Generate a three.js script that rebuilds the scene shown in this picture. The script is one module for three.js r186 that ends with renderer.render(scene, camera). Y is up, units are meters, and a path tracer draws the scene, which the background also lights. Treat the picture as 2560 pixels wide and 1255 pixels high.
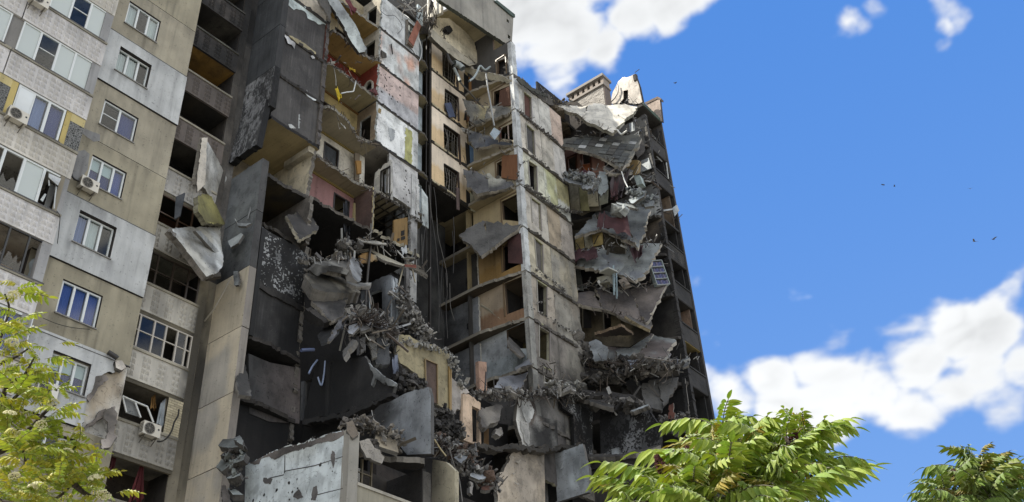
import * as THREE from 'three';
import { ConvexGeometry } from 'three/addons/geometries/ConvexGeometry.js';
import { mergeGeometries } from 'three/addons/utils/BufferGeometryUtils.js';

// ---------- camera, sky, sun, exposure ----------
const scene = new THREE.Scene();
const camera = new THREE.PerspectiveCamera(28.21, 1024 / 502, 0.1, 900);
camera.position.set(0, 1.6, 0);
camera.up.set(-0.42526, 0.81536, 0.39286);
camera.lookAt(65.1189, 1.6 + 57.7102, -49.2855);
const renderer = new THREE.WebGLRenderer({ antialias: true });
renderer.toneMapping = THREE.LinearToneMapping;
renderer.toneMappingExposure = 1.42;
renderer.shadowMap.enabled = true;
const SUN = new THREE.Vector3(-0.58, 0.72, -0.34).normalize();
const sun = new THREE.DirectionalLight(new THREE.Color(1, 0.94, 0.84), 5);
sun.name = 'sun';
sun.position.copy(SUN).multiplyScalar(150).add(new THREE.Vector3(25, 20, -20));
sun.target.position.set(25, 20, -20);
sun.castShadow = true;
Object.assign(sun.shadow.camera, { left: -70, right: 70, top: 70, bottom: -70, near: 1, far: 400 });
sun.shadow.mapSize.set(2048, 2048);
scene.add(sun, sun.target);

// ---------- noise ----------
function rng(seed) { let s = (seed * 2654435761) >>> 0 || 1; return () => { s ^= s << 13; s >>>= 0; s ^= s >>> 17; s ^= s << 5; s >>>= 0; return s / 4294967296; }; }
const TAB = new Float32Array(65536); { const r = rng(77); for (let i = 0; i < 65536; i++) TAB[i] = r(); }
const h2 = (x, y, s) => TAB[(Math.imul(x, 73856093) ^ Math.imul(y, 19349663) ^ Math.imul(s, 83492791)) >>> 3 & 65535];
const h3 = (x, y, z, s) => TAB[(Math.imul(x, 73856093) ^ Math.imul(y, 19349663) ^ Math.imul(z, 50331653) ^ Math.imul(s, 83492791)) >>> 3 & 65535];
const sm = (t) => t * t * (3 - 2 * t);
const mix = (a, b, t) => a + (b - a) * t;
const clamp = (v, a = 0, b = 1) => v < a ? a : v > b ? b : v;
const sstep = (a, b, v) => sm(clamp((v - a) / (b - a)));
function vn3(x, y, z, s = 0) {
  const i = Math.floor(x), j = Math.floor(y), k = Math.floor(z), u = sm(x - i), v = sm(y - j), w = sm(z - k);
  return mix(mix(mix(h3(i, j, k, s), h3(i + 1, j, k, s), u), mix(h3(i, j + 1, k, s), h3(i + 1, j + 1, k, s), u), v),
    mix(mix(h3(i, j, k + 1, s), h3(i + 1, j, k + 1, s), u), mix(h3(i, j + 1, k + 1, s), h3(i + 1, j + 1, k + 1, s), u), v), w);
}
function fbm3(x, y, z, o = 4, s = 0) { let a = 0, w = 0.5, t = 0; for (let i = 0; i < o; i++) { a += w * vn3(x, y, z, s + i); t += w; w *= 0.5; x = x * 2.03 + 1.7; y = y * 2.03 + 9.2; z = z * 2.03 + 3.1; } return a / t; }
function tn(x, y, px, py, s) { // tiling value noise
  const i = Math.floor(x), j = Math.floor(y), u = sm(x - i), v = sm(y - j), m = (a, p) => ((a % p) + p) % p;
  const a = m(i, px), b = m(i + 1, px), c = m(j, py), d = m(j + 1, py);
  return mix(mix(h2(a, c, s), h2(b, c, s), u), mix(h2(a, d, s), h2(b, d, s), u), v);
}
function tf(u, v, fx, fy, o, s, g = 0.5) { let a = 0, w = 1, t = 0; for (let i = 0; i < o; i++) { a += w * tn(u * fx, v * fy, fx, fy, s + i * 7); t += w; w *= g; fx *= 2; fy *= 2; } return a / t; }

// ---------- sky: blue air with broken white cloud ----------
{
  const W = 4096, H = W / 2, data = new Float32Array(W * H * 4);
  // the banks of cloud: direction, angular radius (rad), strength
  const banks = [[0.533,0.744,-0.403,0.076,1.000],[0.572,0.738,-0.359,0.060,1.000],[0.603,0.724,-0.335,0.036,1.000],[0.602,0.739,-0.303,0.044,1.000],[0.612,0.742,-0.273,0.036,0.950],[0.597,0.706,-0.380,0.032,0.850],[0.591,0.697,-0.406,0.024,0.700],[0.613,0.754,-0.236,0.044,0.900],[0.524,0.790,-0.318,0.104,1.000],[0.566,0.784,-0.255,0.064,1.000],[0.832,0.425,-0.356,0.038,0.900],[0.840,0.440,-0.318,0.034,1.000],[0.848,0.444,-0.288,0.030,0.950],[0.864,0.415,-0.285,0.044,1.000],[0.880,0.404,-0.248,0.044,1.000],[0.882,0.423,-0.209,0.038,0.950],[0.876,0.449,-0.173,0.030,1.000],[0.884,0.443,-0.148,0.034,1.000],[0.898,0.409,-0.163,0.040,1.000],[0.894,0.391,-0.219,0.048,1.000],[0.897,0.401,-0.187,0.044,1.000],[0.880,0.391,-0.271,0.040,0.950],[0.853,0.412,-0.322,0.044,1.000],[0.908,0.387,-0.159,0.044,0.950],[0.903,0.408,-0.134,0.036,0.900],[0.916,0.378,-0.137,0.028,0.750],[0.887,0.379,-0.265,0.028,0.800],[0.909,0.375,-0.181,0.024,0.600],[0.826,0.405,-0.391,0.032,0.750],[0.845,0.399,-0.355,0.032,0.800],[0.705,0.697,-0.129,0.024,0.520],[0.714,0.689,-0.123,0.016,0.500],[0.713,0.694,-0.102,0.018,0.480],[0.742,0.669,-0.042,0.024,0.490],[0.745,0.665,-0.055,0.016,0.460],[0.756,0.651,-0.067,0.014,0.400],[0.743,0.619,-0.255,0.132,-0.900],[0.799,0.583,-0.147,0.120,-0.900],[0.777,0.532,-0.335,0.080,-0.900],[0.780,0.620,-0.092,0.088,-0.900],[0.684,0.662,-0.307,0.064,-0.900],[0.720,0.667,-0.191,0.080,-0.900],[0.829,0.520,-0.204,0.080,-0.900],[0.918,0.324,-0.229,0.060,-0.900],[0.857,0.506,-0.098,0.080,-0.900],[0.931,0.324,-0.166,0.032,-0.600],[0.691,0.697,-0.191,0.060,-0.800],[0.745,0.661,-0.093,0.048,-0.800],[0.775,0.632,-0.019,0.048,-0.800]];
  const nb = banks.length;
  for (let j = 0; j < H; j++) {
    const el = ((j + 0.5) / H - 0.5) * Math.PI, sy = Math.sin(el), cy = Math.cos(el);
    for (let i = 0; i < W; i++) {
      const az = ((i + 0.5) / W - 0.5) * 2 * Math.PI, x = cy * Math.cos(az), z = cy * Math.sin(az), o = (j * W + i) * 4;
      let r, g, b;
      if ((i & 1 || j & 1) && i > 1 && j > 1 && (x * 0.651 + sy * 0.577 - z * 0.493 < 0.80)) { const p = ((j & ~1) * W + (i & ~1)) * 4; data[o] = data[p]; data[o + 1] = data[p + 1]; data[o + 2] = data[p + 2]; data[o + 3] = 1; continue; }
      if (sy < -0.03) { r = 0.16; g = 0.16; b = 0.15; }
      else {
        const up = Math.max(sy, 0), t = Math.pow(1 - up, 2.2);
        r = mix(0.056, 0.25, t); g = mix(0.185, 0.42, t); b = mix(0.53, 0.72, t);
        // broken cloud: banks over the block, and a field brightened to light the facade
        const wx = fbm3(x * 6 + 3, sy * 6, z * 6, 4, 21) - 0.5, wz = fbm3(x * 6 + 40, sy * 6 + 9, z * 6, 4, 31) - 0.5;
        const X = x + wx * 0.06, Y = sy + wz * 0.05, Z = z + (wx - wz) * 0.05;
        const f0 = (fbm3(X * 3.1 + 11, Y * 3.9, Z * 3.1 + 5, 3, 5) - 0.43) * 2.2;
        let near = 0, clear = 0;
        for (let q = 0; q < nb; q++) { const B = banks[q], dx = X - B[0], dy = Y - B[1], dz = Z - B[2], d = (dx * dx + dy * dy + dz * dz) / (B[3] * B[3]); if (d < 6) { if (B[4] < 0) clear = Math.max(clear, Math.min(1, 1.4 * Math.exp(-d))); else near = Math.max(near, B[4] * Math.exp(-d * 0.9)); } }
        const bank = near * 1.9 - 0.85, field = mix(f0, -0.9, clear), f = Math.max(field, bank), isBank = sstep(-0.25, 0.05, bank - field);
        const det = fbm3(X * 13, Y * 17, Z * 13, 7, 55), fine = det - 0.5, puff = fbm3(x * 34, sy * 44, z * 34, 4, 95) - 0.5;
        const q = f * 0.75 + fine * 2.3 + puff * 0.6, dens = sstep(-0.12, 0.36, q), core = clamp(q * 0.8);
        const big = fbm3(X * 9 + 5, Y * 12, Z * 9, 5, 91), bil = Math.abs(fbm3(X * 20, Y * 25, Z * 20, 4, 191) - 0.5) * 2;
        const lum = mix(1.5, 0.74, isBank) * (mix(0.86, 1.0, clamp(dens * 1.3 - 0.2)) - 0.26 * core * sstep(0.38, 0.66, big) - 0.16 * core * (1 - clamp(bil * 4)) );  // field clouds set brighter and warmer than the banks, as added light
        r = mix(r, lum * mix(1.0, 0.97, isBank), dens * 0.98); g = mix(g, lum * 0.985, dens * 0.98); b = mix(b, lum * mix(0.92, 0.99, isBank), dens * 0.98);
      }
      data[o] = r; data[o + 1] = g; data[o + 2] = b; data[o + 3] = 1;
    }
  }
  const sky = new THREE.DataTexture(data, W, H, THREE.RGBAFormat, THREE.FloatType);
  sky.mapping = THREE.EquirectangularReflectionMapping; sky.magFilter = sky.minFilter = THREE.LinearFilter; sky.colorSpace = THREE.LinearSRGBColorSpace; sky.needsUpdate = true;
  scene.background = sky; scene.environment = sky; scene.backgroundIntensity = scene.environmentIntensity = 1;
}

// ---------- textures (what surfaces are made of) ----------
function tex(n, f, bumpf) {
  const c = new Uint8Array(n * n * 4), h = bumpf ? new Uint8Array(n * n * 4) : null;
  for (let j = 0; j < n; j++) for (let i = 0; i < n; i++) {
    const o = (j * n + i) * 4, q = f(i / n, j / n);
    for (let k = 0; k < 3; k++) c[o + k] = 255 * Math.pow(clamp(Array.isArray(q) ? q[k] : q), 1 / 2.2);
    c[o + 3] = 255;
    if (h) { const b = 255 * clamp(bumpf(i / n, j / n)); h[o] = h[o + 1] = h[o + 2] = b; h[o + 3] = 255; }
  }
  const mk = (d, srgb) => { const t = new THREE.DataTexture(d, n, n, THREE.RGBAFormat); t.wrapS = t.wrapT = THREE.RepeatWrapping; t.magFilter = THREE.LinearFilter; t.minFilter = THREE.LinearMipmapLinearFilter; t.generateMipmaps = true; t.colorSpace = srgb ? THREE.SRGBColorSpace : THREE.NoColorSpace; t.needsUpdate = true; return t; };
  return [mk(c, true), h ? mk(h, false) : null];
}
const pits = (u, v, f, s, th) => { const p = tn(u * f, v * f, f, f, s) * 0.6 + tn(u * f * 2, v * f * 2, f * 2, f * 2, s + 3) * 0.4; return sstep(th, th + 0.06, p); };
const TX = {};
// bare concrete, 4 m
TX.concrete = tex(1024, (u, v) => { const a = tf(u, v, 5, 5, 8, 1, 0.62), st = tf(u, v, 40, 3, 4, 9), p = pits(u, v, 70, 15, 0.74), big = tf(u, v, 3, 3, 4, 61), cr = Math.abs(tf(u, v, 6, 6, 5, 81) - 0.5); return clamp(0.55 + (a - 0.5) * 1.2 + (st - 0.5) * 0.28 + (big - 0.5) * 0.5 - p * 0.22 + 0.26) * (cr < 0.006 ? 0.55 : 1); },
  (u, v) => 0.5 + (tf(u, v, 24, 24, 6, 3, 0.6) - 0.5) * 1.1 - pits(u, v, 70, 15, 0.74) * 0.35);
// painted render, 6 m
TX.plaster = tex(1024, (u, v) => { const a = tf(u, v, 4, 4, 8, 101, 0.6), st = tf(u, v, 60, 3, 4, 109), st2 = tf(u, v, 26, 2, 4, 119), p = pits(u, v, 90, 115, 0.78); return 0.82 + (a - 0.5) * 0.55 + (st - 0.5) * 0.16 - sstep(0.58, 0.8, st2) * 0.16 - p * 0.25; },
  (u, v) => 0.5 + (tf(u, v, 60, 60, 5, 103, 0.65) - 0.5) * 0.9);
// scuffed interior wall with vertical wash marks and scratches, 4 m
TX.wash = tex(1024, (u, v) => { const w = (tf(u, v, 4, 4, 4, 207) - 0.5) * 0.06, st = tf(u + w, v, 22, 3, 6, 201, 0.6), a = tf(u, v, 5, 5, 8, 215, 0.62), b = tf(u + w, v + w, 9, 7, 5, 217), p = pits(u, v, 60, 225, 0.78), sc = sstep(0.72, 0.76, tf(u + w, v - w, 60, 14, 3, 233)), cr = Math.abs(tf(u, v, 5, 6, 5, 281) - 0.5); return clamp(0.88 + (a - 0.5) * 1.0 + (st - 0.5) * 0.26 - sstep(0.56, 0.7, b) * 0.2 - p * 0.4 - sc * 0.12) * (cr < 0.005 ? 0.6 : 1); },
  (u, v) => 0.5 + (tf(u, v, 30, 30, 6, 219, 0.6) - 0.5) * 0.8 - pits(u, v, 60, 225, 0.78) * 0.4);
// soot on a wall, with paler runs and fine scuffs, 4 m (multiplies a dark grey)
TX.soot = tex(1024, (u, v) => { const st = tf(u, v, 50, 2, 5, 301, 0.6), a = tf(u, v, 5, 5, 7, 305, 0.6), sp = sstep(0.76, 0.82, tf(u, v, 130, 130, 3, 311)) * sstep(0.45, 0.65, tf(u, v, 4, 4, 4, 321)), run = sstep(0.70, 0.82, tf(u, v, 90, 3, 3, 331)) * sstep(0.5, 0.7, tf(u, v, 3, 5, 3, 341)); return clamp(0.30 + (a - 0.5) * 0.42 + (st - 0.5) * 0.26 + sp * 0.65 + run * 0.25); },
  (u, v) => 0.5 + (tf(u, v, 40, 40, 5, 303, 0.6) - 0.5) * 0.8);
// burnt paint that has flaked off in white patches, 4 m
const flakeAt = (u, v, k) => { const n = tf(u, v, 58, 52, 4, 401, 0.55), m = tf(u, v, 3, 3, 4, 409), m2 = tf(u, v, 10, 8, 4, 415); return sstep(0, 0.03, n * 0.55 + m * 0.30 + m2 * 0.35 - k); };
TX.flake = tex(1024, (u, v) => { const f = flakeAt(u, v, 0.70), g = tf(u, v, 40, 40, 4, 421), s = tf(u, v, 5, 5, 6, 431); const d = 0.022 + s * 0.03, w = 0.45 + g * 0.3; return [mix(d, w * 0.98, f), mix(d * 0.97, w * 1.0, f), mix(d * 0.95, w * 0.99, f)]; }, (u, v) => 0.55 - 0.3 * flakeAt(u, v, 0.70) + (tf(u, v, 50, 50, 4, 441) - 0.5) * 0.3);
TX.flakeheavy = tex(1024, (u, v) => { const f = flakeAt(u, v, 0.62), g = tf(u, v, 40, 40, 4, 421), s = tf(u, v, 5, 5, 6, 431); const d = 0.025 + s * 0.04, w = 0.34 + g * 0.3; return [mix(d, w * 0.98, f), mix(d * 0.97, w * 1.0, f), mix(d * 0.95, w * 1.01, f)]; }, (u, v) => 0.55 - 0.3 * flakeAt(u, v, 0.62) + (tf(u, v, 50, 50, 4, 441) - 0.5) * 0.3);
// burnt paint hanging on in grey scabs over black, streaked by the fire hoses
const peelAt = (u, v) => { const w = (tf(u, v, 4, 4, 4, 461) - 0.5) * 0.25, a = tf(u + w * 0.3, v, 26, 11, 6, 463, 0.65), b = tf(u, v, 4, 3, 5, 467), c = tf(u, v, 90, 40, 3, 471); return sstep(-0.04, 0.10, a * 0.5 + b * 0.35 + c * 0.25 - 0.555); };
TX.peel = tex(1024, (u, v) => { const f = peelAt(u, v), g = tf(u, v, 30, 30, 5, 473), s = tf(u, v, 6, 6, 6, 477), d = 0.025 + s * 0.05, w = 0.16 + g * 0.26; return [mix(d, w, f), mix(d, w * 1.01, f), mix(d, w * 1.01, f)]; }, (u, v) => 0.4 + 0.3 * peelAt(u, v) + (tf(u, v, 50, 50, 4, 479) - 0.5) * 0.3);
TX.wood = tex(512, (u, v) => { const g = tf(u + tf(u, v, 2, 2, 3, 503) * 0.06, v, 60, 2, 4, 501); return 0.55 + g * 0.55 - sstep(0.7, 0.76, tf(u, v, 30, 2, 2, 511)) * 0.3; }, (u, v) => tf(u, v, 60, 2, 4, 501));
TX.cloth = tex(512, (u, v) => 0.7 + 0.25 * tf(u, v, 8, 8, 5, 601) + 0.1 * (((u * 128 | 0) + (v * 128 | 0)) % 2), (u, v) => 0.5 + 0.3 * (((u * 128 | 0) + (v * 128 | 0)) % 2));
TX.bark = tex(512, (u, v) => 0.6 + (tf(u, v, 24, 6, 5, 701) - 0.5) * 0.9, (u, v) => tf(u, v, 30, 8, 5, 705));
TX.leaf = tex(256, (u, v) => 0.86 + (tf(u, v, 10, 10, 4, 801) - 0.5) * 0.35 + 0.06 * Math.cos(v * Math.PI * 2 * 14 + Math.abs(u - 0.5) * 40), null);
TX.mosaic = (() => { const pts = []; const r = rng(5); for (let i = 0; i < 14; i++) for (let j = 0; j < 14; j++) pts.push([(i + r()) / 14, (j + r()) / 14, r()]); return tex(256, (u, v) => { let d1 = 9, d2 = 9, s = 0; for (const p of pts) { let dx = Math.abs(u - p[0]), dy = Math.abs(v - p[1]); dx = Math.min(dx, 1 - dx); dy = Math.min(dy, 1 - dy); const d = dx * dx + dy * dy; if (d < d1) { d2 = d1; d1 = d; s = p[2]; } else if (d < d2) d2 = d; } return Math.sqrt(d2) - Math.sqrt(d1) < 0.012 ? 0.62 : 0.10 + s * 0.28; }, (u, v) => 0.5); })();
const TS = { concrete: 4, plaster: 6, wash: 4, soot: 4, flake: 4, flakeheavy: 4, peel: 4, wood: 1.2, cloth: 1, bark: 0.6, leaf: 1, mosaic: 1.3 };

// ---------- materials ----------
const MT = {};
function mat(kind) {
  if (MT[kind]) return MT[kind];
  const t = TX[kind], bs = { concrete: 0.014, plaster: 0.006, wash: 0.01, soot: 0.008, flake: 0.01, flakeheavy: 0.01, peel: 0.012, wood: 0.004, cloth: 0.003, bark: 0.01, mosaic: 0.02 }[kind];
  const m = new THREE.MeshStandardMaterial({ name: kind, vertexColors: true, roughness: kind === 'soot' ? 0.8 : 0.92, map: t[0], side: THREE.DoubleSide });
  if (t[1]) { m.bumpMap = t[1]; m.bumpScale = bs; }
  return MT[kind] = m;
}
const plain = (name, o) => MT[name] || (MT[name] = new THREE.MeshStandardMaterial({ name, side: THREE.DoubleSide, roughness: 0.7, ...o }));
const glassM = new THREE.MeshPhysicalMaterial({ name: 'glass', color: 0xe8f0f0, roughness: 0.03, transmission: 1, thickness: 0, ior: 1.5, side: THREE.DoubleSide });
const steel = plain('steel', { color: 0x26221f, roughness: 0.6, metalness: 0.4 });
const pvc = plain('pvc', { color: 0xcfd2cf, roughness: 0.4 });
const lin = (hex) => { const c = new THREE.Color(hex); return [c.r, c.g, c.b]; };

// ---------- things, parts, names ----------
const used = {};
function topname(n) { if (!(n in used)) { used[n] = 0; return n; } used[n]++; return n + '_' + String(used[n]).padStart(3, '0'); }
function tag(o, label, category, group, kind) { o.userData.label = label; if (category) o.userData.category = category; if (group) o.userData.group = group; if (kind) o.userData.kind = kind; return o; }
function thing(name, label, category, group) { const g = new THREE.Group(); g.name = topname(name); scene.add(g); return tag(g, label, category, group); }
function mesh(name, geo, m, parent) { const o = new THREE.Mesh(geo, m); o.name = parent === scene ? topname(name) : name; o.castShadow = o.receiveShadow = true; parent.add(o); return o; }
function lone(name, geo, m, label, category, group, kind) { return tag(mesh(name, geo, m, scene), label, category, group, kind); }

// ---------- plates: walls, slabs and broken pieces, cut from an outline and given thickness ----------
const V = (a) => new THREE.Vector3(...a);
let seedNo = 1;
const SOOT = [0.017, 0.0165, 0.016];
// where the fires burned: centre, reach, strength of the soot that settled there
const FIRES = [[22.5, 20.5, -27, 6.5, 0.8], [24, 14.5, -25, 4, 0.3], [41.5, 21, -24.5, 7.5, 0.75], [36, 18.5, -24.5, 5, 0.35], [45, 33, -21.8, 8, 0.55], [45, 23, -21.8, 7, 0.6], [19.5, 37.5, -29, 3.6, 0.5], [18.5, 38.5, -29, 5, 0.34], [31.5, 29, -30, 3.8, 0.5], [34.6, 21.5, -25, 4, 0.42], [42.5, 37, -24, 3.5, 0.25], [28, 21.5, -26, 3, 0.25], [21.3, 38, -28.2, 2.5, 0.35]];
function charred(x, y, z) { let s = 0; for (const f of FIRES) { const d = ((x - f[0]) ** 2 + (y - f[1]) ** 2 * 0.8 + (z - f[2]) ** 2) / (f[3] * f[3]); if (d < 4) s = Math.max(s, f[4] * Math.exp(-d * 0.9)); } if (s < 0.03) return 0; const n = fbm3(x * 0.9 + 5, y * 0.45, z * 0.9, 4, 77); return clamp(s * (0.45 + 1.25 * sstep(0.36, 0.62, n)), 0, 0.92); }
function colourer(o, ext) {
  const G = o.g ?? ({ wash: 1.75, concrete: 1.5, plaster: 1.0, soot: 1.25 }[o.m || 'concrete'] || 1), gain = (q) => q.map((v) => Math.min(0.86, v * G));
  const c = gain(typeof o.c === 'number' ? lin(o.c) : o.c || [0.4, 0.39, 0.37]), s = o.soot || 0, sn = o.sn ?? (s > 0 ? 0.55 : 0), dk = o.dk || SOOT, c2 = o.c2 != null ? gain(typeof o.c2 === 'number' ? lin(o.c2) : o.c2) : null;
  const sd = seedNo * 3.7, va = o.va ?? 0.16;
  return (x, y, z, a, b) => {
    const n = fbm3(x * 0.7 + sd, y * 0.7, z * 0.7, 3, 3), n2 = fbm3(x * 2.2 + sd, y * 2.2, z * 2.2, 2, 13);
    let q = c;
    if (c2) { let t; if (o.c2y != null) t = (b < o.c2y ? 1 : 0); else if (o.c2x != null) t = (a > o.c2x ? 1 : 0); else t = sstep(0.44, 0.58, fbm3(x * 0.9 + sd, y * 0.5, z * 0.9, 3, 43) + (o.c2b || 0)); q = [mix(c[0], c2[0], t), mix(c[1], c2[1], t), mix(c[2], c2[2], t)]; }
    const m = 1 + (n - 0.5) * 2 * va + (n2 - 0.5) * va;
    let ss = s;
    let st = 0; if (o.stain) for (const S of o.stain) if (b < S[2] && a > S[0] - 0.1 && a < S[1] + 0.1) { const e = (S[2] - b) / S[3]; if (e < 1) st = Math.max(st, S[4] * (1 - e) * sstep(0.30, 0.62, fbm3(a * 5 + sd, b * 0.7, sd, 3, 17)) * sstep(S[0] - 0.1, S[0] + 0.05, a) * (1 - sstep(S[1] - 0.05, S[1] + 0.1, a))); }
    if (!o.clean && !o.noChar && x > 15.95) ss += (1 - ss) * charred(x, y, z);
    if (o.sv) ss += mix(o.sv[0], o.sv[1], clamp((b - ext[1]) / (ext[3] - ext[1])));
    if (o.su) ss += mix(o.su[0], o.su[1], clamp((a - ext[0]) / (ext[2] - ext[0])));
    ss = clamp(ss + (n * 0.6 + n2 * 0.4 - 0.5) * 1.6 * (sn || ((o.sv || o.su) ? 0.55 : 0)), 0, 0.98);
    if (st) q = q.map((v) => v * (1 - st));
    return [mix(q[0] * m, dk[0], ss), mix(q[1] * m, dk[1], ss), mix(q[2] * m, dk[2], ss)];
  };
}
function roughen(pts, o, sd) { // edges that broke: straight facets between scattered corners, some bitten deep
  const out = [], n = pts.length, amp = o.amp ?? 0.07, all = o.torn === true, r = rng((sd * 1000) | 0);
  for (let i = 0; i < n; i++) {
    const a = pts[i], b = pts[(i + 1) % n], is = all || (Array.isArray(o.torn) && o.torn.includes(i));
    out.push(a);
    if (!is) continue;
    const dx = b[0] - a[0], dy = b[1] - a[1], L = Math.hypot(dx, dy), st = o.step ?? 0.11; let s = st * (0.4 + r()), d = 0;
    while (s < L - st * 0.4) { const w = Math.min(1, Math.min(s, L - s) / 0.25); d = r() < 0.45 ? d * 0.7 : (r() - 0.5) * 2.2 * amp * (r() < 0.15 ? 1.8 : 1); const t = s / L; out.push([a[0] + dx * t - dy / L * d * w, a[1] + dy * t + dx / L * d * w]); s += st * (0.35 + 1.9 * r() * r()); }
  }
  return out;
}
function refine(P, T, seg) { // split long edges until every edge is shorter than seg
  for (let it = 0; it < 7; it++) {
    const mid = new Map(), key = (a, b) => a < b ? a * 1e6 + b : b * 1e6 + a; let any = false;
    const m = (a, b) => { const x = P[a], y = P[b]; if (Math.hypot(x[0] - y[0], x[1] - y[1]) <= seg) return -1; const k = key(a, b); let q = mid.get(k); if (q === undefined) { q = P.length; P.push([(x[0] + y[0]) / 2, (x[1] + y[1]) / 2]); mid.set(k, q); } return q; };
    const N = [];
    for (const [a, b, c] of T) {
      const ab = m(a, b), bc = m(b, c), ca = m(c, a), k = (ab >= 0) + (bc >= 0) + (ca >= 0);
      if (!k) { N.push([a, b, c]); continue; }
      any = true;
      if (k === 3) N.push([a, ab, ca], [ab, b, bc], [ca, bc, c], [ab, bc, ca]);
      else if (k === 1) { if (ab >= 0) N.push([a, ab, c], [ab, b, c]); else if (bc >= 0) N.push([a, b, bc], [a, bc, c]); else N.push([a, b, ca], [b, c, ca]); }
      else { if (ab < 0) N.push([a, b, bc], [a, bc, ca], [ca, bc, c]); else if (bc < 0) N.push([b, c, ca], [b, ca, ab], [ab, ca, a]); else N.push([c, a, ab], [c, ab, bc], [bc, ab, b]); }
    }
    T = N; if (!any) break;
  }
  return T;
}
// frame: {o,u,v,n} with n the face that is seen; thickness runs to the other side
function plateGeo(fr, pts0, t, o = {}) {
  seedNo++;
  const sd = seedNo * 1.37, kind = o.m || 'concrete', L = TS[kind] || 4, uo = h2(seedNo, 3, 1), vo = h2(seedNo, 7, 2);
  let pts = o.torn ? roughen(pts0, o, sd) : pts0.map((p) => [...p]);
  let holes = (o.holes || []).map((h) => (o.tornHoles ? roughen(h, { torn: true, amp: o.tornHoles }, sd + 3) : h));
  { const xs = pts.map((p) => p[0]), ys = pts.map((p) => p[1]), e = 0.035 + (o.torn ? (o.amp ?? 0.07) : 0), lo = [Math.min(...xs) + e, Math.min(...ys) + e], hi = [Math.max(...xs) - e, Math.max(...ys) - e]; if (pts0.length === 4) holes = holes.map((h) => h.map((p) => [clamp(p[0], lo[0], hi[0]), clamp(p[1], lo[1], hi[1])])); }
  const area = (p) => { let s = 0; for (let i = 0; i < p.length; i++) { const q = p[(i + 1) % p.length]; s += p[i][0] * q[1] - q[0] * p[i][1]; } return s / 2; };
  if (area(pts) < 0) pts = pts.slice().reverse();
  holes = holes.map((h) => (area(h) > 0 ? h.slice().reverse() : h));
  const v2 = (p) => p.map((q) => new THREE.Vector2(q[0], q[1]));
  const tri0 = THREE.ShapeUtils.triangulateShape(v2(pts), holes.map(v2));
  const P = [...pts, ...holes.flat()].map((p) => [p[0], p[1]]), np = P.length;
  const xs = P.map((p) => p[0]), ys = P.map((p) => p[1]), ext = [Math.min(...xs), Math.min(...ys), Math.max(...xs), Math.max(...ys)];
  const T = refine(P, tri0.map((q) => [...q]), o.seg ?? 0.4);
  const { o: O, u: U, v: W, n: N } = fr;
  const rot = (U[1] * W[2] - U[2] * W[1]) * N[0] + (U[2] * W[0] - U[0] * W[2]) * N[1] + (U[0] * W[1] - U[1] * W[0]) * N[2] < 0;
  const pos = [], uv = [], col = [], cf = colourer(o, ext), bu = o.bump ?? 0.008;
  const wv = o.warp || 0;
  const at = (a, b, d) => [O[0] + U[0] * a + W[0] * b + N[0] * d, O[1] + U[1] * a + W[1] * b + N[1] * d, O[2] + U[2] * a + W[2] * b + N[2] * d];
  const disp = (a, b) => (bu ? (fbm3(a * 1.6 + sd, b * 1.6, sd, 2, 5) - 0.5) * 2 * bu : 0) + (wv ? (fbm3(a * 0.55 + sd, b * 0.55, sd, 2, 6) - 0.5) * 2 * wv : 0);
  const F = P.map((p) => at(p[0], p[1], disp(p[0], p[1]))), FC = P.map((p, i) => cf(...F[i], p[0], p[1]));
  const push = (q, c, a, b) => { pos.push(...q); col.push(...c); uv.push(a / L + uo, b / L + vo); };
  for (const [a, b, c] of T) for (const i of rot ? [a, c, b] : [a, b, c]) push(F[i], FC[i], P[i][0], P[i][1]);
  const bc = o.back ? (typeof o.back === 'number' ? lin(o.back) : o.back) : null;
  for (const [a, b, c] of tri0) for (const i of rot ? [a, b, c] : [a, c, b]) { const q = at(P[i][0], P[i][1], disp(P[i][0], P[i][1]) - t); push(q, bc || FC[i], P[i][0], P[i][1]); }
  const rc = o.rim != null ? (typeof o.rim === 'number' ? lin(o.rim) : o.rim) : null;
  let base = 0, run = 0;
  for (const ring of [pts, ...holes]) {
    const n = ring.length;
    for (let i = 0; i < n; i++) {
      const ia = base + i, ib = base + (i + 1) % n, a = P[ia], b = P[ib], len = Math.hypot(a[0] - b[0], a[1] - b[1]);
      const e = (i0, p) => at(p[0] + (o.torn ? (fbm3(p[0] * 2.5, p[1] * 2.5, sd, 2, 5) - 0.5) * 0.09 : 0), p[1] + (o.torn ? (fbm3(p[0] * 2.5, p[1] * 2.5, sd + 7, 2, 9) - 0.5) * 0.09 : 0), -t * 0.5);
      const A = F[ia], B = F[ib], C = at(b[0], b[1], disp(b[0], b[1]) - t), D = at(a[0], a[1], disp(a[0], a[1]) - t);
      const kA = 0.72 + 0.5 * fbm3(a[0] * 3, a[1] * 3, sd, 2, 9), ca = rc ? rc.map((q) => q * kA) : FC[ia];
      const quad = (p, q, r, s, y0, y1) => { const seq = rot ? [[p, run, y0], [r, run + len, y1], [q, run + len, y0], [p, run, y0], [s, run, y1], [r, run + len, y1]] : [[p, run, y0], [q, run + len, y0], [r, run + len, y1], [p, run, y0], [r, run + len, y1], [s, run, y1]]; for (const [w, uu, vv] of seq) push(w, ca, vv, uu); };
      if (o.torn && t > 0.06) { const M1 = e(ia, a), M2 = e(ib, b); quad(B, A, M1, M2, 0, t / 2); quad(M2, M1, D, C, t / 2, t); } else quad(B, A, D, C, 0, t);
      run += len;
    }
    base += n;
  }
  const g = new THREE.BufferGeometry();
  g.setAttribute('position', new THREE.Float32BufferAttribute(pos, 3));
  g.setAttribute('uv', new THREE.Float32BufferAttribute(uv, 2));
  g.setAttribute('color', new THREE.Float32BufferAttribute(col, 3));
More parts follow.
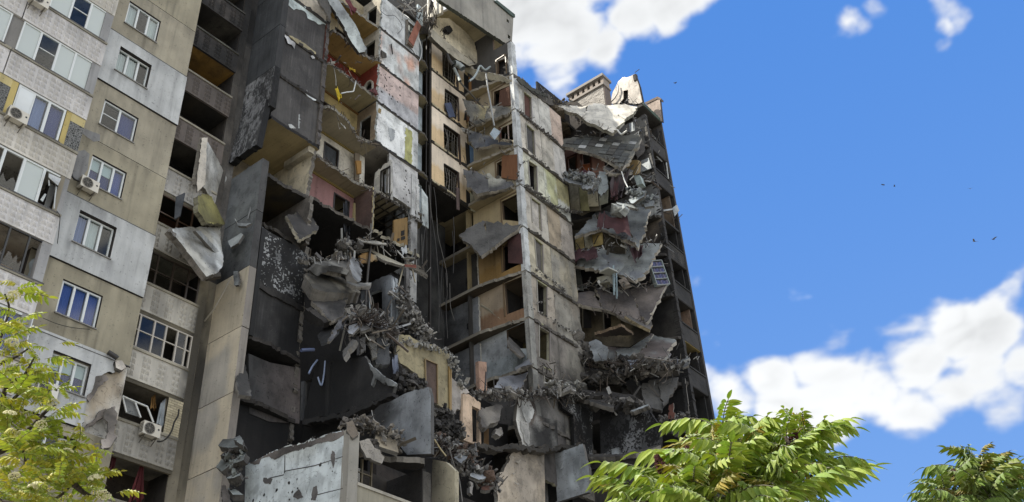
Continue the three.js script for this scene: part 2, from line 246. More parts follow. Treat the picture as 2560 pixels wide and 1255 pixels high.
  g.computeVertexNormals();
  return g;
}
const frZ = (z) => ({ o: [0, 0, z], u: [1, 0, 0], v: [0, 1, 0], n: [0, 0, 1] });
const frX = (x) => ({ o: [x, 0, 0], u: [0, 0, 1], v: [0, 1, 0], n: [-1, 0, 0] });
const frY = (y) => ({ o: [0, y, 0], u: [1, 0, 0], v: [0, 0, 1], n: [0, -1, 0] });
const pZ = (par, name, pts, z, t, o) => mesh(name, plateGeo(frZ(z), pts, t, o), mat(o.m || 'concrete'), par);
const pX = (par, name, pts, x, t, o) => mesh(name, plateGeo(frX(x), pts, t, o), mat(o.m || 'concrete'), par);
const pY = (par, name, pts, y, t, o) => mesh(name, plateGeo(frY(y), pts, t, o), mat(o.m || 'concrete'), par);
const R4 = (x0, y0, x1, y1) => [[x0, y0], [x1, y0], [x1, y1], [x0, y1]];
// free plate through a ring of points in space; the face turned to the street is the seen one
function frame3(q, flip) {
  const n = new THREE.Vector3(), c = new THREE.Vector3();
  for (let i = 0; i < q.length; i++) { const a = V(q[i]), b = V(q[(i + 1) % q.length]); n.x += (a.y - b.y) * (a.z + b.z); n.y += (a.z - b.z) * (a.x + b.x); n.z += (a.x - b.x) * (a.y + b.y); c.add(a); }
  c.multiplyScalar(1 / q.length); n.normalize();
  if ((-n.x * 0.65 + n.z * 0.5 - n.y * 0.57 < 0) !== !!flip) n.negate();
  const u = new THREE.Vector3().crossVectors(Math.abs(n.y) > 0.9 ? new THREE.Vector3(0, 0, 1) : new THREE.Vector3(0, 1, 0), n).normalize(), v = new THREE.Vector3().crossVectors(n, u);
  const fr = { o: c.toArray(), u: u.toArray(), v: v.toArray(), n: n.toArray() };
  return [fr, q.map((p) => { const d = V(p).sub(c); return [d.dot(u), d.dot(v)]; })];
}
function p3(par, name, q, t, o) { const [fr, pts] = frame3(q); const me = mesh(name, plateGeo(fr, pts, t, o), mat(o.m || 'concrete'), par); me.userData.fr = undefined; return me; }
function p3geo(q, t, o) { const [fr, pts] = frame3(q); return plateGeo(fr, pts, t, o); }
// boxes, bars, tubes with a vertex colour
function tint(g, c) { const k = typeof c === 'number' ? lin(c) : c, n = g.attributes.position.count, a = new Float32Array(n * 3); for (let i = 0; i < n; i++) { const v = 0.88 + 0.24 * h2(i >> 2, 3, 5); a[i * 3] = k[0] * v; a[i * 3 + 1] = k[1] * v; a[i * 3 + 2] = k[2] * v; } g.setAttribute('color', new THREE.BufferAttribute(a, 3)); return g; }
function box(x0, y0, z0, x1, y1, z1, c) { const g = new THREE.BoxGeometry(Math.abs(x1 - x0), Math.abs(y1 - y0), Math.abs(z1 - z0)).toNonIndexed(); g.translate((x0 + x1) / 2, (y0 + y1) / 2, (z0 + z1) / 2); return c != null ? tint(g, c) : g; }
function bar(a, b, w, d, c) { // square bar from a to b
  const A = V(a), B = V(b), D = B.clone().sub(A), L = D.length(), g = new THREE.BoxGeometry(w, L, d).toNonIndexed();
  g.applyQuaternion(new THREE.Quaternion().setFromUnitVectors(new THREE.Vector3(0, 1, 0), D.normalize())); g.translate((A.x + B.x) / 2, (A.y + B.y) / 2, (A.z + B.z) / 2);
  return c != null ? tint(g, c) : g;
}
function tube(pts, r, n = 0, rad = 5, c) { const g = new THREE.TubeGeometry(new THREE.CatmullRomCurve3(pts.map((p) => (p.isVector3 ? p : V(p)))), n || pts.length * 5, r, rad, false).toNonIndexed(); return c != null ? tint(g, c) : g; }
const merge = (a) => { const keep = a.some((g) => !g.attributes.color); return mergeGeometries(a.map((g) => { g = g.index ? g.toNonIndexed() : g; if (keep) g.deleteAttribute('color'); return g; })); };
// broken concrete lumps and shards: hulls of scattered points
const rockCache = [];
function hull(i, n) {
  const r = rng(900 + i * 17), pts = [], sx = 0.75 + r() * 0.4, sy = 0.35 + r() * 0.45, sz = 0.6 + r() * 0.4, blocky = r() < 0.75;
  for (let k = 0; k < n; k++) { const a = r() * 6.283, z = r() * 2 - 1, s = Math.sqrt(1 - z * z); let q = [s * Math.cos(a), s * Math.sin(a), z]; if (blocky) { const m = Math.max(...q.map(Math.abs)); q = q.map((v) => mix(v, v / m, 0.75)); } const w = 0.75 + r() * 0.35; pts.push(new THREE.Vector3(q[0] * sx * w, q[1] * sy * w, q[2] * sz * w)); }
  const g = new ConvexGeometry(pts), p = g.attributes.position, N = g.attributes.normal, uv = [], col = [];
  for (let k = 0; k < p.count; k++) { const ax = Math.abs(N.getX(k)), ay = Math.abs(N.getY(k)), x = p.getX(k), y = p.getY(k), z = p.getZ(k); if (ay > ax && ay > 0.55) uv.push(x * 0.25 + i * 0.13, z * 0.25); else if (ax > 0.55) uv.push(z * 0.25 + i * 0.2, y * 0.25); else uv.push(x * 0.25, y * 0.25 + i * 0.17); const v = 0.78 + 0.4 * h2((k / 3) | 0, i, 5); col.push(v, v * 0.985, v * 0.96); }
  g.setAttribute('uv', new THREE.Float32BufferAttribute(uv, 2)); g.setAttribute('color', new THREE.Float32BufferAttribute(col, 3)); return g;
}
const rockGeo = (i) => rockCache[i] || (rockCache[i] = i % 2 ? block(i + 20) : hull(i, 22));
function block(i) { // a squarish broken lump: a box with every corner knocked about
  const r = rng(1500 + i * 29), ax = [1, 0.45 + r() * 0.4, 0.55 + r() * 0.4], c = []; for (let k = 0; k < 8; k++) c.push(new THREE.Vector3(...[k & 1, k >> 1 & 1, k >> 2 & 1].map((b, j) => (b * 2 - 1) * ax[j] * 0.75 * (0.62 + 0.5 * r()))));
  for (let k = 0; k < 3; k++) { const a = c[(r() * 8) | 0]; c.push(a.clone().multiplyScalar(0.7).add(new THREE.Vector3((r() - 0.5) * 0.5, (r() - 0.5) * 0.3, (r() - 0.5) * 0.5))); }
  const g = new ConvexGeometry(c), p = g.attributes.position, uv = [], col = []; for (let k = 0; k < p.count; k++) { uv.push(p.getX(k) * 0.25 + i * 0.13, (p.getY(k) + p.getZ(k)) * 0.25); const v = 0.8 + 0.3 * h2((k / 3) | 0, i, 5); col.push(v, v * 0.985, v * 0.96); }
  g.setAttribute('uv', new THREE.Float32BufferAttribute(uv, 2)); g.setAttribute('color', new THREE.Float32BufferAttribute(col, 3)); return g;
}
const rockLow = (i) => rockCache[40 + i] || (rockCache[40 + i] = block(i));
const rockMats = {};
function rockMat(c) { return rockMats[c] || (rockMats[c] = new THREE.MeshStandardMaterial({ name: 'broken concrete', color: c, vertexColors: true, map: TX.concrete[0], bumpMap: TX.concrete[1], bumpScale: 0.03, roughness: 0.95 })); }
// ---------- the block of flats ----------
const L = (k) => 16.1 + 2.8 * k;
const B = thing('apartment_building', 'tall grey panel block of flats with its middle torn open and burnt', 'apartment building');
// ground: one sheet to the horizon
{ const g = new THREE.PlaneGeometry(1600, 1600, 40, 40).toNonIndexed(); g.rotateX(-Math.PI / 2); const uv = g.attributes.uv; for (let i = 0; i < uv.count; i++) uv.setXY(i, uv.getX(i) * 400, uv.getY(i) * 400); tint(g, [0.27, 0.26, 0.23]); tag(mesh('ground', g, mat('concrete'), scene), 'flat ground in front of the block').userData.kind = 'structure'; }
// shell behind everything that the camera sees
const shell = (n, x0, y0, z0, x1, y1, z1, c) => { const m = mesh(n, box(x0, y0, z0, x1, y1, z1, c), mat('concrete'), B); const uv = m.geometry.attributes.uv; for (let i = 0; i < uv.count; i++) uv.setXY(i, uv.getX(i) * 5, uv.getY(i) * 9); return m; };
shell('rear_wall', -6, 0, -36.4, 46, 44.3, -36, 0x55524d); shell('rear_wall', -6, 44.31, -36.4, 33.9, 47.9, -36, 0x55524d);
shell('side_wall', 45.6, 0, -36, 46, 45.5, -24.2, 0x2a2826);
shell('side_wall', -6, 0, -36, -5.6, 47.9, -28.3, 0x77726a);
shell('flat_roof', -6, 47.9, -36.4, 22.7, 48.3, -28.3, 0x3b3a38);
shell('flat_roof', 22.7, 47.9, -36.4, 33.9, 48.3, -29.6, 0x3b3a38);
shell('flat_roof', 33.9, 44.15, -36.4, 43.6, 44.4, -25.1, 0x3b3a38);
shell('ground_floor_wall', -6, 0, -28.9, 19.4, 9, -28.5, 0x77726a);

// left end: wall of windows, panels painted by turns
const WX0 = 11.6, WX1 = 15.88, FZ = -28.9;
const PAINT = { beige: 0xa8a08c, grey: 0xc6c7c4, tan: 0xa29a84 };
const WINS = [ // level, rectangle, pane kinds, mullions
  [6, [12.72,33.68,14.23,35.01], 'n-d-n', 0], [5, [12.79,30.96,14.24,32.3], 'n-n-d', 1], [4, [12.75,28.09,14.23,29.39], 'm-b', 0],
  [3, [12.82,25.31,14.26,26.61], 'h-h-c', 0], [2, [12.85,22.61,14.32,24], 'u-n-d', 1], [1, [12.91,19.77,14.41,21.11], 'c-c-c', 0],
  [0, [13.15,17.19,14.51,18.41], 'h-h-h', 1], [-1, [13.19,14.63,14.62,15.74], 'd-d-d', 1], [-2, [12.7, 11.9, 14.9, 13.3], 'd-d-d', 0], [7, [12.75, 36.95, 14.7, 38.4], 'n-d-n', 0], [8, [12.75, 39.75, 14.7, 41.2], 'n-d-n', 0]];
const PANE = { n: 0xb9bcba, d: 0x35383a, b: 0x26356e, h: 0x2c3466, c: 0x3c4d8c, u: 0x66749c, m: 0x2f3335, f: 0xb7c2bf };
function sheetM(hex, kind) { return plain('sheet' + hex + kind, { color: hex, roughness: 0.85 }); }
// a framed window: frame, sill, panes, and what hangs behind each pane
function makeWindow(par, xs, y0, y1, z, kinds, o = {}) {
  const fw = o.fw ?? 0.06, c = o.frame ?? 0xcfd2cf, G = [], x0 = xs[0], x1 = xs[xs.length - 1], fd = o.fd ?? 0.07;
  G.push(box(x0, y1 - fw, z - fd, x1, y1, z, c), box(x0, y0, z - fd, x1, y0 + fw, z, c));
  xs.forEach((x, i) => { const w = i && i < xs.length - 1 ? fw * 1.35 : fw, l = i === 0 ? x : i === xs.length - 1 ? x - w : x - w / 2; G.push(box(l, y0 + fw, z - fd, l + w, y1 - fw, z, c)); });
  if (o.transom) G.push(box(x0 + fw, o.transom, z - fd * 0.8, x1 - fw, o.transom + fw * 0.8, z - 0.008, c));
  kinds.forEach((k, i) => { if (k === 'm') { const ym = (y0 + y1) / 2; G.push(box(xs[i] + fw, ym, z - fd * 0.8, xs[i + 1] - fw, ym + 0.03, z - 0.008, c)); } });
  const f = mesh('window', merge(G), plain('frame' , { vertexColors: true, roughness: 0.45 }), par);
  kinds.forEach((k, i) => {
    if (k === '.') return;
    const a = xs[i] + fw, b = xs[i + 1] - fw, q = [[a, y0 + fw], [b, y0 + fw], [b, y1 - fw], [a, y1 - fw]];
    if (k === 'x') { // broken pane: a jagged shard is left at the foot
      const r = rng(Math.abs(a * 100 | 0) + 3), s = [[a, y0 + fw], [b, y0 + fw]]; for (let n = 6; n >= 0; n--) s.push([mix(a, b, n / 6), y0 + fw + (0.06 + r() * 0.35) * (y1 - y0)]);
      mesh('glass_shard', new THREE.ShapeGeometry(new THREE.Shape(s.map((p) => new THREE.Vector2(...p)))).translate(0, 0, z - fd / 2), glassM, f); return;
    }
    if (k !== 'f') mesh('pane', new THREE.PlaneGeometry(b - a, y1 - y0 - 2 * fw).translate((a + b) / 2, (y0 + y1) / 2, z - fd / 2), glassM, f);
    if (k === 'd' || k === 'm') return;
    const hex = PANE[k], n = 14, g = new THREE.PlaneGeometry(b - a + 0.04, y1 - y0 - 2 * fw, n, 1), p = g.attributes.position, half = (k === 'h');
    if (k !== 'f') for (let j = 0; j < p.count; j++) p.setZ(j, Math.sin(j % (n + 1) * 1.9 + xs[0] * 7) * 0.02);
    g.computeVertexNormals();
    if (k === 'f') { mesh('frosted_pane', g.translate((a + b) / 2, (y0 + y1) / 2, z - fd / 2), plain('frosted', { color: 0xb3bab6, roughness: 0.28 }), f); return; }
    mesh('curtain', g.translate((a + b) / 2, (y0 + y1) / 2, z - fd - 0.06), sheetM(hex, 'c'), f);
    if (half) mesh('roller_blind', new THREE.PlaneGeometry(b - a + 0.02, (y1 - y0) * 0.38).translate((a + b) / 2, y1 - fw - (y1 - y0) * 0.19, z - fd - 0.025), sheetM(0xa9b4b4, 'r'), f);
  });
  if (o.sill !== false) mesh('sill', box(x0 - 0.05, y0 - 0.05, z - 0.05, x1 + 0.05, y0 - 0.003, z + (o.proud ?? 0.16), o.sillc ?? 0x77746e), plain('frame'), f);
  return f;
}
const isGrey = { 5: 1, 2: 1, 0: 1, 7: 0 };
for (let k = -4; k <= 10; k++) {
  const w = WINS.find((q) => q[0] === k), g = isGrey[k], z = g ? FZ + 0.07 : FZ, y0 = L(k) + 0.012, y1 = L(k + 1) - 0.012;
  let outline = R4(WX0, y0, WX1, y1), o = { c: g ? PAINT.grey : k % 2 ? PAINT.tan : PAINT.beige, m: 'plaster', va: 0.2, sn: 0.08, soot: 0, rim: 0x3a3632, seg: 0.17, stain: [[WX0, WX1, y1, 0.9, 0.28], ...(w ? [[w[1][0] - 0.1, w[1][2] + 0.1, w[1][1], 1.0, 0.38], [w[1][0] - 0.15, w[1][0] + 0.1, w[1][1], 1.2, 0.3], [w[1][2] - 0.1, w[1][2] + 0.15, w[1][1], 1.2, 0.35]] : [])] };
  if (k === 0) { // the insulation of this floor has been torn off at the right
    outline = [[12.59,18.96],[15.33,19],[15.26,18.69],[15.38,18.46],[14.85,18.12],[14.83,17.72],[14.75,17.36],[14.61,17.12],[14.66,16.63],[14.66,16.16],[13.05,16.19]]; o.torn = [1, 2, 3, 4, 5, 6, 7, 8]; o.amp = 0.05; outline[0][0] = WX0; outline[10][0] = WX0; outline[10][1] = y0;
    pZ(B, 'wall_panel', R4(WX0, y0, WX1, y1), FZ - 0.07, 0.3, { c: 0x8a8070, c2: 0xa7a49c, m: 'concrete', va: 0.3, holes: w ? [R4(w[1][0], w[1][1], w[1][2], w[1][3])] : [] });
  }
  o.holes = w ? [R4(w[1][0], w[1][1], w[1][2], w[1][3])] : [];
  pZ(B, 'wall_panel', outline, z, k === 0 ? 0.13 : 0.3, o);
  if (!w) continue;
  const [x0, ya, x1, yb] = w[1], kinds = w[2].split('-'), wi = kinds.length, xs = [x0 + 0.02]; for (let i = 1; i < wi; i++) xs.push(mix(x0, x1, i / wi)); xs.push(x1 - 0.02);
  makeWindow(B, xs, ya + 0.02, yb - 0.02, z - (w[3] ? 0.16 : 0.07), kinds, { proud: (w[3] ? 0.16 : 0.07) + 0.05 });
}
// seams: lead flashing over the thicker panels, crack line
for (const k of [6, 1, 3, -1]) pZ(B, 'flashing', R4(WX0, L(k) - 0.05, WX1 + 0.02, L(k) - 0.016), FZ + 0.075, 0.05, { c: 0x5b5a58, m: 'plaster', bump: 0 });
// mended patches of newer cement
for (const q of [[[12.24,26.39],[12.48,26.6],[12.7,26.54],[12.77,25.85],[12.64,25.14],[12.36,25.12],[12.2,25.49]], [[12.16,27.49],[12.48,27.55],[12.89,27.63],[12.95,27.36],[12.73,27.16],[12.47,27.2],[12.21,27.27]]]) pZ(B, 'cement_patch', q, FZ + 0.006, 0.012, { c: 0x8a8987, m: 'plaster', torn: true, amp: 0.02 });
// return of the facade toward the recessed balconies
pX(B, 'wall_panel', [[-31.5, 6], [FZ - 0.3, 6], [FZ - 0.3, 47], [-31.5, 47]], WX1 - 0.1, 0.1, { c: 0x8b8372, m: 'plaster' });
// balconies at the far left
const BZ = -28.2, BX1 = 11.97, SEAM = 8.79;
function parapetGeo(x0, x1, y0, y1, z, o) {
  const G = [plateGeo(frZ(z), R4(x0, y0, x1, y1), 0.1, { ...o, seg: 0.3 })];
  if (!o.studs) return G[0];
  const [w, cols, rows, dep] = o.studs, rr = (y1 - y0 - 0.16) / rows;
  for (const cx of cols) for (const s of [-1, 1]) for (let j = 0; j < rows; j++) { // raised four-sided studs in double columns
    const px = x0 + cx * (x1 - x0) + s * w * 0.5, py = y0 + 0.08 + rr * (j + 0.5), h = Math.min(w, rr) * 0.46;
    const g = new THREE.ConeGeometry(h * 1.38, dep, 4, 1, true).toNonIndexed(); g.rotateY(Math.PI / 4); g.rotateX(Math.PI / 2); g.scale(w * 0.95 / (2 * h), rr * 0.95 / (2 * h), 1); g.translate(px, py, z + dep / 2);
    const n = g.attributes.position.count, c = new Float32Array(n * 3), cf = colourer(o, [x0, y0, x1, y1]), P = g.attributes.position; for (let i = 0; i < n; i++) c.set(cf(P.getX(i), P.getY(i), P.getZ(i), P.getX(i), P.getY(i)), i * 3);
    g.setAttribute('color', new THREE.BufferAttribute(c, 3)); G.push(g);
  }
  return merge(G);
}
function parapet(par, x0, x1, y0, y1, z, o) { const m = mesh('balcony_parapet', parapetGeo(x0, x1, y0, y1, z, o), mat(o.m), par); mesh('coping', plateGeo(frZ(z + 0.05), R4(x0, y1 + 0.004, x1, y1 + 0.1), 0.2, { ...o, seg: 0.6, c: o.cap ?? o.c, va: 0.2 }), mat(o.m), m); return m; }
const studCols = [0.08, 0.24, 0.40, 0.56, 0.72, 0.88];
for (let k = -4; k <= 9; k++) {
  const pc = { c: k % 3 ? 0xdedad5 : 0xd6d0c4, m: 'plaster', va: 0.2, stain: [[SEAM, BX1, L(k) + 1.2, 1.1, 0.3]], studs: [0.22, studCols, 4, 0.085], cap: 0x9a9484 };
  parapet(B, SEAM + 0.02, BX1, L(k), L(k) + 1.12, BZ, pc);
  parapet(B, 5.6, SEAM - 0.02, L(k), L(k) + 1.12, BZ, pc);
  pZ(B, 'pier', R4(BX1 - 0.34, L(k) + 1.23, BX1 - 0.003, L(k + 1) - 0.01), BZ - 0.03, 0.25, { c: 0x9d9c9a, m: 'plaster' });
  if (k !== 3) pZ(B, 'pier', R4(SEAM - 0.28, L(k) + 1.23, SEAM + 0.22, L(k + 1) - 0.01), BZ - 0.09, 0.2, { c: 0x84817c, m: 'plaster' });
  pY(B, 'balcony_slab', R4(5.6, BZ - 0.11, BX1 - 0.02, -31.4), L(k) + 0.02, 0.14, { c: 0x8c8880, seg: 1.5 });
}
pX(B, 'wall_panel', [[-28.85, 4], [BZ - 0.3, 4], [BZ - 0.3, 46], [-28.85, 46]], BX1 - 0.12, 0.1, { c: 0x9b9994, m: 'plaster', seg: 2 });
const balc = (k, xs, kinds, o = {}) => makeWindow(B, xs, L(k) + 1.24, L(k + 1) - 0.02, BZ - (o.back ?? 0.04), kinds, { proud: 0.1, sillc: 0x44423f, ...o });
const X = (pts) => pts.map((p) => p[0]);
balc(5, [8.9, ...X([[9.55,31.68],[10.34,31.71],[11.04,31.66],[11.79,31.49]])], ['d', 'f', 'm', 'f']);
balc(4, [5.8, 7.1, SEAM - 0.3], ['f', 'f']); balc(4, X([[8.92,28.97],[9.61,28.86],[10.33,28.82],[10.98,28.71],[11.76,28.65]]), ['f', 'm', 'f', 'f']);
balc(3, X([[9.43,27.42],[10.01,27.38],[10.59,27.3],[11.21,27.3]]), ['n', 'u', 'b'], { fw: 0.075 });
balc(2, X([[8.76,24.79],[9.66,24.63],[10.35,24.49],[11.07,24.43],[11.77,24.43]]), ['x', 'x', 'f', '.'], { fw: 0.07 });
balc(1, X([[9.83,20.52],[10.54,20.36],[11.21,20.32],[11.95,20.24]]), ['x', 'x', '.'], { frame: 0x2c2c2a, fw: 0.045 });
balc(0, X([[10.65,19.01],[11.2,18.93],[12.01,18.88]]), ['c', 'c'], { fw: 0.08 });
for (const k of [-1, -2, -3]) balc(k, [8.9, 10.1, 11.6], ['d', 'd'], { frame: 0x554f48 });
balc(6, [8.9, 10.2, 11.55], ['d', 'f']); balc(7, [8.9, 10.2, 11.55], ['f', 'f']); balc(8, [8.9, 10.2, 11.55], ['f', 'd']);
// third floor from the top: yellow surround and stone facing
{
  const y0 = L(3) + 1.23, y1 = L(4) - 0.015, xs = X([[9.43,27.42],[11.21,27.3]]);
  pZ(B, 'yellow_panel', R4(xs[1] + 0.03, y0, xs[1] + 0.22, y1), BZ - 0.03, 0.1, { c: 0xc4b070, m: 'plaster' });
  pZ(B, 'yellow_panel', R4(xs[1] + 0.22, y1 - 0.36, BX1 - 0.01, y1), BZ - 0.025, 0.1, { c: 0xc9b983, m: 'plaster' });
  pZ(B, 'stone_facing', R4(xs[1] + 0.22, y0, BX1 - 0.01, y1 - 0.36), BZ - 0.025, 0.1, { c: 0x9a9a96, m: 'mosaic' });
  pZ(B, 'yellow_panel', R4(xs[0] - 0.25, y0, xs[0] - 0.03, y1), BZ - 0.03, 0.1, { c: 0xc4b070, m: 'plaster' });
  pZ(B, 'yellow_panel', R4(5.8, y1 - 0.36, xs[0] - 0.25, y1), BZ - 0.025, 0.1, { c: 0xc9b983, m: 'plaster' });
  pZ(B, 'stone_facing', R4(5.8, y0, xs[0] - 0.25, y1 - 0.36), BZ - 0.025, 0.1, { c: 0x9a9a96, m: 'mosaic' });
  mesh('plastic_film', p3geo([[xs[0] + 0.05, y0 + 0.05, BZ - 0.02], [mix(xs[0], xs[1], 0.31), y0 + 0.05, BZ - 0.02], [mix(xs[0], xs[1], 0.31), y1 - 0.1, BZ - 0.02], [xs[0] + 0.05, y1 - 0.1, BZ - 0.02]], 0.004, { c: 0xa9acab, seg: 0.08, warp: 0.05, bump: 0.03 }), plain('film', { vertexColors: true, roughness: 0.25 }), B);
}
// brick pier beside the broken balcony window
function brickPier(x0, x1, y0, y1, z, c, rows) {
  const m = mesh('brick_pier', box(x0, y0, z - 0.2, x1, y1, z - 0.012, 0x837b6a), plain('mortar', { vertexColors: true, roughness: 0.95 }), B), hgt = (y1 - y0) / rows, r = rng(x0 * 100 | 0), bw = 0.25;
  for (let j = 0; j < rows; j++) { let x = x0 + (j % 2 ? -bw / 2 : 0); while (x < x1 - 0.02) { const a = Math.max(x, x0), b = Math.min(x + bw - 0.014, x1); if (b - a > 0.03) mesh('brick', box(a, y0 + j * hgt + 0.005, z - 0.1, b, y0 + (j + 1) * hgt - 0.009, z + r() * 0.004, lin(c).map(((kv) => (q) => q * kv)(0.8 + r() * 0.35))), plain('mortar'), m); x += bw; } }
}
brickPier([[11.77,24.44],[11.77,24.44]][0][0] + 0.02, BX1 - 0.34, L(2) + 1.24, L(3) - 0.02, BZ + 0.005, 0xb3aa9a, 14);
// interiors behind the left windows
for (let k = -4; k <= 10; k++) { pY(B, 'floor_slab', R4(5.6, -31.4, 19.4, -36), L(k) - 0.08, 0.18, { c: 0x8f8b84, seg: 4, bump: 0 }); pY(B, 'floor_slab', R4(WX0, FZ - 0.31, WX1 - 0.11, -31.4), L(k) - 0.09, 0.18, { c: 0x8f8b84, seg: 4, bump: 0 }); }
pZ(B, 'partition', R4(5.6, 4, WX1, 46), -31.5, 0.1, { c: 0x4d473f, seg: 3 });
pZ(B, 'partition', R4(5.7, L(1) + 0.1, BX1 - 0.2, L(2) - 0.1), -30.3, 0.05, { c: 0x9a6f2c, seg: 1 });

// recessed balconies between the windows and the step of the wall
const LZ = -29.55, LX0 = WX1 + 0.02, LX1 = 18.62;
const sootL = { 8: 0.93, 7: 0.93, 6: 0.42, 5: 0.34, 4: 0.06, 3: 0, 2: 0, 1: 0, 0: 0 };
for (let k = -4; k <= 10; k++) {
  const s = k > 6 ? 0.93 : sootL[k] ?? 0, y0 = L(k) + 0.0;
  parapet(B, LX0, LX1, y0, y0 + 1.12, LZ, { c: k >= 5 ? 0x8b8078 : k === 4 ? 0xdedad2 : 0xe6e0d2, m: s > 0.8 ? 'concrete' : 'plaster', soot: s, stain: [[LX0, LX1, y0 + 1.2, 1.1, 0.22]], sn: s ? 0.35 : 0.06, va: 0.14, studs: [0.17, k % 2 ? [0.14, 0.36, 0.59, 0.82] : [0.10, 0.32, 0.54, 0.76, 0.93], 4, 0.09], cap: 0xccc4b0 });
  pY(B, 'balcony_slab', R4(LX0, LZ - 0.11, LX1, -31.4), y0 + 0.02, 0.14, { c: k === 7 ? 0x8b6a2e : k === 6 ? 0x4a3d22 : 0x8d877a, soot: k === 7 ? 0.1 : k >= 4 ? 0.85 : 0, sn: 0.6, seg: 0.3, va: 0.3 });
  if (k < 4) pZ(B, 'balcony_lintel', R4(LX0, L(k + 1) - 0.14, LX1, L(k + 1) - 0.005), LZ - 0.04, 0.1, { c: 0x7f7764, m: 'plaster' });
}
pZ(B, 'partition', R4(LX0, 4, LX1 + 0.9, L(3)), -31, 0.1, { c: 0x453b30, soot: 0.25, seg: 1 });
pZ(B, 'partition', R4(LX0, L(3), LX1 + 0.9, L(4)), -31, 0.1, { c: 0x5a3c28, soot: 0.2, seg: 1 });
pZ(B, 'partition', R4(LX0, L(4), LX1 + 0.9, 47), -31, 0.1, { c: 0x241f1b, soot: 0.8, seg: 1 });
// pilaster strips up to the step
pZ(B, 'pilaster', R4(LX1 + 0.02, 4, LX1 + 0.42, L(3)), -29.75, 0.6, { c: 0xbdb39c, m: 'plaster', seg: 0.5 });
pZ(B, 'pilaster', R4(LX1 + 0.02, L(3), LX1 + 0.42, 47), -29.75, 0.6, { c: 0x6a645c, m: 'concrete', seg: 0.4, sv: [0.05, 1.1] });
pZ(B, 'pilaster', R4(LX1 + 0.42, 4, 19.5, L(3)), -29.9, 0.6, { c: 0xc4baa2, m: 'plaster', seg: 0.5 });
pZ(B, 'pilaster', R4(LX1 + 0.42, L(3), 19.5, 47), -29.95, 0.6, { c: 0x77736d, m: 'concrete', seg: 0.4, sv: [0, 1.0] });
pX(B, 'wall_panel', [[-31, 4], [-29.8, 4], [-29.8, 47], [-31, 47]], LX1, 0.02, { c: 0x4a4238, soot: 0.3, seg: 1, sv: [0, 0.6] });
// balcony glazing that is left
makeWindow(B, [LX0 + 0.03, 17.1, 17.75], L(3) + 1.23, L(4) - 0.16, LZ - 0.03, ['.', '.'], { frame: 0x5a4636, fw: 0.05, transom: L(3) + 1.75, sill: false });
makeWindow(B, [LX0 + 0.03, 16.6, 17.3, 18.0, LX1 - 0.1], L(2) + 1.23, L(3) - 0.16, LZ - 0.03, ['x', 'd', '.', '.'], { frame: 0x413830, fw: 0.055, transom: L(2) + 1.85, sill: false });
makeWindow(B, [LX0 + 0.03, 16.35, 16.95, 17.45, 17.95, 18.35, LX1 - 0.02], L(1) + 1.23, L(2) - 0.16, LZ - 0.03, ['x', 'd', 'd', '.', 'd', '.'], { frame: 0xb2ab9f, fw: 0.05, transom: L(1) + 1.95, sill: false });
brickPier([[18,18.82],[18,18.82]][0][0], LX1, L(0) + 1.23, L(1) - 0.16, LZ + 0.01, 0xb0a68c, 15);
// corner hole: the wall below was stripped to its bricks
// ---------- the step of the wall, X = 19.5, toward the street ----------
const SX = 19.5, SZ0 = -30.25, SZ1 = -27.85;
const rectZY = (z0, y0, z1, y1) => [[z0, y0], [z1, y0], [z1, y1], [z0, y1]];
for (let k = -4; k <= 9; k++) {
  if (k === 5 || k === 6) continue;
  const y0 = L(k) + 0.015, y1 = L(k + 1) - 0.015, o = k < 2 ? { noChar: 1, c: 0xd8ccb4, c2: 0xc0baae, c2b: -0.05, m: 'plaster', va: 0.2, soot: 0.0, sn: 0.12 } : k === 2 ? { noChar: 1, c: 0xd8ccb4, m: 'plaster', va: 0.2, soot: 0.0, sn: 0.12 } : k < 5 ? { c: 0x8b8f90, m: 'wash', soot: 0.12, sn: 0.5, su: [-0.05, 0.3], g: 1.1 } : { c: 0x66686a, m: 'soot', va: 0.3, dk: [0.05, 0.05, 0.05] };
  if (k >= 7) { o.c = 0x66696b; o.noChar = 1; }
  pX(B, 'wall_panel', rectZY(SZ0, y0, SZ1 + (k === 2 ? 0.02 : 0), y1), SX, 0.34, { ...o, rim: k < 3 ? 0x9a938a : 0x4b4a49, torn: false, amp: 0.03 });
}
// the sooty tiled panel and the one below it that hangs out of plumb
pX(B, 'burnt_panel', rectZY(SZ0, L(6) + 0.3, SZ1, L(7) + 0.0), SX, 0.34, { c: [1.7, 1.7, 1.68], m: 'peel', sn: 0.001, su: [-0.1, 0.35], rim: 0x3b3a39, va: 0.4, noChar: 1, seg: 0.14 });
p3(B, 'leaning_panel', [[19.52,34.18,-30.89],[19.5,33.61,-28.01],[18.95,30.53,-27.8],[19.1,30.69,-28.84],[19.35,30.8,-30.44]], 0.3, { c: [1.7, 1.7, 1.68], m: 'peel', soot: 0.0, sn: 0.001, torn: [2, 3], va: 0.4, noChar: 1, seg: 0.14, rim: 0x2c2b2b });
// grooves of the tiles on the upper panel
for (const q of [0.9, 1.5, 2.1]) pX(B, 'groove', rectZY(SZ0, L(6) + q, SZ1, L(6) + q + 0.02), SX - 0.004, 0.006, { c: 0x1d1d1d, bump: 0 });

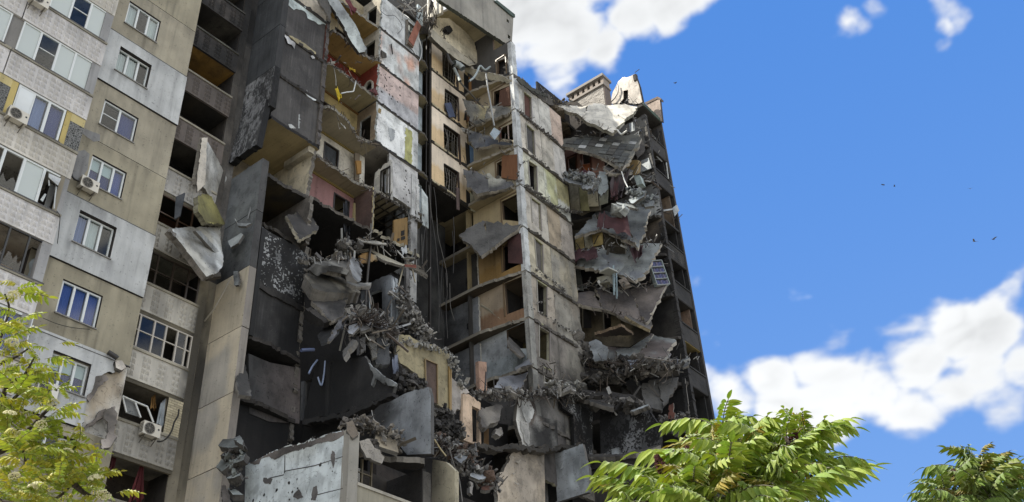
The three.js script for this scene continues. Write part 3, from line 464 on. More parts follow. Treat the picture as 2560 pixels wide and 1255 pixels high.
// ---------- bay behind the missing front: X 19.85 to 22.6 ----------
const CZ = -28.2;
for (const k of [6, 7, 8]) pZ(B, 'burnt_panel', R4(19.86, L(k) + 0.1, 22.48, L(k + 1) - 0.1), CZ, 0.2, { c: 0x6e6a66, m: 'soot', va: 0.4, sv: k === 6 ? [0.0, 0.1] : [0, 0], c2: 0x5a5653, noChar: 1, dk: [0.03, 0.03, 0.03] });
pZ(B, 'wall_panel', [[19.58,40.99],[22.54,43.62],[22.54,41.45],[21.85,41.29],[20.53,41.3],[19.88,41.19]], CZ, 0.2, { c: 0xa79e8e, m: 'wash', torn: [1, 2], va: 0.2 });
// wallpaper that is still stuck in strips
const paper = (q, c, o = {}) => pZ(B, 'wallpaper_strip', q, o.z ?? CZ + 0.02, 0.008, { c, m: 'wash', torn: true, amp: 0.05, step: 0.07, seg: 0.15, warp: o.warp ?? 0.03, bump: 0.01 });
paper([[19.95,41],[20.38,41.3],[21.93,41.42],[22.66,41.46],[22.65,41.14],[22.37,41.14],[22.02,40.81],[21.71,40.81],[21.31,40.67],[21.11,40.99],[20.57,40.75],[20.43,40.51],[20.06,40.57]], 0xa7b0ae);
paper([[19.9,38.33],[20.16,38.48],[20.41,38.32],[20.69,38.34],[20.7,37.94],[20.5,38.07],[20.28,37.97],[20.16,38.19]], 0xbcc0bc, { z: CZ + 0.05, warp: 0.08 });
paper([[21.68,38.23],[21.83,38.37],[21.98,38.31],[21.82,38.13]], 0xc4c6c0, { z: CZ + 0.05 });
paper([[21.67,35.93],[21.78,35.74],[22.2,35.77],[22.3,35.75],[22.02,35.64],[21.76,35.66]], 0xaeb1ac, { z: CZ + 0.05 });
paper([[21.37,34.13],[21.44,34.21],[21.51,33.36],[21.42,33.3]], 0x8f918f);
paper([[20.86,33.17],[21.03,33.29],[21.31,33.23],[20.97,32.99]], 0x999a97);
for (const [k, f] of [[9, 0], [8, 1], [7, 2], [6, 3]]) pY(B, 'floor_slab', [[19.86, -31.4], [22.72, -31.4], [22.72, CZ + 0.06], [21.8, CZ + 0.1], [20.7, CZ + 0.05], [19.86, CZ + 0.08]], L(k) - 0.09, 0.18, { c: k === 6 ? 0xc4b080 : 0x6a6259, m: k === 6 ? 'plaster' : 'concrete', soot: k === 6 ? 0.05 : 0.5, sn: 0.3, torn: [2, 3, 4], amp: 0.05, rim: k === 6 ? 0x1d1b1a : 0x33302d, seg: 0.3, sv: k === 6 ? [0, 0.3] : undefined });
pZ(B, 'plaster_ledge', [[20.28,38.53],[20.77,38.72],[21.29,38.78],[21.99,38.73],[22,38.59],[21.44,38.51],[20.8,38.42]], CZ + 0.07, 0.05, { c: 0xb6ab88, torn: true, amp: 0.04 });
// cross wall X = 22.6, its broken front end, room with the ochre ceiling
for (let k = 0; k <= 9; k++) pX(B, 'cross_wall', [[-31.4, L(k) + 0.1], [CZ + (k < 5 ? -0.05 : k === 5 ? -0.35 : 0.12), L(k) + 0.1], [CZ + (k < 5 ? 0 : k === 5 ? -0.1 : 0.12), L(k + 1) - 0.1], [-31.4, L(k + 1) - 0.1]], 22.5, 0.2, { c: k === 5 ? 0xb5ab94 : k === 8 ? 0x6b3a2a : 0x7c756c, m: 'wash', soot: k === 5 ? 0.06 : 0.45, sn: 0.3, sv: k === 5 ? [0.15, 0] : undefined, torn: [1], amp: 0.06, rim: k >= 6 ? [0.10, 0.09, 0.085] : 0x77726a });
pZ(B, 'back_wall', R4(19.86, L(5), 22.5, 47), -31.4, 0.1, { c: 0x8b806c, soot: 0.3, seg: 0.6 });
pZ(B, 'back_wall', R4(19.86, 10, 22.5, L(5)), -31.4, 0.1, { c: 0x2c2825, soot: 0.7, seg: 0.6 });
pX(B, 'beam', rectZY(-30, L(6) - 0.45, CZ - 0.05, L(6) - 0.1), 22.2, 0.35, { c: 0xa9a18e, soot: 0.05, torn: [1], sv: [0.1, 0], sn: 0.3 });
// sooty ceiling one floor down, with the paint burnt through to ochre
pY(B, 'floor_slab', [[19.49,-28.87],[19.93,-28.59],[20.67,-28.6],[21.15,-28.62],[22.72,-28.5],[22.96,-28.57],[22.99,-30.35],[22.8,-31.14],[21.73,-31.73]], L(5) - 0.09, 0.2, { c: 0x6e5a28, m: 'concrete', soot: 0.88, sn: 0.55, torn: [0, 1, 2, 3, 4], amp: 0.06, rim: 0x4b4742, seg: 0.2, va: 0.5 });
p3(B, 'broken_slab', [[21.6,28.56,-28.6],[22.11,29,-28.78],[23.19,30.29,-29.41],[23.26,29.79,-29.05],[23.24,29.32,-28.73],[23.13,28.5,-28.2],[22.98,28.28,-28.08],[21.34,26.42,-27.2],[21.42,27.3,-27.78]], 0.17, { c: 0x55514d, soot: 0.5, sn: 0.5, torn: true, amp: 0.06, rim: 0xb2ab98 });
pY(B, 'floor_slab', [[19.86, -31.4], [22.5, -31.4], [22.5, -28.6], [21.2, -28.4], [19.86, -28.5]], L(4) - 0.09, 0.18, { c: 0x3c352c, soot: 0.7, torn: [2, 3], rim: 0x39352f });
// burnt room walls further down, paint flaked off the heat-blistered panel
pZ(B, 'burnt_panel', [[19.5,26.76],[19.84,26.95],[20.72,26.87],[21.38,26.91],[22.05,26.92],[22.61,26.75],[22.66,26.51],[22.66,24.22],[20.24,24.24],[19.84,24.15]], CZ, 0.22, { c: [1, 1, 1], m: 'flake', va: 0.05, torn: [1, 2, 3, 4], amp: 0.05, rim: 0x262423, sv: [0, 0.1], sn: 0.001 });
pX(B, 'burnt_panel_edge', [[-28.2, 21.5], [-27.86, 21.5], [-27.86, 26.6], [-28.2, 26.7]], 19.9, 0.2, { c: 0x4a4744, m: 'soot' });
pZ(B, 'burnt_panel', R4(19.9, L(2) - 0.25, 22.66, L(3) - 0.4), CZ - 0.04, 0.2, { c: 0x8b8885, m: 'soot', soot: 0.45, sn: 0.3, dk: [0.012, 0.012, 0.012] });
pZ(B, 'burnt_lintel', [[19.81,24.66],[20.52,24.17],[21.41,24.24],[22.62,24.18],[22.64,23.9],[21.77,23.89],[20.6,23.93],[20.02,24.05]], CZ + 0.05, 0.2, { c: 0x65605b, m: 'soot', torn: true, amp: 0.05, soot: 0.2, sn: 0.3 });
pZ(B, 'burnt_panel', [[20.23,20.94],[21.27,20.96],[22.79,21.31],[22.97,18.94],[21.56,18.53],[20.59,18.54]], CZ - 0.02, 0.2, { c: 0x5a5350, m: 'wash', soot: 0.62, sn: 0.6, su: [0.45, -0.5], dk: [0.05, 0.05, 0.05], va: 0.3, noChar: 1 });
pZ(B, 'burnt_panel', R4(19.88, L(-1), 22.66, L(1) - 0.1), CZ - 0.06, 0.2, { c: 0x5c5652, m: 'soot', soot: 0.5, sn: 0.4, dk: [0.012, 0.012, 0.012] });
for (const k of [1, 2]) pY(B, 'floor_slab', [[19.86, -31.4], [22.66, -31.4], [22.66, CZ + 0.1], [21.2, CZ + 0.3], [19.86, CZ + 0.2]], L(k) - 0.1 - (k === 2 ? 0.2 : 0), 0.18, { c: 0x4a4540, soot: 0.7, torn: [2, 3], rim: 0x3b3733, amp: 0.1 });
// wall of the burnt room on the right with its doorway, X = 22.7
pX(B, 'burnt_wall', [[-27.06,21.47],[-25.98,20.71],[-24.41,20.35],[-24.15,19.87],[-23.87,19.53],[-23.32,19.01],[-22.77,18.56],[-22.89,18.27],[-24.06,18.26],[-25.46,18.36],[-27.73,18.85]], 22.7, 0.16, { c: 0x6b6866, m: 'soot', soot: 0.55, sn: 0.4, dk: [0.010, 0.010, 0.011], torn: [2, 3, 4, 5, 6, 7, 8], amp: 0.05, rim: 0x6f6d68, holes: [[[-27.8,20.52],[-27.12,20.47],[-26.96,18.55],[-27.72,18.81]]] });
pX(B, 'door_jamb', [[-27.9,20.51],[-27.73,20.49],[-27.65,18.77],[-27.77,18.81]], 22.62, 0.1, { c: 0x86888a, m: 'wash', soot: 0.1 });
pX(B, 'burnt_post', [[-26.45,20.75],[-26.26,20.77],[-26.12,18.34],[-26.34,18.42]], 22.6, 0.12, { c: 0x5d5c5a, m: 'soot' });
pX(B, 'broken_edge', [[-24.08,19.89],[-23.8,19.57],[-23.16,18.94],[-22.61,18.48],[-22.7,18.41],[-23.02,18.55],[-23.15,18.76],[-23.24,18.69],[-23.48,18.93],[-23.68,19.11],[-23.83,18.82],[-23.9,18.93],[-23.79,19.27]], 22.6, 0.1, { c: 0x8f9291, torn: true, amp: 0.04, va: 0.4 });
pX(B, 'burnt_ledge', [[-27.49,18.7],[-25.23,18.21],[-23.85,18.11],[-22.68,18.12],[-22.68,17.99],[-23.84,17.96],[-25.15,17.96],[-27.46,18.48]], 22.5, 0.3, { c: 0x34312f, soot: 0.5, torn: true, amp: 0.07, rim: 0x2b2827 });
// grey partition below it
pX(B, 'partition', [[-24.38,17.58],[-23.37,17.93],[-22.87,17.87],[-22.19,17.93],[-21.05,17.79],[-20.93,17.36],[-20.93,15.28],[-22.02,15.58],[-22.39,16.06],[-23.9,17.03]], 22.6, 0.16, { c: 0x878b8e, m: 'wash', soot: 0.0, su: [0.72, -0.12], torn: [3, 4], amp: 0.03, rim: 0x5b5a58, sn: 0.3 });
pX(B, 'partition', [[-28.33,19.12],[-24.59,18.57],[-23.92,18.24],[-23.87,16.92],[-28.16,17.58]], 23.2, 0.12, { c: 0x3c3936, m: 'soot', soot: 0.3, sn: 0.3 });

// ---------- grey end wall that still stands at the foot, X = 19.6 ----------
pX(B, 'end_wall', [[-26.75,15.74],[-25.93,15.77],[-25.24,15.8],[-24.78,15.78],[-23.87,15.6],[-23.07,15.55],[-22.36,15.51],[-21.88,15.41],[-21.77,12.52],[-26.49,13.79]], 19.6, 0.3, { noChar: 1, c: 0xa6acac, c2: 0x9da19e, c2b: -0.05, m: 'wash', torn: [0, 1, 2, 3, 4, 5, 6], amp: 0.05, va: 0.22, rim: 0x6d665f, sn: 0.05 });
pX(B, 'bare_band', [[-26.5,15.72],[-25.92,15.76],[-25.22,15.78],[-24.77,15.76],[-23.85,15.59],[-23.06,15.53],[-22.34,15.49],[-21.88,15.4],[-21.87,15.25],[-22.32,15.2],[-23.07,15.37],[-23.39,15.35],[-24.17,15.46],[-24.73,15.5],[-25.18,15.45],[-25.5,15.67],[-25.91,15.72],[-26,15.55],[-26.24,15.6]], 19.585, 0.012, { c: 0x77706a, torn: true, amp: 0.04, step: 0.08 });
for (const y of ['0']) for (const q of [[[-24.65,14.9],[-23.16,14.64],[-21.86,14.54],[-21.86,14.52],[-23.16,14.61],[-24.65,14.87]], [[-25.38,14.88],[-24.64,14.78],[-24.64,14.75],[-25.38,14.85]], [[-23.01,13.62],[-21.78,13.48],[-21.78,13.46],[-23,13.59]], [[-24.7,15.47],[-24.66,15.45],[-24.59,14.8],[-24.63,14.81]]]) pX(B, 'panel_joint', q, 19.592, 0.006, { c: 0x4b4a49, bump: 0 });
for (const q of [[[-22.37,14.89],[-22.2,14.72],[-22.21,14.5],[-22.27,14.27],[-22.37,14.51],[-22.41,14.71]], [[-25.68,14.97],[-25.32,14.86],[-25.2,14.79],[-25.29,14.62],[-25.59,14.74],[-25.69,14.85]], [[-24.04,13.95],[-23.84,14.04],[-23.59,13.71],[-23.86,13.71],[-24.09,13.85]], [[-23.14,13.91],[-22.98,13.91],[-22.91,13.66],[-22.99,13.43],[-23.2,13.49],[-23.2,13.71]]]) pX(B, 'spalled_patch', q, 19.588, 0.008, { c: 0x66625f, torn: true, amp: 0.07, step: 0.06 });
{ const r = rng(41); for (let i = 0; i < 22; i++) { const z = mix(-26.4, -21.9, r()), y = mix(11.6, 14.6, r()), s = 0.02 + r() * 0.05; pX(B, 'shrapnel_pit', [0, 1, 2, 3, 4, 5].map((a) => [z + Math.cos(a * 1.05) * s * (0.6 + r() * 0.8), y + Math.sin(a * 1.05) * s * (0.6 + r() * 0.9)]), 19.59, 0.006, { c: 0x3e3c3b, bump: 0 }); } }
pZ(B, 'corner_strip', R4(19.6, 8, 20.02, 15.4), -21.6, 0.3, { noChar: 1, c: 0x9a968c, m: 'plaster', torn: [2], amp: 0.04 });
// balcony at the corner
const KZ = -21.62;
{
  const r = [19.9,13.38,22.81,14.85];
  parapet(B, 20.02, 23.0, 10.5, [[19.88,13.64]][0][1], KZ, { noChar: 1, c: 0xa09a88, m: 'plaster', va: 0.15, cap: 0xb0aa9c });
  makeWindow(B, [20.06, 20.55, 21.05, 21.5], 13.35, 15.2, -22.5, ['d', 'd', '.'], { frame: 0x6d624a, fw: 0.05, transom: 14.6, sill: false });
  pZ(B, 'balcony_back', R4(20.02, 10, 23.2, 15.2), -23.3, 0.1, { c: 0x3a332b, soot: 0.45, seg: 0.4 });
  pX(B, 'balcony_side', [[-23.3, 10], [-21.65, 10], [-21.65, 15.1], [-23.3, 15.1]], 22.95, 0.2, { c: 0x2f2b28, soot: 0.5, seg: 0.4 });
  pY(B, 'balcony_slab', [[20.72,-22.5],[21.79,-22.28],[22.38,-22.27],[22.92,-21.59],[22.66,-21.27],[22.18,-21.61],[21.64,-22.07],[20.14,-21.86]], 15.05, 0.2, { c: 0x3b3530, soot: 0.5, torn: true, amp: 0.06, rim: 0x7b766d });
  pZ(B, 'corner_strip', R4(22.98, 8, 23.35, 15.0), KZ, 0.3, { c: 0x77736c, m: 'concrete', torn: [2], amp: 0.05, sv: [0.0, 0.3] });
  pX(B, 'end_wall', [[-21.57,15.52],[-20.95,15.23],[-20.56,14.81],[-20.59,13.1],[-21.63,13.38]], 23.36, 0.2, { c: 0x8b8470, m: 'wash', su: [0.7, -0.1], sn: 0.3 });
  pZ(B, 'back_wall', R4(23.3, 8, 33, 16.2), -24.2, 0.2, { c: 0x4a3f36, soot: 0.45, seg: 0.5 });
}

// ---------- open rooms, X 22.7 to 26.2 ----------
const RZ = -29.55;
const roomCol = { 5: 0x9d7672, 6: 0xa8a294, 7: 0x857650, 8: 0x6b2a20, 9: 0x80765f, 10: 0x80765f };
const ceilCol = { 6: 0x8a8068, 7: 0x8d8470, 8: 0x8f8568, 9: 0x9c8352, 10: 0x8a826c };
for (let k = 5; k <= 10; k++) {
  const holes = { 5: [[25.05, L(5) + 0.1, 25.95, L(5) + 2.2]], 6: [[24.2, L(6) + 0.12, 25.05, L(6) + 2.15]], 7: [[23.0, L(7) + 0.6, 24.5, L(7) + 1.9]], 8: [[23.5, L(8) + 0.5, 24.6, L(8) + 1.75]], 9: [[24.3, L(9) + 0.7, 25.1, L(9) + 2.1]], 10: [] }[k];
  pZ(B, 'room_wall', R4(22.7, L(k) + 0.09, 26.3, L(k + 1) - 0.09), RZ, 0.12, { c: roomCol[k], m: k === 5 ? 'plaster' : 'wash', va: 0.12, soot: k === 5 ? 0 : 0.03, sn: 0.2, holes: holes.map((h) => R4(...h)), rim: 0x3b3028 });
  for (const h of holes) { const w = 0.07, G = [box(h[0] - w, h[1], RZ, h[0], h[3] + w, RZ + 0.03, 0x2e2a27), box(h[2], h[1], RZ, h[2] + w, h[3] + w, RZ + 0.03, 0x2e2a27), box(h[0], h[3], RZ, h[2], h[3] + w, RZ + 0.028, 0x2e2a27)]; mesh('door_frame', merge(G), plain('frame'), B); }
  if (k === 6) mesh('door', box(24.22, L(6) + 0.12, RZ - 0.11, 25.0, L(6) + 2.12, RZ - 0.06, 0x3d4042), mat('concrete'), B);
  // side wall at the right
  const sideHoles = { 8: [[[-29.1, L(8) + 0.4], [-28.45, L(8) + 0.4], [-28.45, L(8) + 1.3], [-28.5, L(8) + 1.55], [-28.62, L(8) + 1.7], [-28.78, L(8) + 1.75], [-28.93, L(8) + 1.7], [-29.05, L(8) + 1.55], [-29.1, L(8) + 1.3]]], 7: [R4(-29.3, L(7) + 0.1, -28.5, L(7) + 2.0)], 9: [R4(-29.2, L(9) + 0.1, -28.45, L(9) + 2.0)], 10: [R4(-29.2, L(10) + 0.1, -28.45, L(10) + 2)] }[k] || [];
  if (k >= 7) pX(B, 'side_wall', rectZY(RZ, L(k) + 0.09, CZ + 0.05, L(k + 1) - 0.09), 26.2, 0.12, { c: k === 8 ? 0x6e2e20 : k === 7 ? 0x6f6250 : 0x8b8578, m: 'wash', sn: 0.15, holes: sideHoles, torn: [1], rim: 0x9da09c });
}
{ // white arch trim
  const G = [], A = [[-29.1, L(8) + 0.4], [-29.1, L(8) + 1.3], [-29.05, L(8) + 1.55], [-28.93, L(8) + 1.7], [-28.78, L(8) + 1.75], [-28.62, L(8) + 1.7], [-28.5, L(8) + 1.55], [-28.45, L(8) + 1.3], [-28.45, L(8) + 0.4]];
  for (let i = 0; i < A.length - 1; i++) G.push(bar([26.17, A[i][1], A[i][0]], [26.17, A[i + 1][1], A[i + 1][0]], 0.09, 0.09, 0xb4b2a4));
  mesh('arch_trim', merge(G), plain('frame'), B);
}
const slabFront = {
  9: [[23.04,-28.29],[23.57,-28.2],[24.21,-28.27],[24.92,-28.33],[25.71,-28.27],[26.28,-27.97]], 8: [[22.76,-28.02],[23.32,-27.98],[24.14,-28],[24.87,-28.04],[25.49,-28.03],[26.12,-28.01]], 7: [[22.76,-28.38],[22.97,-28.03],[23.43,-27.96],[23.89,-28.03],[24.51,-28.15],[25.39,-28.61],[25.95,-28.48],[26.54,-28.38]], 6: [[22.98,-28.55],[23.63,-28.66],[24.45,-28.64],[25.22,-28.71],[25.75,-28.69],[26.4,-28.41],[27.68,-28.41],[28.35,-28.39]], 5: [[25.59,-29.68],[25.76,-29.3],[27.78,-30.6],[28.38,-29.53],[28.95,-29.34],[29.41,-29.05],[29.88,-28.75],[30.75,-28.96]],
};
for (const k of [9, 8, 7, 6]) {
  const f = slabFront[k], x0 = f[0][0], x1 = f[f.length - 1][0];
  pY(B, 'floor_slab', [...f, [x1, -31.4], [x0 - 0.2, -31.4]], L(k) - 0.09, 0.18, { c: ceilCol[k], g: 1.45, m: 'plaster', va: 0.16, torn: f.map((q, i) => i).slice(0, -1), amp: 0.06, rim: 0x8b867b, seg: 0.3, sv: k === 6 ? [0, 0.25] : [0.0, 0.1], sn: 0.2 });
  // cornice along the back wall
  mesh('cornice', bar([22.75, L(k) - 0.15, RZ + 0.04], [26.2, L(k) - 0.15, RZ + 0.04], 0.09, 0.09, k === 6 || k === 7 ? 0x8f7d4a : 0x7a5a32), mat('plaster'), B);
}
pY(B, 'floor_slab', [[22.7, -28.6], [24.5, -28.3], [26.2, -28.25], [26.2, -31.4], [22.7, -31.4]], L(10) - 0.09, 0.18, { c: ceilCol[9], m: 'plaster', torn: [0, 1], rim: 0x8b867b, amp: 0.08 });
pY(B, 'floor_slab', [[24.61,-29.78],[25.7,-29.76],[25.79,-29.27],[25.52,-29.05],[24.59,-29.31]], L(5) - 0.09, 0.18, { c: 0x211e1c, soot: 0.6, torn: true, rim: 0x6e685f });
pY(B, 'floor_slab', [[22.7, -28.4], [26.4, -28.2], [26.4, -31.4], [22.7, -31.4]], L(5) - 0.09, 0.17, { c: 0x1e1b19, soot: 0.6, torn: [0], rim: 0x5e5850, amp: 0.1 });
pY(B, 'floor_slab', [[26.4, -28.1], [29.4, -28.0], [29.4, -31.4], [26.4, -31.4]], L(5) - 0.09, 0.18, { c: 0x2a2622, soot: 0.6, torn: [0], rim: 0x99927f, amp: 0.1 });
// deep wall behind the doorways, painted near black for the unlit depth
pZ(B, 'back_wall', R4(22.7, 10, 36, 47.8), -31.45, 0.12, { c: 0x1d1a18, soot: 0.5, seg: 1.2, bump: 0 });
// sub-room at the sixth level: partition, portal with door
pZ(B, 'partition', [[25.87,35.28],[26.2,35.45],[26.27,33.6],[25.98,33.53]], -29.2, 0.1, { c: 0x5b5245, m: 'wash' });
pZ(B, 'partition', [[26.38,35.69],[26.73,35.72],[26.79,33.89],[26.42,33.73]], -29.4, 0.1, { c: 0xb5b1a5, m: 'wash' });
pX(B, 'portal_wall', [[-29.09,34.71],[-27.98,34.98],[-27.85,32.32],[-28.04,32.46],[-29.16,33.68]], 27.2, 0.14, { c: 0xa6a39a, m: 'wash', holes: [[[-28.66,34.61],[-28.06,34.59],[-28.03,32.48],[-28.64,33.15]]], torn: [0], rim: 0xb0aea8 });
mesh('door_frame', merge([bar(...[[27.2,34.56,-28.65],[27.2,33.12,-28.62]], 0.06, 0.06, 0x2a2725), bar(...[[27.2,34.53,-27.99],[27.2,32.39,-27.95]], 0.06, 0.06, 0x2a2725), bar(...[[27.2,34.56,-28.65],[27.2,34.53,-27.99]], 0.06, 0.06, 0x2a2725)]), plain('frame'), B);
pX(B, 'door', [[-28.72,34.56],[-28.2,34.56],[-28.14,32.84],[-28.63,33.38]], 27.5, 0.05, { c: 0x8d9094, m: 'wash' });
// pink room's end wall and the room with the ceiling ribs
pX(B, 'partition', rectZY(RZ, L(5) + 0.1, -28.25, L(6) - 0.1), 26.32, 0.12, { c: 0x5c4840, soot: 0.2, torn: [1], rim: 0xbcae82 });
pX(B, 'partition_end', [[-29.81,32.55],[-29.45,32.4],[-29.31,30.14],[-29.62,30.29]], 26.25, 0.2, { c: 0xc0b183, m: 'plaster' });
pZ(B, 'room_wall', R4(26.4, L(5) + 0.1, 29.6, L(6) - 0.1), -31.2, 0.12, { c: 0x7a6640, m: 'plaster', soot: 0.1, sn: 0.3 });
{ const G = []; for (let i = 0; i < 8; i++) G.push(bar([26.5 + i * 0.38, L(6) - 0.13, -31.2], [26.5 + i * 0.38, L(6) - 0.13, -28.3], 0.05, 0.06, 0x3a352c)); for (let i = 0; i < 3; i++) G.push(bar([26.4, L(6) - 0.15, -30.9 + i * 0.9], [29.4, L(6) - 0.15, -30.9 + i * 0.9], 0.05, 0.05, 0x3a352c)); mesh('ceiling_batten', merge(G), mat('wood'), B); }
pZ(B, 'cupboard_side', [[27.88,31.67],[28.82,32.36],[28.86,30.66],[27.92,30.16]], -28.3, 0.1, { c: 0x9a7c4c, m: 'wood' });
for (const q of [[[28.37,31.24],[28.6,31.43],[28.6,31.13],[28.38,30.94]], [[28.12,30.64],[28.27,30.75],[28.27,30.59],[28.13,30.48]], [[28.38,30.88],[28.64,31.08],[28.65,30.89],[28.39,30.68]]]) pZ(B, 'painted_cupboard_hole', q, -28.27, 0.02, { c: 0x14110e, bump: 0 });  // near-black plates on the front, hole darkness put into their colour
pZ(B, 'room_wall', [[27.38,31.49],[29.34,32.35],[29.37,31.61],[27.85,31.07]], -30.2, 0.1, { c: 0x8a5a2c, m: 'wood' });

// ---------- bare cross wall, X 26.3 to 29.5 ----------
const whites = { 6: { c: 0x9b9a98, m: 'wash', x0: 27.3 }, 7: { c: 0xb9bbb8, c2: 0x8e918f, m: 'wash', x0: 26.32, va: 0.3 }, 8: { c: 0xa3938d, c2: 0x98989a, c2y: L(8) + 1.15, m: 'wash', x0: 26.32 }, 9: { c: 0xaa8877, c2: 0xa5a7a5, m: 'wash', x0: 26.32, c2b: 0.06 }, 10: { c: 0xa6a8a7, m: 'wash', x0: 26.32 } };
for (let k = 6; k <= 10; k++) {
  const w = whites[k];
  pZ(B, 'bare_panel', R4(w.x0, L(k) + 0.1, 29.42, L(k + 1) - 0.08), CZ, 0.16, { ...w, va: w.va ?? 0.18, sn: 0.05, rim: 0x8b8983, torn: [0, 3], amp: 0.03, holes: k === 10 ? [[[28.46,46.51],[29.02,46.49],[29.01,44.9],[28.49,44.81]]] : [] });
  if (k > 6) pY(B, 'floor_slab', [[26.3, -31.4], [29.5, -31.4], [29.5, CZ + 0.07], [28, CZ + 0.04], [26.3, CZ + 0.06]], L(k) - 0.085, 0.17, { c: 0x6e6a63, torn: [2, 3], rim: 0x33302d, amp: 0.05 });
}
paper([[28.43,38.13],[28.93,38.16],[28.93,35.65],[28.4,35.72]], 0x8b8a5c, { warp: 0.005 });
pZ(B, 'pilaster', [[28.94,35.22],[29.22,35.25],[29.22,32.51],[28.94,32.45]], CZ + 0.05, 0.1, { c: 0x9a9a98, m: 'wash', torn: [1], amp: 0.03 });
paper([[29.29,35.16],[29.49,35.14],[29.6,32.63],[29.32,32.61]], 0xa7a7a4, { warp: 0.06 });
paper([[26.26,38.06],[26.62,38.19],[26.59,37.82],[26.36,37.77]], 0x6b5c3c);
paper([[27.17,37.27],[27.65,37.4],[27.59,36.68],[27.32,36.39]], 0x808384, { warp: 0.004 });
{ const r = rng(12); for (let i = 0; i < 42; i++) { const q = i < 16 ? [28.3 + r() * 0.8, L(6) + 0.3 + r() * 2.1] : [26.5 + Math.pow(r(), 1.5) * 1.6, L(8) + 0.9 + r() * 1.5]; const s = 0.02 + r() * 0.05; pZ(B, 'shrapnel_pit', [0, 1, 2, 3, 4, 5].map((a) => [q[0] + Math.cos(a * 1.05) * s * (0.5 + r()), q[1] + Math.sin(a * 1.05) * s * (0.6 + r())]), CZ + 0.006, 0.008, { c: 0x322f2d, bump: 0 }); } }
pZ(B, 'pilaster', R4(29.0, L(4) + 0.2, 29.45, L(6) - 0.1), CZ - 0.02, 0.2, { c: 0x8b8b89, m: 'wash', torn: [3], amp: 0.05 });
pZ(B, 'pilaster', R4(28.75, L(3) + 0.3, 29.0, L(5)), CZ - 0.05, 0.12, { c: 0x6a6866, m: 'wash' });

// ---------- narrow recess and the post, X 29.5 to 30.45 ----------
for (let k = 6; k <= 11; k++) {
  pZ(B, 'recess_wall', R4(29.42, L(k) + 0.05, 29.95, L(k + 1)), -29.0, 0.1, { c: 0x6e716f, m: 'wash', soot: 0.15, sn: 0.3 });
  pZ(B, 'recess_wall', R4(29.9, L(k) + 0.05, 30.35, L(k + 1)), -28.8, 0.1, { c: 0x98a2a5, m: 'wash' });
  pY(B, 'floor_slab', [[29.45, -29.1], [30.4, -29.1], [30.3, CZ - 0.1], [29.8, CZ + 0.12], [29.45, CZ + 0.05]], L(k) - 0.05, 0.14, { c: 0x7d745c, torn: [1, 2, 3], amp: 0.06, rim: 0x55504a });
}
mesh('riser_pipe', merge([bar([30.42, L(2), -28.25], [30.42, L(11) + 1, -28.25], 0.1, 0.1, 0x3c3d3e), bar([30.22, L(5), -28.35], [30.22, L(11), -28.35], 0.06, 0.06, 0x55585a)]), steel, B);
pZ(B, 'loose_panel', [[29.63,34.6],[30.09,34.29],[30.17,32.28],[29.73,32.31]], -28.1, 0.06, { c: 0x9da3a2, m: 'wash', torn: [2] });

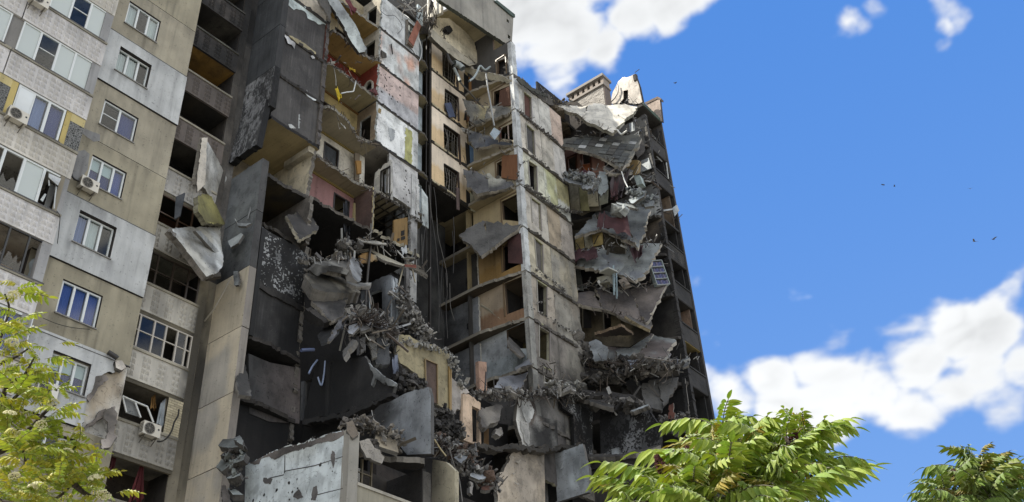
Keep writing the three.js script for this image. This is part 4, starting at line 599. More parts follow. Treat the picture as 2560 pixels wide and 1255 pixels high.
// ---------- tan cross wall with its window openings, X 30.5 to 33.5 ----------
const tanOpen = { 10: [[[31.43,46.23],[32.71,46.49],[32.53,44.01],[31.45,44.15]]], 9: [[[31.63,43.31],[32.73,43.41],[32.61,41.55],[31.57,41.55]]], 8: [[[31.47,40.45],[32.78,40.5],[32.69,38.27],[31.53,38.48]]], 7: [[[31.48,37.48],[32.63,37.57],[32.5,35.42],[31.53,35.48]]] };
pY(B, 'floor_slab', [[30.45, -31.4], [34.1, -31.4], [34.1, -28.3], [33, -28.0], [31.8, -28.25], [30.45, -28.1]], L(11) - 0.09, 0.2, { c: 0x6a6252, torn: [2, 3, 4], rim: 0x8a8578, amp: 0.1 });
for (let k = 7; k <= 10; k++) {
  pZ(B, 'tan_panel', R4(30.5, L(k) + 0.1, 33.5, L(k + 1) - 0.1), CZ, 0.16, { c: 0xd8cab6, c2: 0xcdb48e, g: 1.25, noChar: 1, c2y: L(k) + 1.35, m: 'plaster', va: 0.1, holes: [...tanOpen[k], R4(33.56, 0, 33.57, 0.1)].slice(0, 1), rim: 0x3a3128, torn: [1], amp: 0.04 });
  pZ(B, 'tan_panel_trim', R4(30.5, L(k) - 0.02, 32.4, L(k) + 0.09), CZ + 0.06, 0.14, { c: 0x9b9178, torn: [0], amp: 0.03 });
  pY(B, 'floor_slab', [[30.45, -31.4], [33.55, -31.4], [33.55, CZ + 0.05], [32, CZ + 0.03], [30.45, CZ + 0.05]], L(k) - 0.09, 0.17, { c: 0x3a352e, torn: [2, 3], rim: 0x2d2a26, amp: 0.06 });
  // second, narrower opening at the right edge, its darkness painted on a plate
  const o2 = { 10: [[33.39,45.99],[34.29,45.92],[34.24,44.58],[33.34,44.09]], 9: [[33.39,42.79],[33.74,42.88],[33.72,42.29],[33.28,41.99]], 8: [[33.35,40.33],[34.11,40.27],[34.11,38.53],[33.42,38.45]], 7: [[33.32,36.79],[33.97,36.56],[34.06,35.59],[33.32,35.5]] }[k];
  pZ(B, 'painted_dark_opening', o2, CZ + 0.02, 0.03, { c: 0x120f0d, soot: 0.3, bump: 0 });
  pZ(B, 'door_leaf', o2.map((p, i) => [mix(p[0], (o2[1][0] + o2[2][0]) / 2, i === 0 || i === 3 ? 0.45 : 0), p[1] - 0.05]), CZ + 0.07, 0.03, { c: [0x7c5a34, 0x4a6078, 0x35506a, 0x8d8b78][k - 7] === undefined ? 0x6b5a44 : [0x8d8b78, 0x4a6078, 0x5a3c28, 0x7c5a34][k - 7], m: 'wash' });
  pZ(B, 'plaster_edge', R4(33.45, L(k) + 0.1, 33.85, L(k + 1) - 0.5), CZ - 0.12, 0.1, { c: 0xb09a6c, m: 'plaster' });
  // bent grating bars in the opening
  const h = tanOpen[k][0], G = [], xa = h[0][0], xb = h[1][0], ya = Math.min(...h.map((p) => p[1])) + 0.1, yb = Math.max(...h.map((p) => p[1])) - 0.15;
  for (let i = 0; i < 6; i++) { const x = mix(xa, xb, (i + 0.5) / 6); G.push(tube([[x, ya, CZ - 0.05], [x + 0.1 * Math.sin(i * 2 + k), mix(ya, yb, 0.5), CZ + 0.12 * Math.sin(i + k)], [x + 0.06, yb, CZ - 0.06]], 0.018, 10, 4, 0x6a655c)); }
  for (let i = 0; i < 7; i++) { const y = mix(ya, yb, i / 6.5); G.push(tube([[xa, y, CZ - 0.05], [mix(xa, xb, 0.5), y + 0.05 * Math.sin(i), CZ + 0.06], [xb, y, CZ - 0.05]], 0.012, 8, 4, 0x6a655c)); }
  mesh('window_grating', merge(G), plain('frame'), B);
  const fr = [bar([xb, h[1][1], CZ + 0.04], [xb + 0.02, h[2][1], CZ + 0.06], 0.09, 0.1, 0x3b302a), bar([xa, h[0][1], CZ + 0.03], [xb, h[1][1], CZ + 0.04], 0.06, 0.06, 0x2e2a26)];
  mesh('window_frame', merge(fr), plain('frame'), B);
}
pZ(B, 'hanging_jamb', [[32.41,36.35],[32.65,36.43],[32.62,34.87],[32.42,34.83]], CZ + 0.1, 0.05, { c: 0x6a5a56, m: 'wood' });
pZ(B, 'darkened_room_wall', R4(30.5, L(11) + 0.12, 34.1, L(12)), -28.9, 0.1, { c: 0x4a453d, soot: 0.2, sn: 0.4 });  // wall toned dark to stand for the unlit room under the overhang
// dark stair well under it
pZ(B, 'shaft_wall', R4(29.4, 17, 34, L(7) - 0.1), -30.4, 0.12, { c: 0x4a4a48, c2: 0x2c2a29, m: 'wash', soot: 0.35, sn: 0.5, sv: [0.2, 0.1] });
for (let i = 0; i < 4; i++) pZ(B, 'shaft_panel', R4(29.9 + i * 0.5, L(5) + 0.35 + i * 0.1, 30.3 + i * 0.5, L(6) + 1.6), -30.2 - i * 0.03, 0.08, { c: [0x6d6e6c, 0x77797a, 0x3c3b3a, 0x5b5b59][i], m: 'wash', torn: [0], amp: 0.1, soot: 0.1 });
pZ(B, 'shaft_ceiling', R4(29.5, L(7) - 0.12, 33.6, L(7) - 0.02), -28.3, 1.8, { c: 0x201d1b });

// ---------- cross wall X = 34 and the rooms beside it ----------
const QX = 34;
for (let k = 2; k <= 10; k++) {
  const h = { 10: [[-26.02,45.99],[-25.4,45.81],[-25.4,44.36],[-26.07,44.97]], 9: [[-26.4,43.67],[-25.1,43.37],[-25.16,41.72],[-26.49,42.56]], 8: [[-26.12,40.54],[-25.03,40.39],[-25.05,39.02],[-26.12,39.81]], 7: [[-26.45,38.14],[-26.07,38.13],[-26.2,37.02],[-26.5,37.26]], 6: [[-26.25,35.29],[-25.09,35.23],[-25.11,33.34],[-26.22,34.03]], 5: [[-26.33,32.3],[-25.13,32.71],[-25.12,30.69],[-26.38,30.7]], 4: [[-26.35,29.98],[-25.08,29.88],[-25.08,27.98],[-26.29,28.07]], 3: [[-26.36,27.36],[-25.03,27.22],[-25.14,25.65],[-26.36,26.13]] }[k];
  const col = { 10: 0x65625d, 9: 0xa89a80, 8: 0xb5aa90, 7: 0xb2a890, 6: 0xb8a680, 5: 0xa88c60, 4: 0xb8a68c, 3: 0x8d9090, 2: 0x5f5c58 }[k], c2 = { 5: 0xa0804c, 4: 0xa88464, 3: 0x7f8586 }[k];
  pX(B, 'cross_wall', k === 10 ? [[-31.4, L(10) + 0.1], [-24.95, L(10) + 0.1], [-24.95, L(11) + 0.15], [-26.3, L(11) + 0.2], [-26.3, L(11.7)], [-31.4, L(11.7)]] : rectZY(-28.3, L(k) + 0.1, -24.95, L(k + 1) - 0.1), QX, 0.16, { c: col, c2, c2y: L(k) + 1.25, m: k > 3 ? 'plaster' : 'wash', va: 0.14, sn: 0.12, sv: k === 10 ? [0.3, 0.5] : [0, 0.08], holes: h ? [h] : [], rim: 0x5b4a38 });
  if (h && k >= 4) { const y0 = Math.min(...h.map((p) => p[1])), y1 = Math.max(...h.map((p) => p[1])), z0 = Math.min(...h.map((p) => p[0])), z1 = Math.max(...h.map((p) => p[0])); mesh('door_frame', merge([box(QX - 0.05, y1 + 0.08, z0 - 0.08, QX + 0.02, y1 + 0.15, z1 + 0.06, 0x6b5a44), box(QX - 0.05, y0, z0 - 0.08, QX + 0.02, y1 + 0.08, z0, 0x6b5a44), box(QX - 0.05, y0, z1, QX + 0.02, y1 + 0.08, z1 + 0.06, 0x6b5a44)]), plain('frame'), B); }
  pX(B, 'darkened_room_back', rectZY(-28.3, L(k), -25.1, L(k + 1) - 0.15), k === 10 ? QX + 0.3 : QX + 1.6, 0.1, { c: k === 3 ? 0x4a4226 : 0x15120f, seg: 2, bump: 0 });  // near-black plate, the unlit room behind the door hole put into colour
  pY(B, 'floor_slab', [[33.5, -31.4], [QX + 1.6, -31.4], [QX + 1.6, -25.0], [QX - 0.02, -24.95], [QX - 0.3, -26.2], [33.4, -27.6]], L(k) - 0.09, 0.18, { c: k > 5 ? 0xa89a7a : k > 4 ? 0x5c5040 : 0x6a6052, m: 'plaster', torn: [3, 4], amp: 0.07, rim: 0x8f887a, soot: 0.03, sn: 0.2, seg: 0.4 });
  pZ(B, 'room_wall', R4(33.6, L(k) + 0.1, QX, L(k + 1) - 0.1), -28.4, 0.1, { c: k > 4 ? 0x9a8a66 : 0x4a4640, m: 'plaster' });
}
// wooden doors and boards in those rooms
mesh('door', p3geo([[33.9,38.37,-25.98],[33.9,37.87,-24.94],[33.9,36.02,-24.99],[33.9,36.85,-26.12]], 0.05, { c: 0x7c5436, m: 'wood', seg: 0.2 }), mat('wood'), B);
mesh('door', p3geo([[33.95,43.41,-25.93],[33.95,43.3,-25.06],[33.95,41.67,-25.08],[33.95,42.25,-26.06]], 0.04, { c: 0x5e4030, m: 'wood' }), mat('wood'), B);
mesh('door', p3geo([[33.9,32.65,-25.91],[33.9,32.5,-25.03],[33.9,30.53,-25.02],[33.9,31.02,-25.94]], 0.05, { c: 0x4a302e, m: 'wash', g: 1 }), mat('wash'), B);
mesh('door_post', bar(...[[33.92,40.5,-26.02],[33.92,39.63,-26.03]], 0.06, 0.06, 0x5c3a34), plain('frame'), B); mesh('door_post', bar(...[[33.92,40.34,-25.45],[33.92,39.25,-25.46]], 0.05, 0.05, 0x9a8a80), plain('frame'), B);
// corner column at the street end of that wall
for (let k = 2; k <= 10; k++) pZ(B, 'column', R4(33.92, L(k) + 0.05, 34.34, L(k + 1) - 0.06), -24.86, 0.28, { c: k > 4 ? 0x9b9d9c : 0x86857f, m: 'wash', torn: [0, 1, 2], amp: 0.03, va: 0.25, soot: k < 4 ? 0.25 : 0, sn: 0.2 });
// edge of the wall between shaft and rooms lower down, X = 33.6
for (let k = 3; k <= 5; k++) pX(B, 'shaft_side_wall', rectZY(-30.4, L(k), -28.0, L(k + 1) - 0.25), 33.85, 0.12, { c: k === 5 ? 0x35332f : 0x6f7172, m: 'wash', soot: k === 5 ? 0.5 : 0.15, su: [0.45, -0.1], sn: 0.4, torn: [1], rim: 0xb5b2a8, amp: 0.02 });
for (const k of [4, 5]) { mesh('painted_niche', box(33.7, L(k) + 0.8, -28.7, 33.86, L(k) + 1.1, -28.45, 0x12110f), mat('concrete'), B); }  // black box proud of the wall, recess darkness put into its colour
for (const k of [4, 5]) p3(B, 'broken_slab', k === 5 ? [[34.13,32.34,-28],[34,30.77,-26.68],[34,30.56,-26.49],[34.26,32.06,-27.9]] : [[33.96,29.35,-28],[34,27.97,-26.69],[34,27.89,-26.63],[34.16,29.25,-28]], 0.12, { c: 0x9a927c, torn: true, amp: 0.03 });

// ---------- wall with doors toward the wing, Z = -24.9 ----------
const NZ = -24.9;
const nCol = { 9: 0xa19f98, 8: 0xa39d92, 7: 0xa6a595, 6: 0x99948a, 5: 0x98917f, 4: 0x8e867a, 3: 0x8b857d, 2: 0x76736f, 1: 0x5a5653 };
const nDoor = { 9: [[34.89,43.33],[35.6,43.39],[35.48,41.35],[34.82,41.4]], 8: [[34.9,40.79],[35.62,40.74],[35.53,38.8],[34.86,38.84]], 7: [[34.87,37.99],[35.61,38.07],[35.48,36.04],[34.86,36.16]], 6: [[34.88,35.36],[35.67,35.38],[35.57,33.5],[34.84,33.62]], 5: [[34.93,32.66],[35.58,32.58],[35.43,30.66],[34.97,30.81]], 4: [[34.86,29.93],[35.67,29.94],[35.46,28],[34.78,27.94]], 3: [[34.8,27.35],[35.64,27.37],[35.42,25.42],[34.6,25.31]], 2: [[34.87,24.87],[35.7,24.97],[35.58,23.92],[34.92,23.79]] };
for (let k = 1; k <= 9; k++) {
  const h = nDoor[k];
  pZ(B, 'door_panel', R4(34.36, L(k) + 0.1, 36.3, L(k + 1) - 0.09), NZ, 0.18, { c: nCol[k], m: "wash", va: 0.2, holes: h ? [h] : [], rim: 0x97937e, torn: [0], amp: 0.03, soot: k < 4 ? 0.3 : 0.02, sn: 0.25 });
  pZ(B, 'wall_panel', k > 5 ? R4(36.32, L(k) + 0.1, 37.5, L(k + 1) - 0.09) : R4(36.32, L(k) + 0.1, 38.6, L(k + 1) - 0.09), NZ, 0.18, { c: k === 7 ? 0x9c9c7a : nCol[k], c2: k === 7 ? 0xb2b3a8 : k === 6 ? 0x8d816f : 0x8d897f, c2b: k === 7 ? -0.07 : 0, m: 'wash', va: 0.25, torn: [0, 1], amp: 0.04, soot: k < 4 ? 0.3 : k < 6 ? 0.1 : 0.02, sn: 0.3, rim: 0x77736a });
  if (k > 5) pZ(B, 'wall_panel', R4(37.52, L(k) + 0.1, 38.7, L(k + 1) - 0.09), NZ - 0.02, 0.16, { c: k === 9 ? 0xa8978a : k === 8 ? 0xa9a6a0 : k === 7 ? 0x99936f : 0x9c948a, c2: k === 7 ? 0xb3b4ac : undefined, c2y: L(7) + 1.1, m: 'wash', va: 0.15 });
  if (k > 1) pY(B, 'floor_slab', [[QX + 0.2, -31], [38.8, -31], [38.8, NZ + 0.02], [37.2, NZ + 0.12], [35.6, NZ + 0.07], [QX + 0.36, NZ + 0.1]], L(k) - 0.085, 0.17, { c: 0x5a554d, torn: [2, 3, 4], rim: k > 5 ? 0x4a463f : 0x57534e, amp: 0.08 });
  if (h) { const x0 = Math.min(...h.map((p) => p[0])), x1 = Math.max(...h.map((p) => p[0])), y0 = Math.min(...h.map((p) => p[1])), y1 = Math.max(...h.map((p) => p[1])); const leaf = { 9: 0x5a3a30, 8: 0x3f3e3d, 6: 0x9d9890, 5: 0x4a4744 }[k]; if (leaf) pZ(B, 'door', h.map((p) => [mix(p[0], (x0 + x1) / 2, 0.06), mix(p[1], (y0 + y1) / 2, 0.03)]), NZ - 0.08, 0.05, { c: leaf, m: k === 9 ? 'wood' : 'wash' }); if (k === 7) { pZ(B, 'door', R4(mix(x0, x1, 0.45), y0 + 0.2, mix(x0, x1, 0.8), y1 - 0.5), NZ - 0.5, 0.04, { c: 0x33406e }); } mesh('door_frame', merge([bar([h[0][0] - 0.03, h[0][1], NZ + 0.02], [h[1][0] + 0.03, h[1][1], NZ + 0.02], 0.07, 0.05, 0x8d8a68), bar([h[1][0] + 0.03, h[1][1], NZ + 0.02], [h[2][0] + 0.03, h[2][1], NZ + 0.02], 0.06, 0.05, 0x77706a), bar([h[0][0] - 0.03, h[0][1], NZ + 0.02], [h[3][0] - 0.03, h[3][1], NZ + 0.02], 0.06, 0.05, 0x8b877d)]), plain('frame'), B); }
}
pZ(B, 'darkened_room_wall', R4(34.2, 16, 38.7, 44), -26.6, 0.1, { c: 0x1a1613, seg: 2, bump: 0 });  // near-black wall, the darkness behind the doors is in its colour
// ---------- the wing at the right ----------
const VX = 40.2, EZ = -21.76;
const vw = (q, o, name = 'room_wall', x = VX, t = 0.12) => pX(B, name, q, x, t, { m: 'wash', va: 0.14, sn: 0.15, ...o });
pZ(B, 'darkened_room_wall', [[38.6, 12], [44, 12], [44, 46.6], [41.6, 46.6], [41.6, 48.2], [38.6, 48.0]], -26.4, 0.12, { c: 0x1c1917, soot: 0.2, seg: 1.5, bump: 0 });  // painted dark for the unlit depth of the wing rooms
vw([[-26.77,47.19],[-26.39,46.83],[-25.99,45.58],[-25.88,44.42],[-25.99,43.78],[-26.83,44.46]], { c: 0xb39a78, c2: 0xa68a66, m: 'wood', torn: [1, 2], amp: 0.05 });
vw([[-26.89,44.04],[-25.8,43.49],[-23.17,40.61],[-23.23,38.9],[-27.15,41.07]], { c: 0x9a7466, holes: [[[-25.7,42.03],[-25.04,41.98],[-25.14,40.61],[-25.7,40.84]], [[-24.63,41.79],[-24.06,41.41],[-24.1,40.74],[-24.65,40.93]]], m: 'plaster' });
for (const q of [[[40.15,42.02,-25.67],[40.15,40.76,-25.69]], [[40.15,41.94,-24.99],[40.15,40.51,-25.1]], [[40.15,42.02,-25.67],[40.15,41.94,-24.99]], [[40.15,41.76,-24.64],[40.15,40.39,-24.67]], [[40.15,41.34,-23.99],[40.15,40.1,-24.08]]]) mesh('door_frame', bar(...q, 0.07, 0.07, 0x4a2c1e), plain('frame'), B);
vw([[-24.64,40.86],[-24.04,40.56],[-24.08,40.07],[-24.64,40.35]], { c: 0x8a4a22, m: 'wood' }, 'window_board', 40.12, 0.04);
vw([[-25.8,40.44],[-24.33,39.41],[-23.65,38.61],[-23.84,36.98],[-24.56,37.3],[-25.18,37.31],[-26.03,38.07]], { c: 0x5d574a }, 'room_wall');
// tall cupboards, leaf by leaf
for (const [q, c] of [[[[-25.66,39.76],[-25.04,39.41],[-25.06,37.45],[-25.72,37.82]], 0x9c9580], [[[-24.99,39.39],[-24.43,38.81],[-24.43,37.15],[-25.01,37.43]], 0x84805e], [[[-24.47,38.46],[-23.77,38.51],[-23.8,37.16],[-24.45,37.47]], 0xa8a18a], [[[-25.6,35.79],[-25.07,35.69],[-25.06,34.64],[-25.65,34.89]], 0xa08e60], [[[-24.99,35.69],[-24.48,35.52],[-24.47,34.5],[-25,34.63]], 0xa39e8a], [[[-24.44,35.5],[-23.74,35.24],[-23.79,34.41],[-24.43,34.56]], 0xa3905c], [[[-25.88,33.84],[-25.49,33.7],[-25.43,31.99],[-26.07,32.35]], 0x9aa09c], [[[-23.57,38.74],[-22.96,38.32],[-23.16,37.06],[-23.71,37.18]], 0x8f8f7f]]) vw(q, { c }, 'cupboard_door', 40.02, 0.05);
vw([[-26.01,36.63],[-23.44,35.34],[-22.43,34.6],[-22.6,33.33],[-26.16,35.04]], { c: 0x3d382c }, 'room_wall');
vw([[-26.43,34.84],[-24.34,33.84],[-22.76,32.17],[-22.95,30.75],[-26.67,32.39]], { c: 0x191614, soot: 0.3 }, 'room_wall');
vw([[-26.7,32.09],[-24.9,31],[-22.57,29.19],[-21.76,27.8],[-23.09,27.51],[-26.83,29.14]], { c: 0x5c5244, c2: 0x8b7f66, holes: [[[-25.76,31.07],[-25.2,30.79],[-25.26,29.56],[-25.86,29.81]], [[-24.43,30.43],[-23.94,30.07],[-24.04,28.95],[-24.51,29.14]]], soot: 0.1, su: [0.2, 0.2] }, 'room_wall');
vw([[-23.89,29.65],[-23.24,29.53],[-23.32,28.92],[-23.92,28.98]], { c: 0x7c7158 }, 'cupboard_door', 40.05, 0.05);
pY(B, 'floor_slab', [[37.22,-23.25],[37.36,-22.76],[37.44,-21.78],[38.59,-21.81],[37.41,-23.31]], L(3.9), 0.16, { c: 0x3a2f26, torn: true, amp: 0.05, rim: 0x6b5a46 });
for (let k = 2; k <= 10; k++) { // inner face of the end wall and its street edge, X = 43.8
  const y0 = LW(k), y1 = LW(k + 1), c = { 10: 0x77756f, 9: 0x7b7a76, 8: 0xa7a9a8, 7: 0x857767, 6: 0x5a5b58, 5: 0x4a4742, 4: 0x3a3836, 3: 0x33302e, 2: 0x2f2d2b }[k];
  pX(B, 'end_wall', rectZY(-26.4, y0 + 0.1, EZ + 0.02, y1 - 0.08), 43.8, 0.24, { c, m: 'wash', soot: k < 8 ? 0.45 : 0.15, sn: 0.4, rim: 0x2c2a28, torn: [1], amp: 0.04, sv: k > 8 ? [0, 0.4] : [0, 0.15] });
  pY(B, 'floor_slab', [[40.4, -26.4], [44, -26.4], [44, EZ], [43.6, EZ - 0.1], [42.8, -23.4], [41.2, -24.6]], y0 - 0.09, 0.18, { c: 0x443f39, soot: 0.3, torn: [3, 4], amp: 0.1, rim: 0x4a4641 });
  // balcony at the end
  pX(B, 'balcony_side', rectZY(-24, y0, EZ - 0.15, y1), 45.6, 0.1, { c: k === 8 ? 0x8f7c66 : k === 5 ? 0x7a6656 : 0x2a2725, soot: k === 8 || k === 5 ? 0.15 : 0.5, sn: 0.4, m: 'wash' });
  pZ(B, 'balcony_back', R4(44.05, y0, 45.6, y1), -23.6, 0.1, { c: k === 8 ? 0x6a5542 : 0x161412, soot: 0.3, sn: 0.3 });
  pY(B, 'balcony_slab', [[44.02, -24], [45.85, -24], [45.85, EZ - 0.02], [44.02, EZ - 0.02]], y0 - 0.06, 0.14, { c: k === 5 || k === 3 ? 0x8f7d46 : 0x3a342b, soot: k === 5 ? 0.0 : k === 3 ? 0.25 : 0.6, sn: 0.4, seg: 0.2 });
  if (k !== 8 && k !== 3) parapet(B, 44.08, 45.86, y0 - 0.02, y0 + 1.08, EZ, { c: k === 7 ? 0x6f6a62 : 0x4b4743, m: 'concrete', soot: k === 7 ? 0.45 : 0.68, sn: 0.4, va: 0.3, cap: 0x3a3735, studs: k === 7 ? [0.16, [0.12, 0.32, 0.52, 0.72, 0.9], 5, 0.03] : undefined });
  pZ(B, 'pilaster', R4(43.8, y0 - 0.02, 44.06, y1 - 0.03), EZ + 0.03, 0.3, { c: 0x4f4b47, m: 'concrete', soot: 0.6, sn: 0.5, torn: [1, 3], amp: 0.03 });
  pZ(B, 'pilaster', R4(45.88, y0 - 0.02, 46.05, y1 - 0.025), EZ + 0.02, 0.3, { c: 0x45423f, m: 'concrete', soot: 0.6, sn: 0.3 });
}
function LW(k) { return L(k) - 1.04; }
pZ(B, 'ground_floor_wall', R4(43.8, 6, 46, LW(2)), EZ, 0.3, { c: 0x3a3735, soot: 0.4 });
pX(B, 'end_wall', [[-36.3, 5], [EZ, 5], [EZ, 47.2], [-36.3, 47.2]], 46.05, 0.1, { c: 0x4a4744, seg: 3, bump: 0 });
pY(B, 'roof_slab', [[43.7, -26.4], [46.05, -26.4], [46.05, EZ], [43.7, EZ]], L(11) - 0.4, 0.2, { c: 0x3a3733, soot: 0.3 });
pZ(B, 'roof_edge', R4(43.85, L(11) - 0.35, 46.05, L(11) - 0.05), EZ + 0.06, 0.12, { c: 0x3d4a40, m: 'concrete', torn: [2], amp: 0.03 });
// parapet on the roof, chimney stack, remnant of the roof room
pX(B, 'roof_parapet', [[-22.63,48.82],[-21.62,48.68],[-21.48,48.41],[-21.59,46.49],[-21.67,46.54],[-22.45,48.43]], 45.85, 0.22, { c: 0x94877c, m: 'concrete', va: 0.2, rim: 0x4a423c });
mesh('coping', p3geo([[45.8,48.82,-22.63],[45.8,48.73,-21.57],[45.8,48.4,-21.35],[45.8,48.28,-21.41],[45.8,48.53,-21.58],[45.8,48.61,-22.51]], 0.34, { c: 0x5a4f46, torn: true, amp: 0.02 }), mat('concrete'), B);
pX(B, 'roof_room_wall', [[-24.11,48.29],[-23.89,49.05],[-23.29,49.81],[-22.94,49.94],[-22.32,49.64],[-21.98,49.62],[-21.83,48.46],[-21.78,46.89],[-22.35,47.11],[-22.82,47.46],[-22.67,48.58],[-23.02,48.72],[-23.11,48.07],[-23.47,47.83]], 43.8, 0.3, { c: 0x9d978e, m: 'wash', va: 0.25, noChar: 1, torn: [0, 1, 2, 3, 4, 7, 8, 12, 13], amp: 0.06, step: 0.2, rim: 0x38332e });
pX(B, 'painted_dark_opening', [[-23.68,47.99],[-23.02,48.89],[-22.68,48.71],[-22.81,47.48]], 44.05, 0.04, { c: 0x2a2725, bump: 0 });  // dark plate in the notch, shade of the opening put into its colour
pX(B, 'roof_room_wall', [[-26.53,47.18],[-24.66,46.35],[-23.09,43.71],[-23.68,41.27],[-26.26,42.94],[-26.8,46]], 40.4, 0.15, { c: 0x3a3530, soot: 0.3, sn: 0.4 });
pZ(B, 'roof_room_wall', [[43.69,49.51],[43.97,49.63],[44.08,47.03],[44.04,47.14]], -21.9, 0.2, { c: 0x34302c, torn: true, amp: 0.05 });
mesh('roof_cable', tube([[43.6,49.33,-23.3],[43.6,48.89,-23.29],[43.6,48.52,-23.45],[43.6,48.26,-23.77],[43.6,48.19,-24.11]], 0.06, 20, 6, 0xb0aca4), plain('frame'), B);
mesh('aerial', tube([[43.9,49.84,-22.01],[43.9,49.91,-21.64]], 0.025, 4, 5, 0x222222), steel, B);
{
  const q = [[-25.92,48.78],[-23.19,48.62],[-23.01,48.08],[-23.05,46.1],[-25.74,47.64],[-25.89,48.24]], z0 = q[0][0], z1 = q[1][0], yt = (q[0][1] + q[1][1]) / 2, zb = q[3][0], x0 = 41.5, x1 = 42.3, yb = yt - 4.2;
  const ch = mesh('chimney_stack', box(x0 + 0.06, yb, z0 + 0.1, x1 - 0.06, yt - 0.95, z1 - 0.08, 0x88837c), plain('mortar'), B), r = rng(61);
  const rows = 29, bw = 0.27, hh = (yt - 0.95 - yb) / rows;
  for (let j = 0; j < rows; j++) for (let z = z0 + 0.1 - (j % 2) * bw / 2; z < z1 - 0.1; z += bw) { const a = Math.max(z, z0 + 0.1), b = Math.min(z + bw - 0.016, z1 - 0.08); if (b - a > 0.05 && r() > 0.06) mesh('brick', box(x0 + 0.03 + r() * 0.03, yb + j * hh, a, x0 + 0.14, yb + (j + 1) * hh - 0.014, b, lin(0xa39e96).map(((kv) => (v) => v * kv)(0.7 + r() * 0.4))), plain('mortar'), ch); }
  mesh('chimney_side', box(x0 + 0.08, yb, z1 - 0.078, x1, yt - 0.95, z1 - 0.02, 0x6a605a), plain('mortar'), ch);
  mesh('chimney_ledge', box(x0 - 0.08, yt - 0.97, z0 - 0.03, x1 + 0.05, yt - 0.8, z1 + 0.05, 0x8f8880), plain('mortar'), ch);
  const n = 7; for (let i = 0; i < n; i++) { const z = mix(z0 + 0.08, z1 - 0.08, i / (n - 1)); mesh('vent_pier', box(x0 + 0.02, yt - 0.8, z - 0.11, x1 - 0.05, yt - 0.28, z + 0.11, 0x8d8379), plain('mortar'), ch); }
  mesh('vent_core', box(x0 + 0.4, yt - 0.8, z0 + 0.1, x0 + 0.5, yt - 0.28, z1 - 0.1, 0x1c1a18), plain('mortar'), ch);
  mesh('chimney_cap', box(x0 - 0.15, yt - 0.28, z0 - 0.12, x1 + 0.1, yt - 0.08, z1 + 0.12, 0x8b8680), plain('mortar'), ch);
}
// roof edge over the middle, with torn felt
{
  const q = [[33.99,44.1],[34.53,44.31],[34.87,44.3],[35.82,44.33],[36.77,44.73],[37.58,45.03],[37.94,44.39],[37.48,44.12],[36.89,43.94],[36.06,43.92],[35.64,43.85],[35.1,43.92],[34.38,44.02],[33.96,43.76]];
  pZ(B, 'roof_edge', q, NZ + 0.05, 0.5, { c: 0x4a4640, torn: true, amp: 0.05, va: 0.4 });
  pZ(B, 'roof_felt', [[33.9,43.48],[34.47,43.93],[35.47,43.9],[36.98,44.39],[36.9,44.24],[36.08,43.8],[35.1,43.48],[34.28,43.34]], -24.6, 0.06, { c: 0x34352f, torn: true, amp: 0.06 });
  pY(B, 'roof_slab', [[34, -31], [40.2, -31], [40.2, -26.3], [38.7, NZ - 0.2], [34, NZ]], L(10) - 0.1, 0.2, { c: 0x5a554d, torn: [3], rim: 0x5a554d });
  mesh('roof_debris', merge([0, 1, 2, 3, 4, 5].map((i) => rockGeo(i).clone().scale(0.75, 0.4, 0.7).rotateY(i).translate(38.0 + i * 0.42, 44.15 + [0.5, 0.45, 0.35, 0.2, 0.1, 0.0][i], -25.3 - i * 0.1))), rockMat(0x6a6050), B);
}
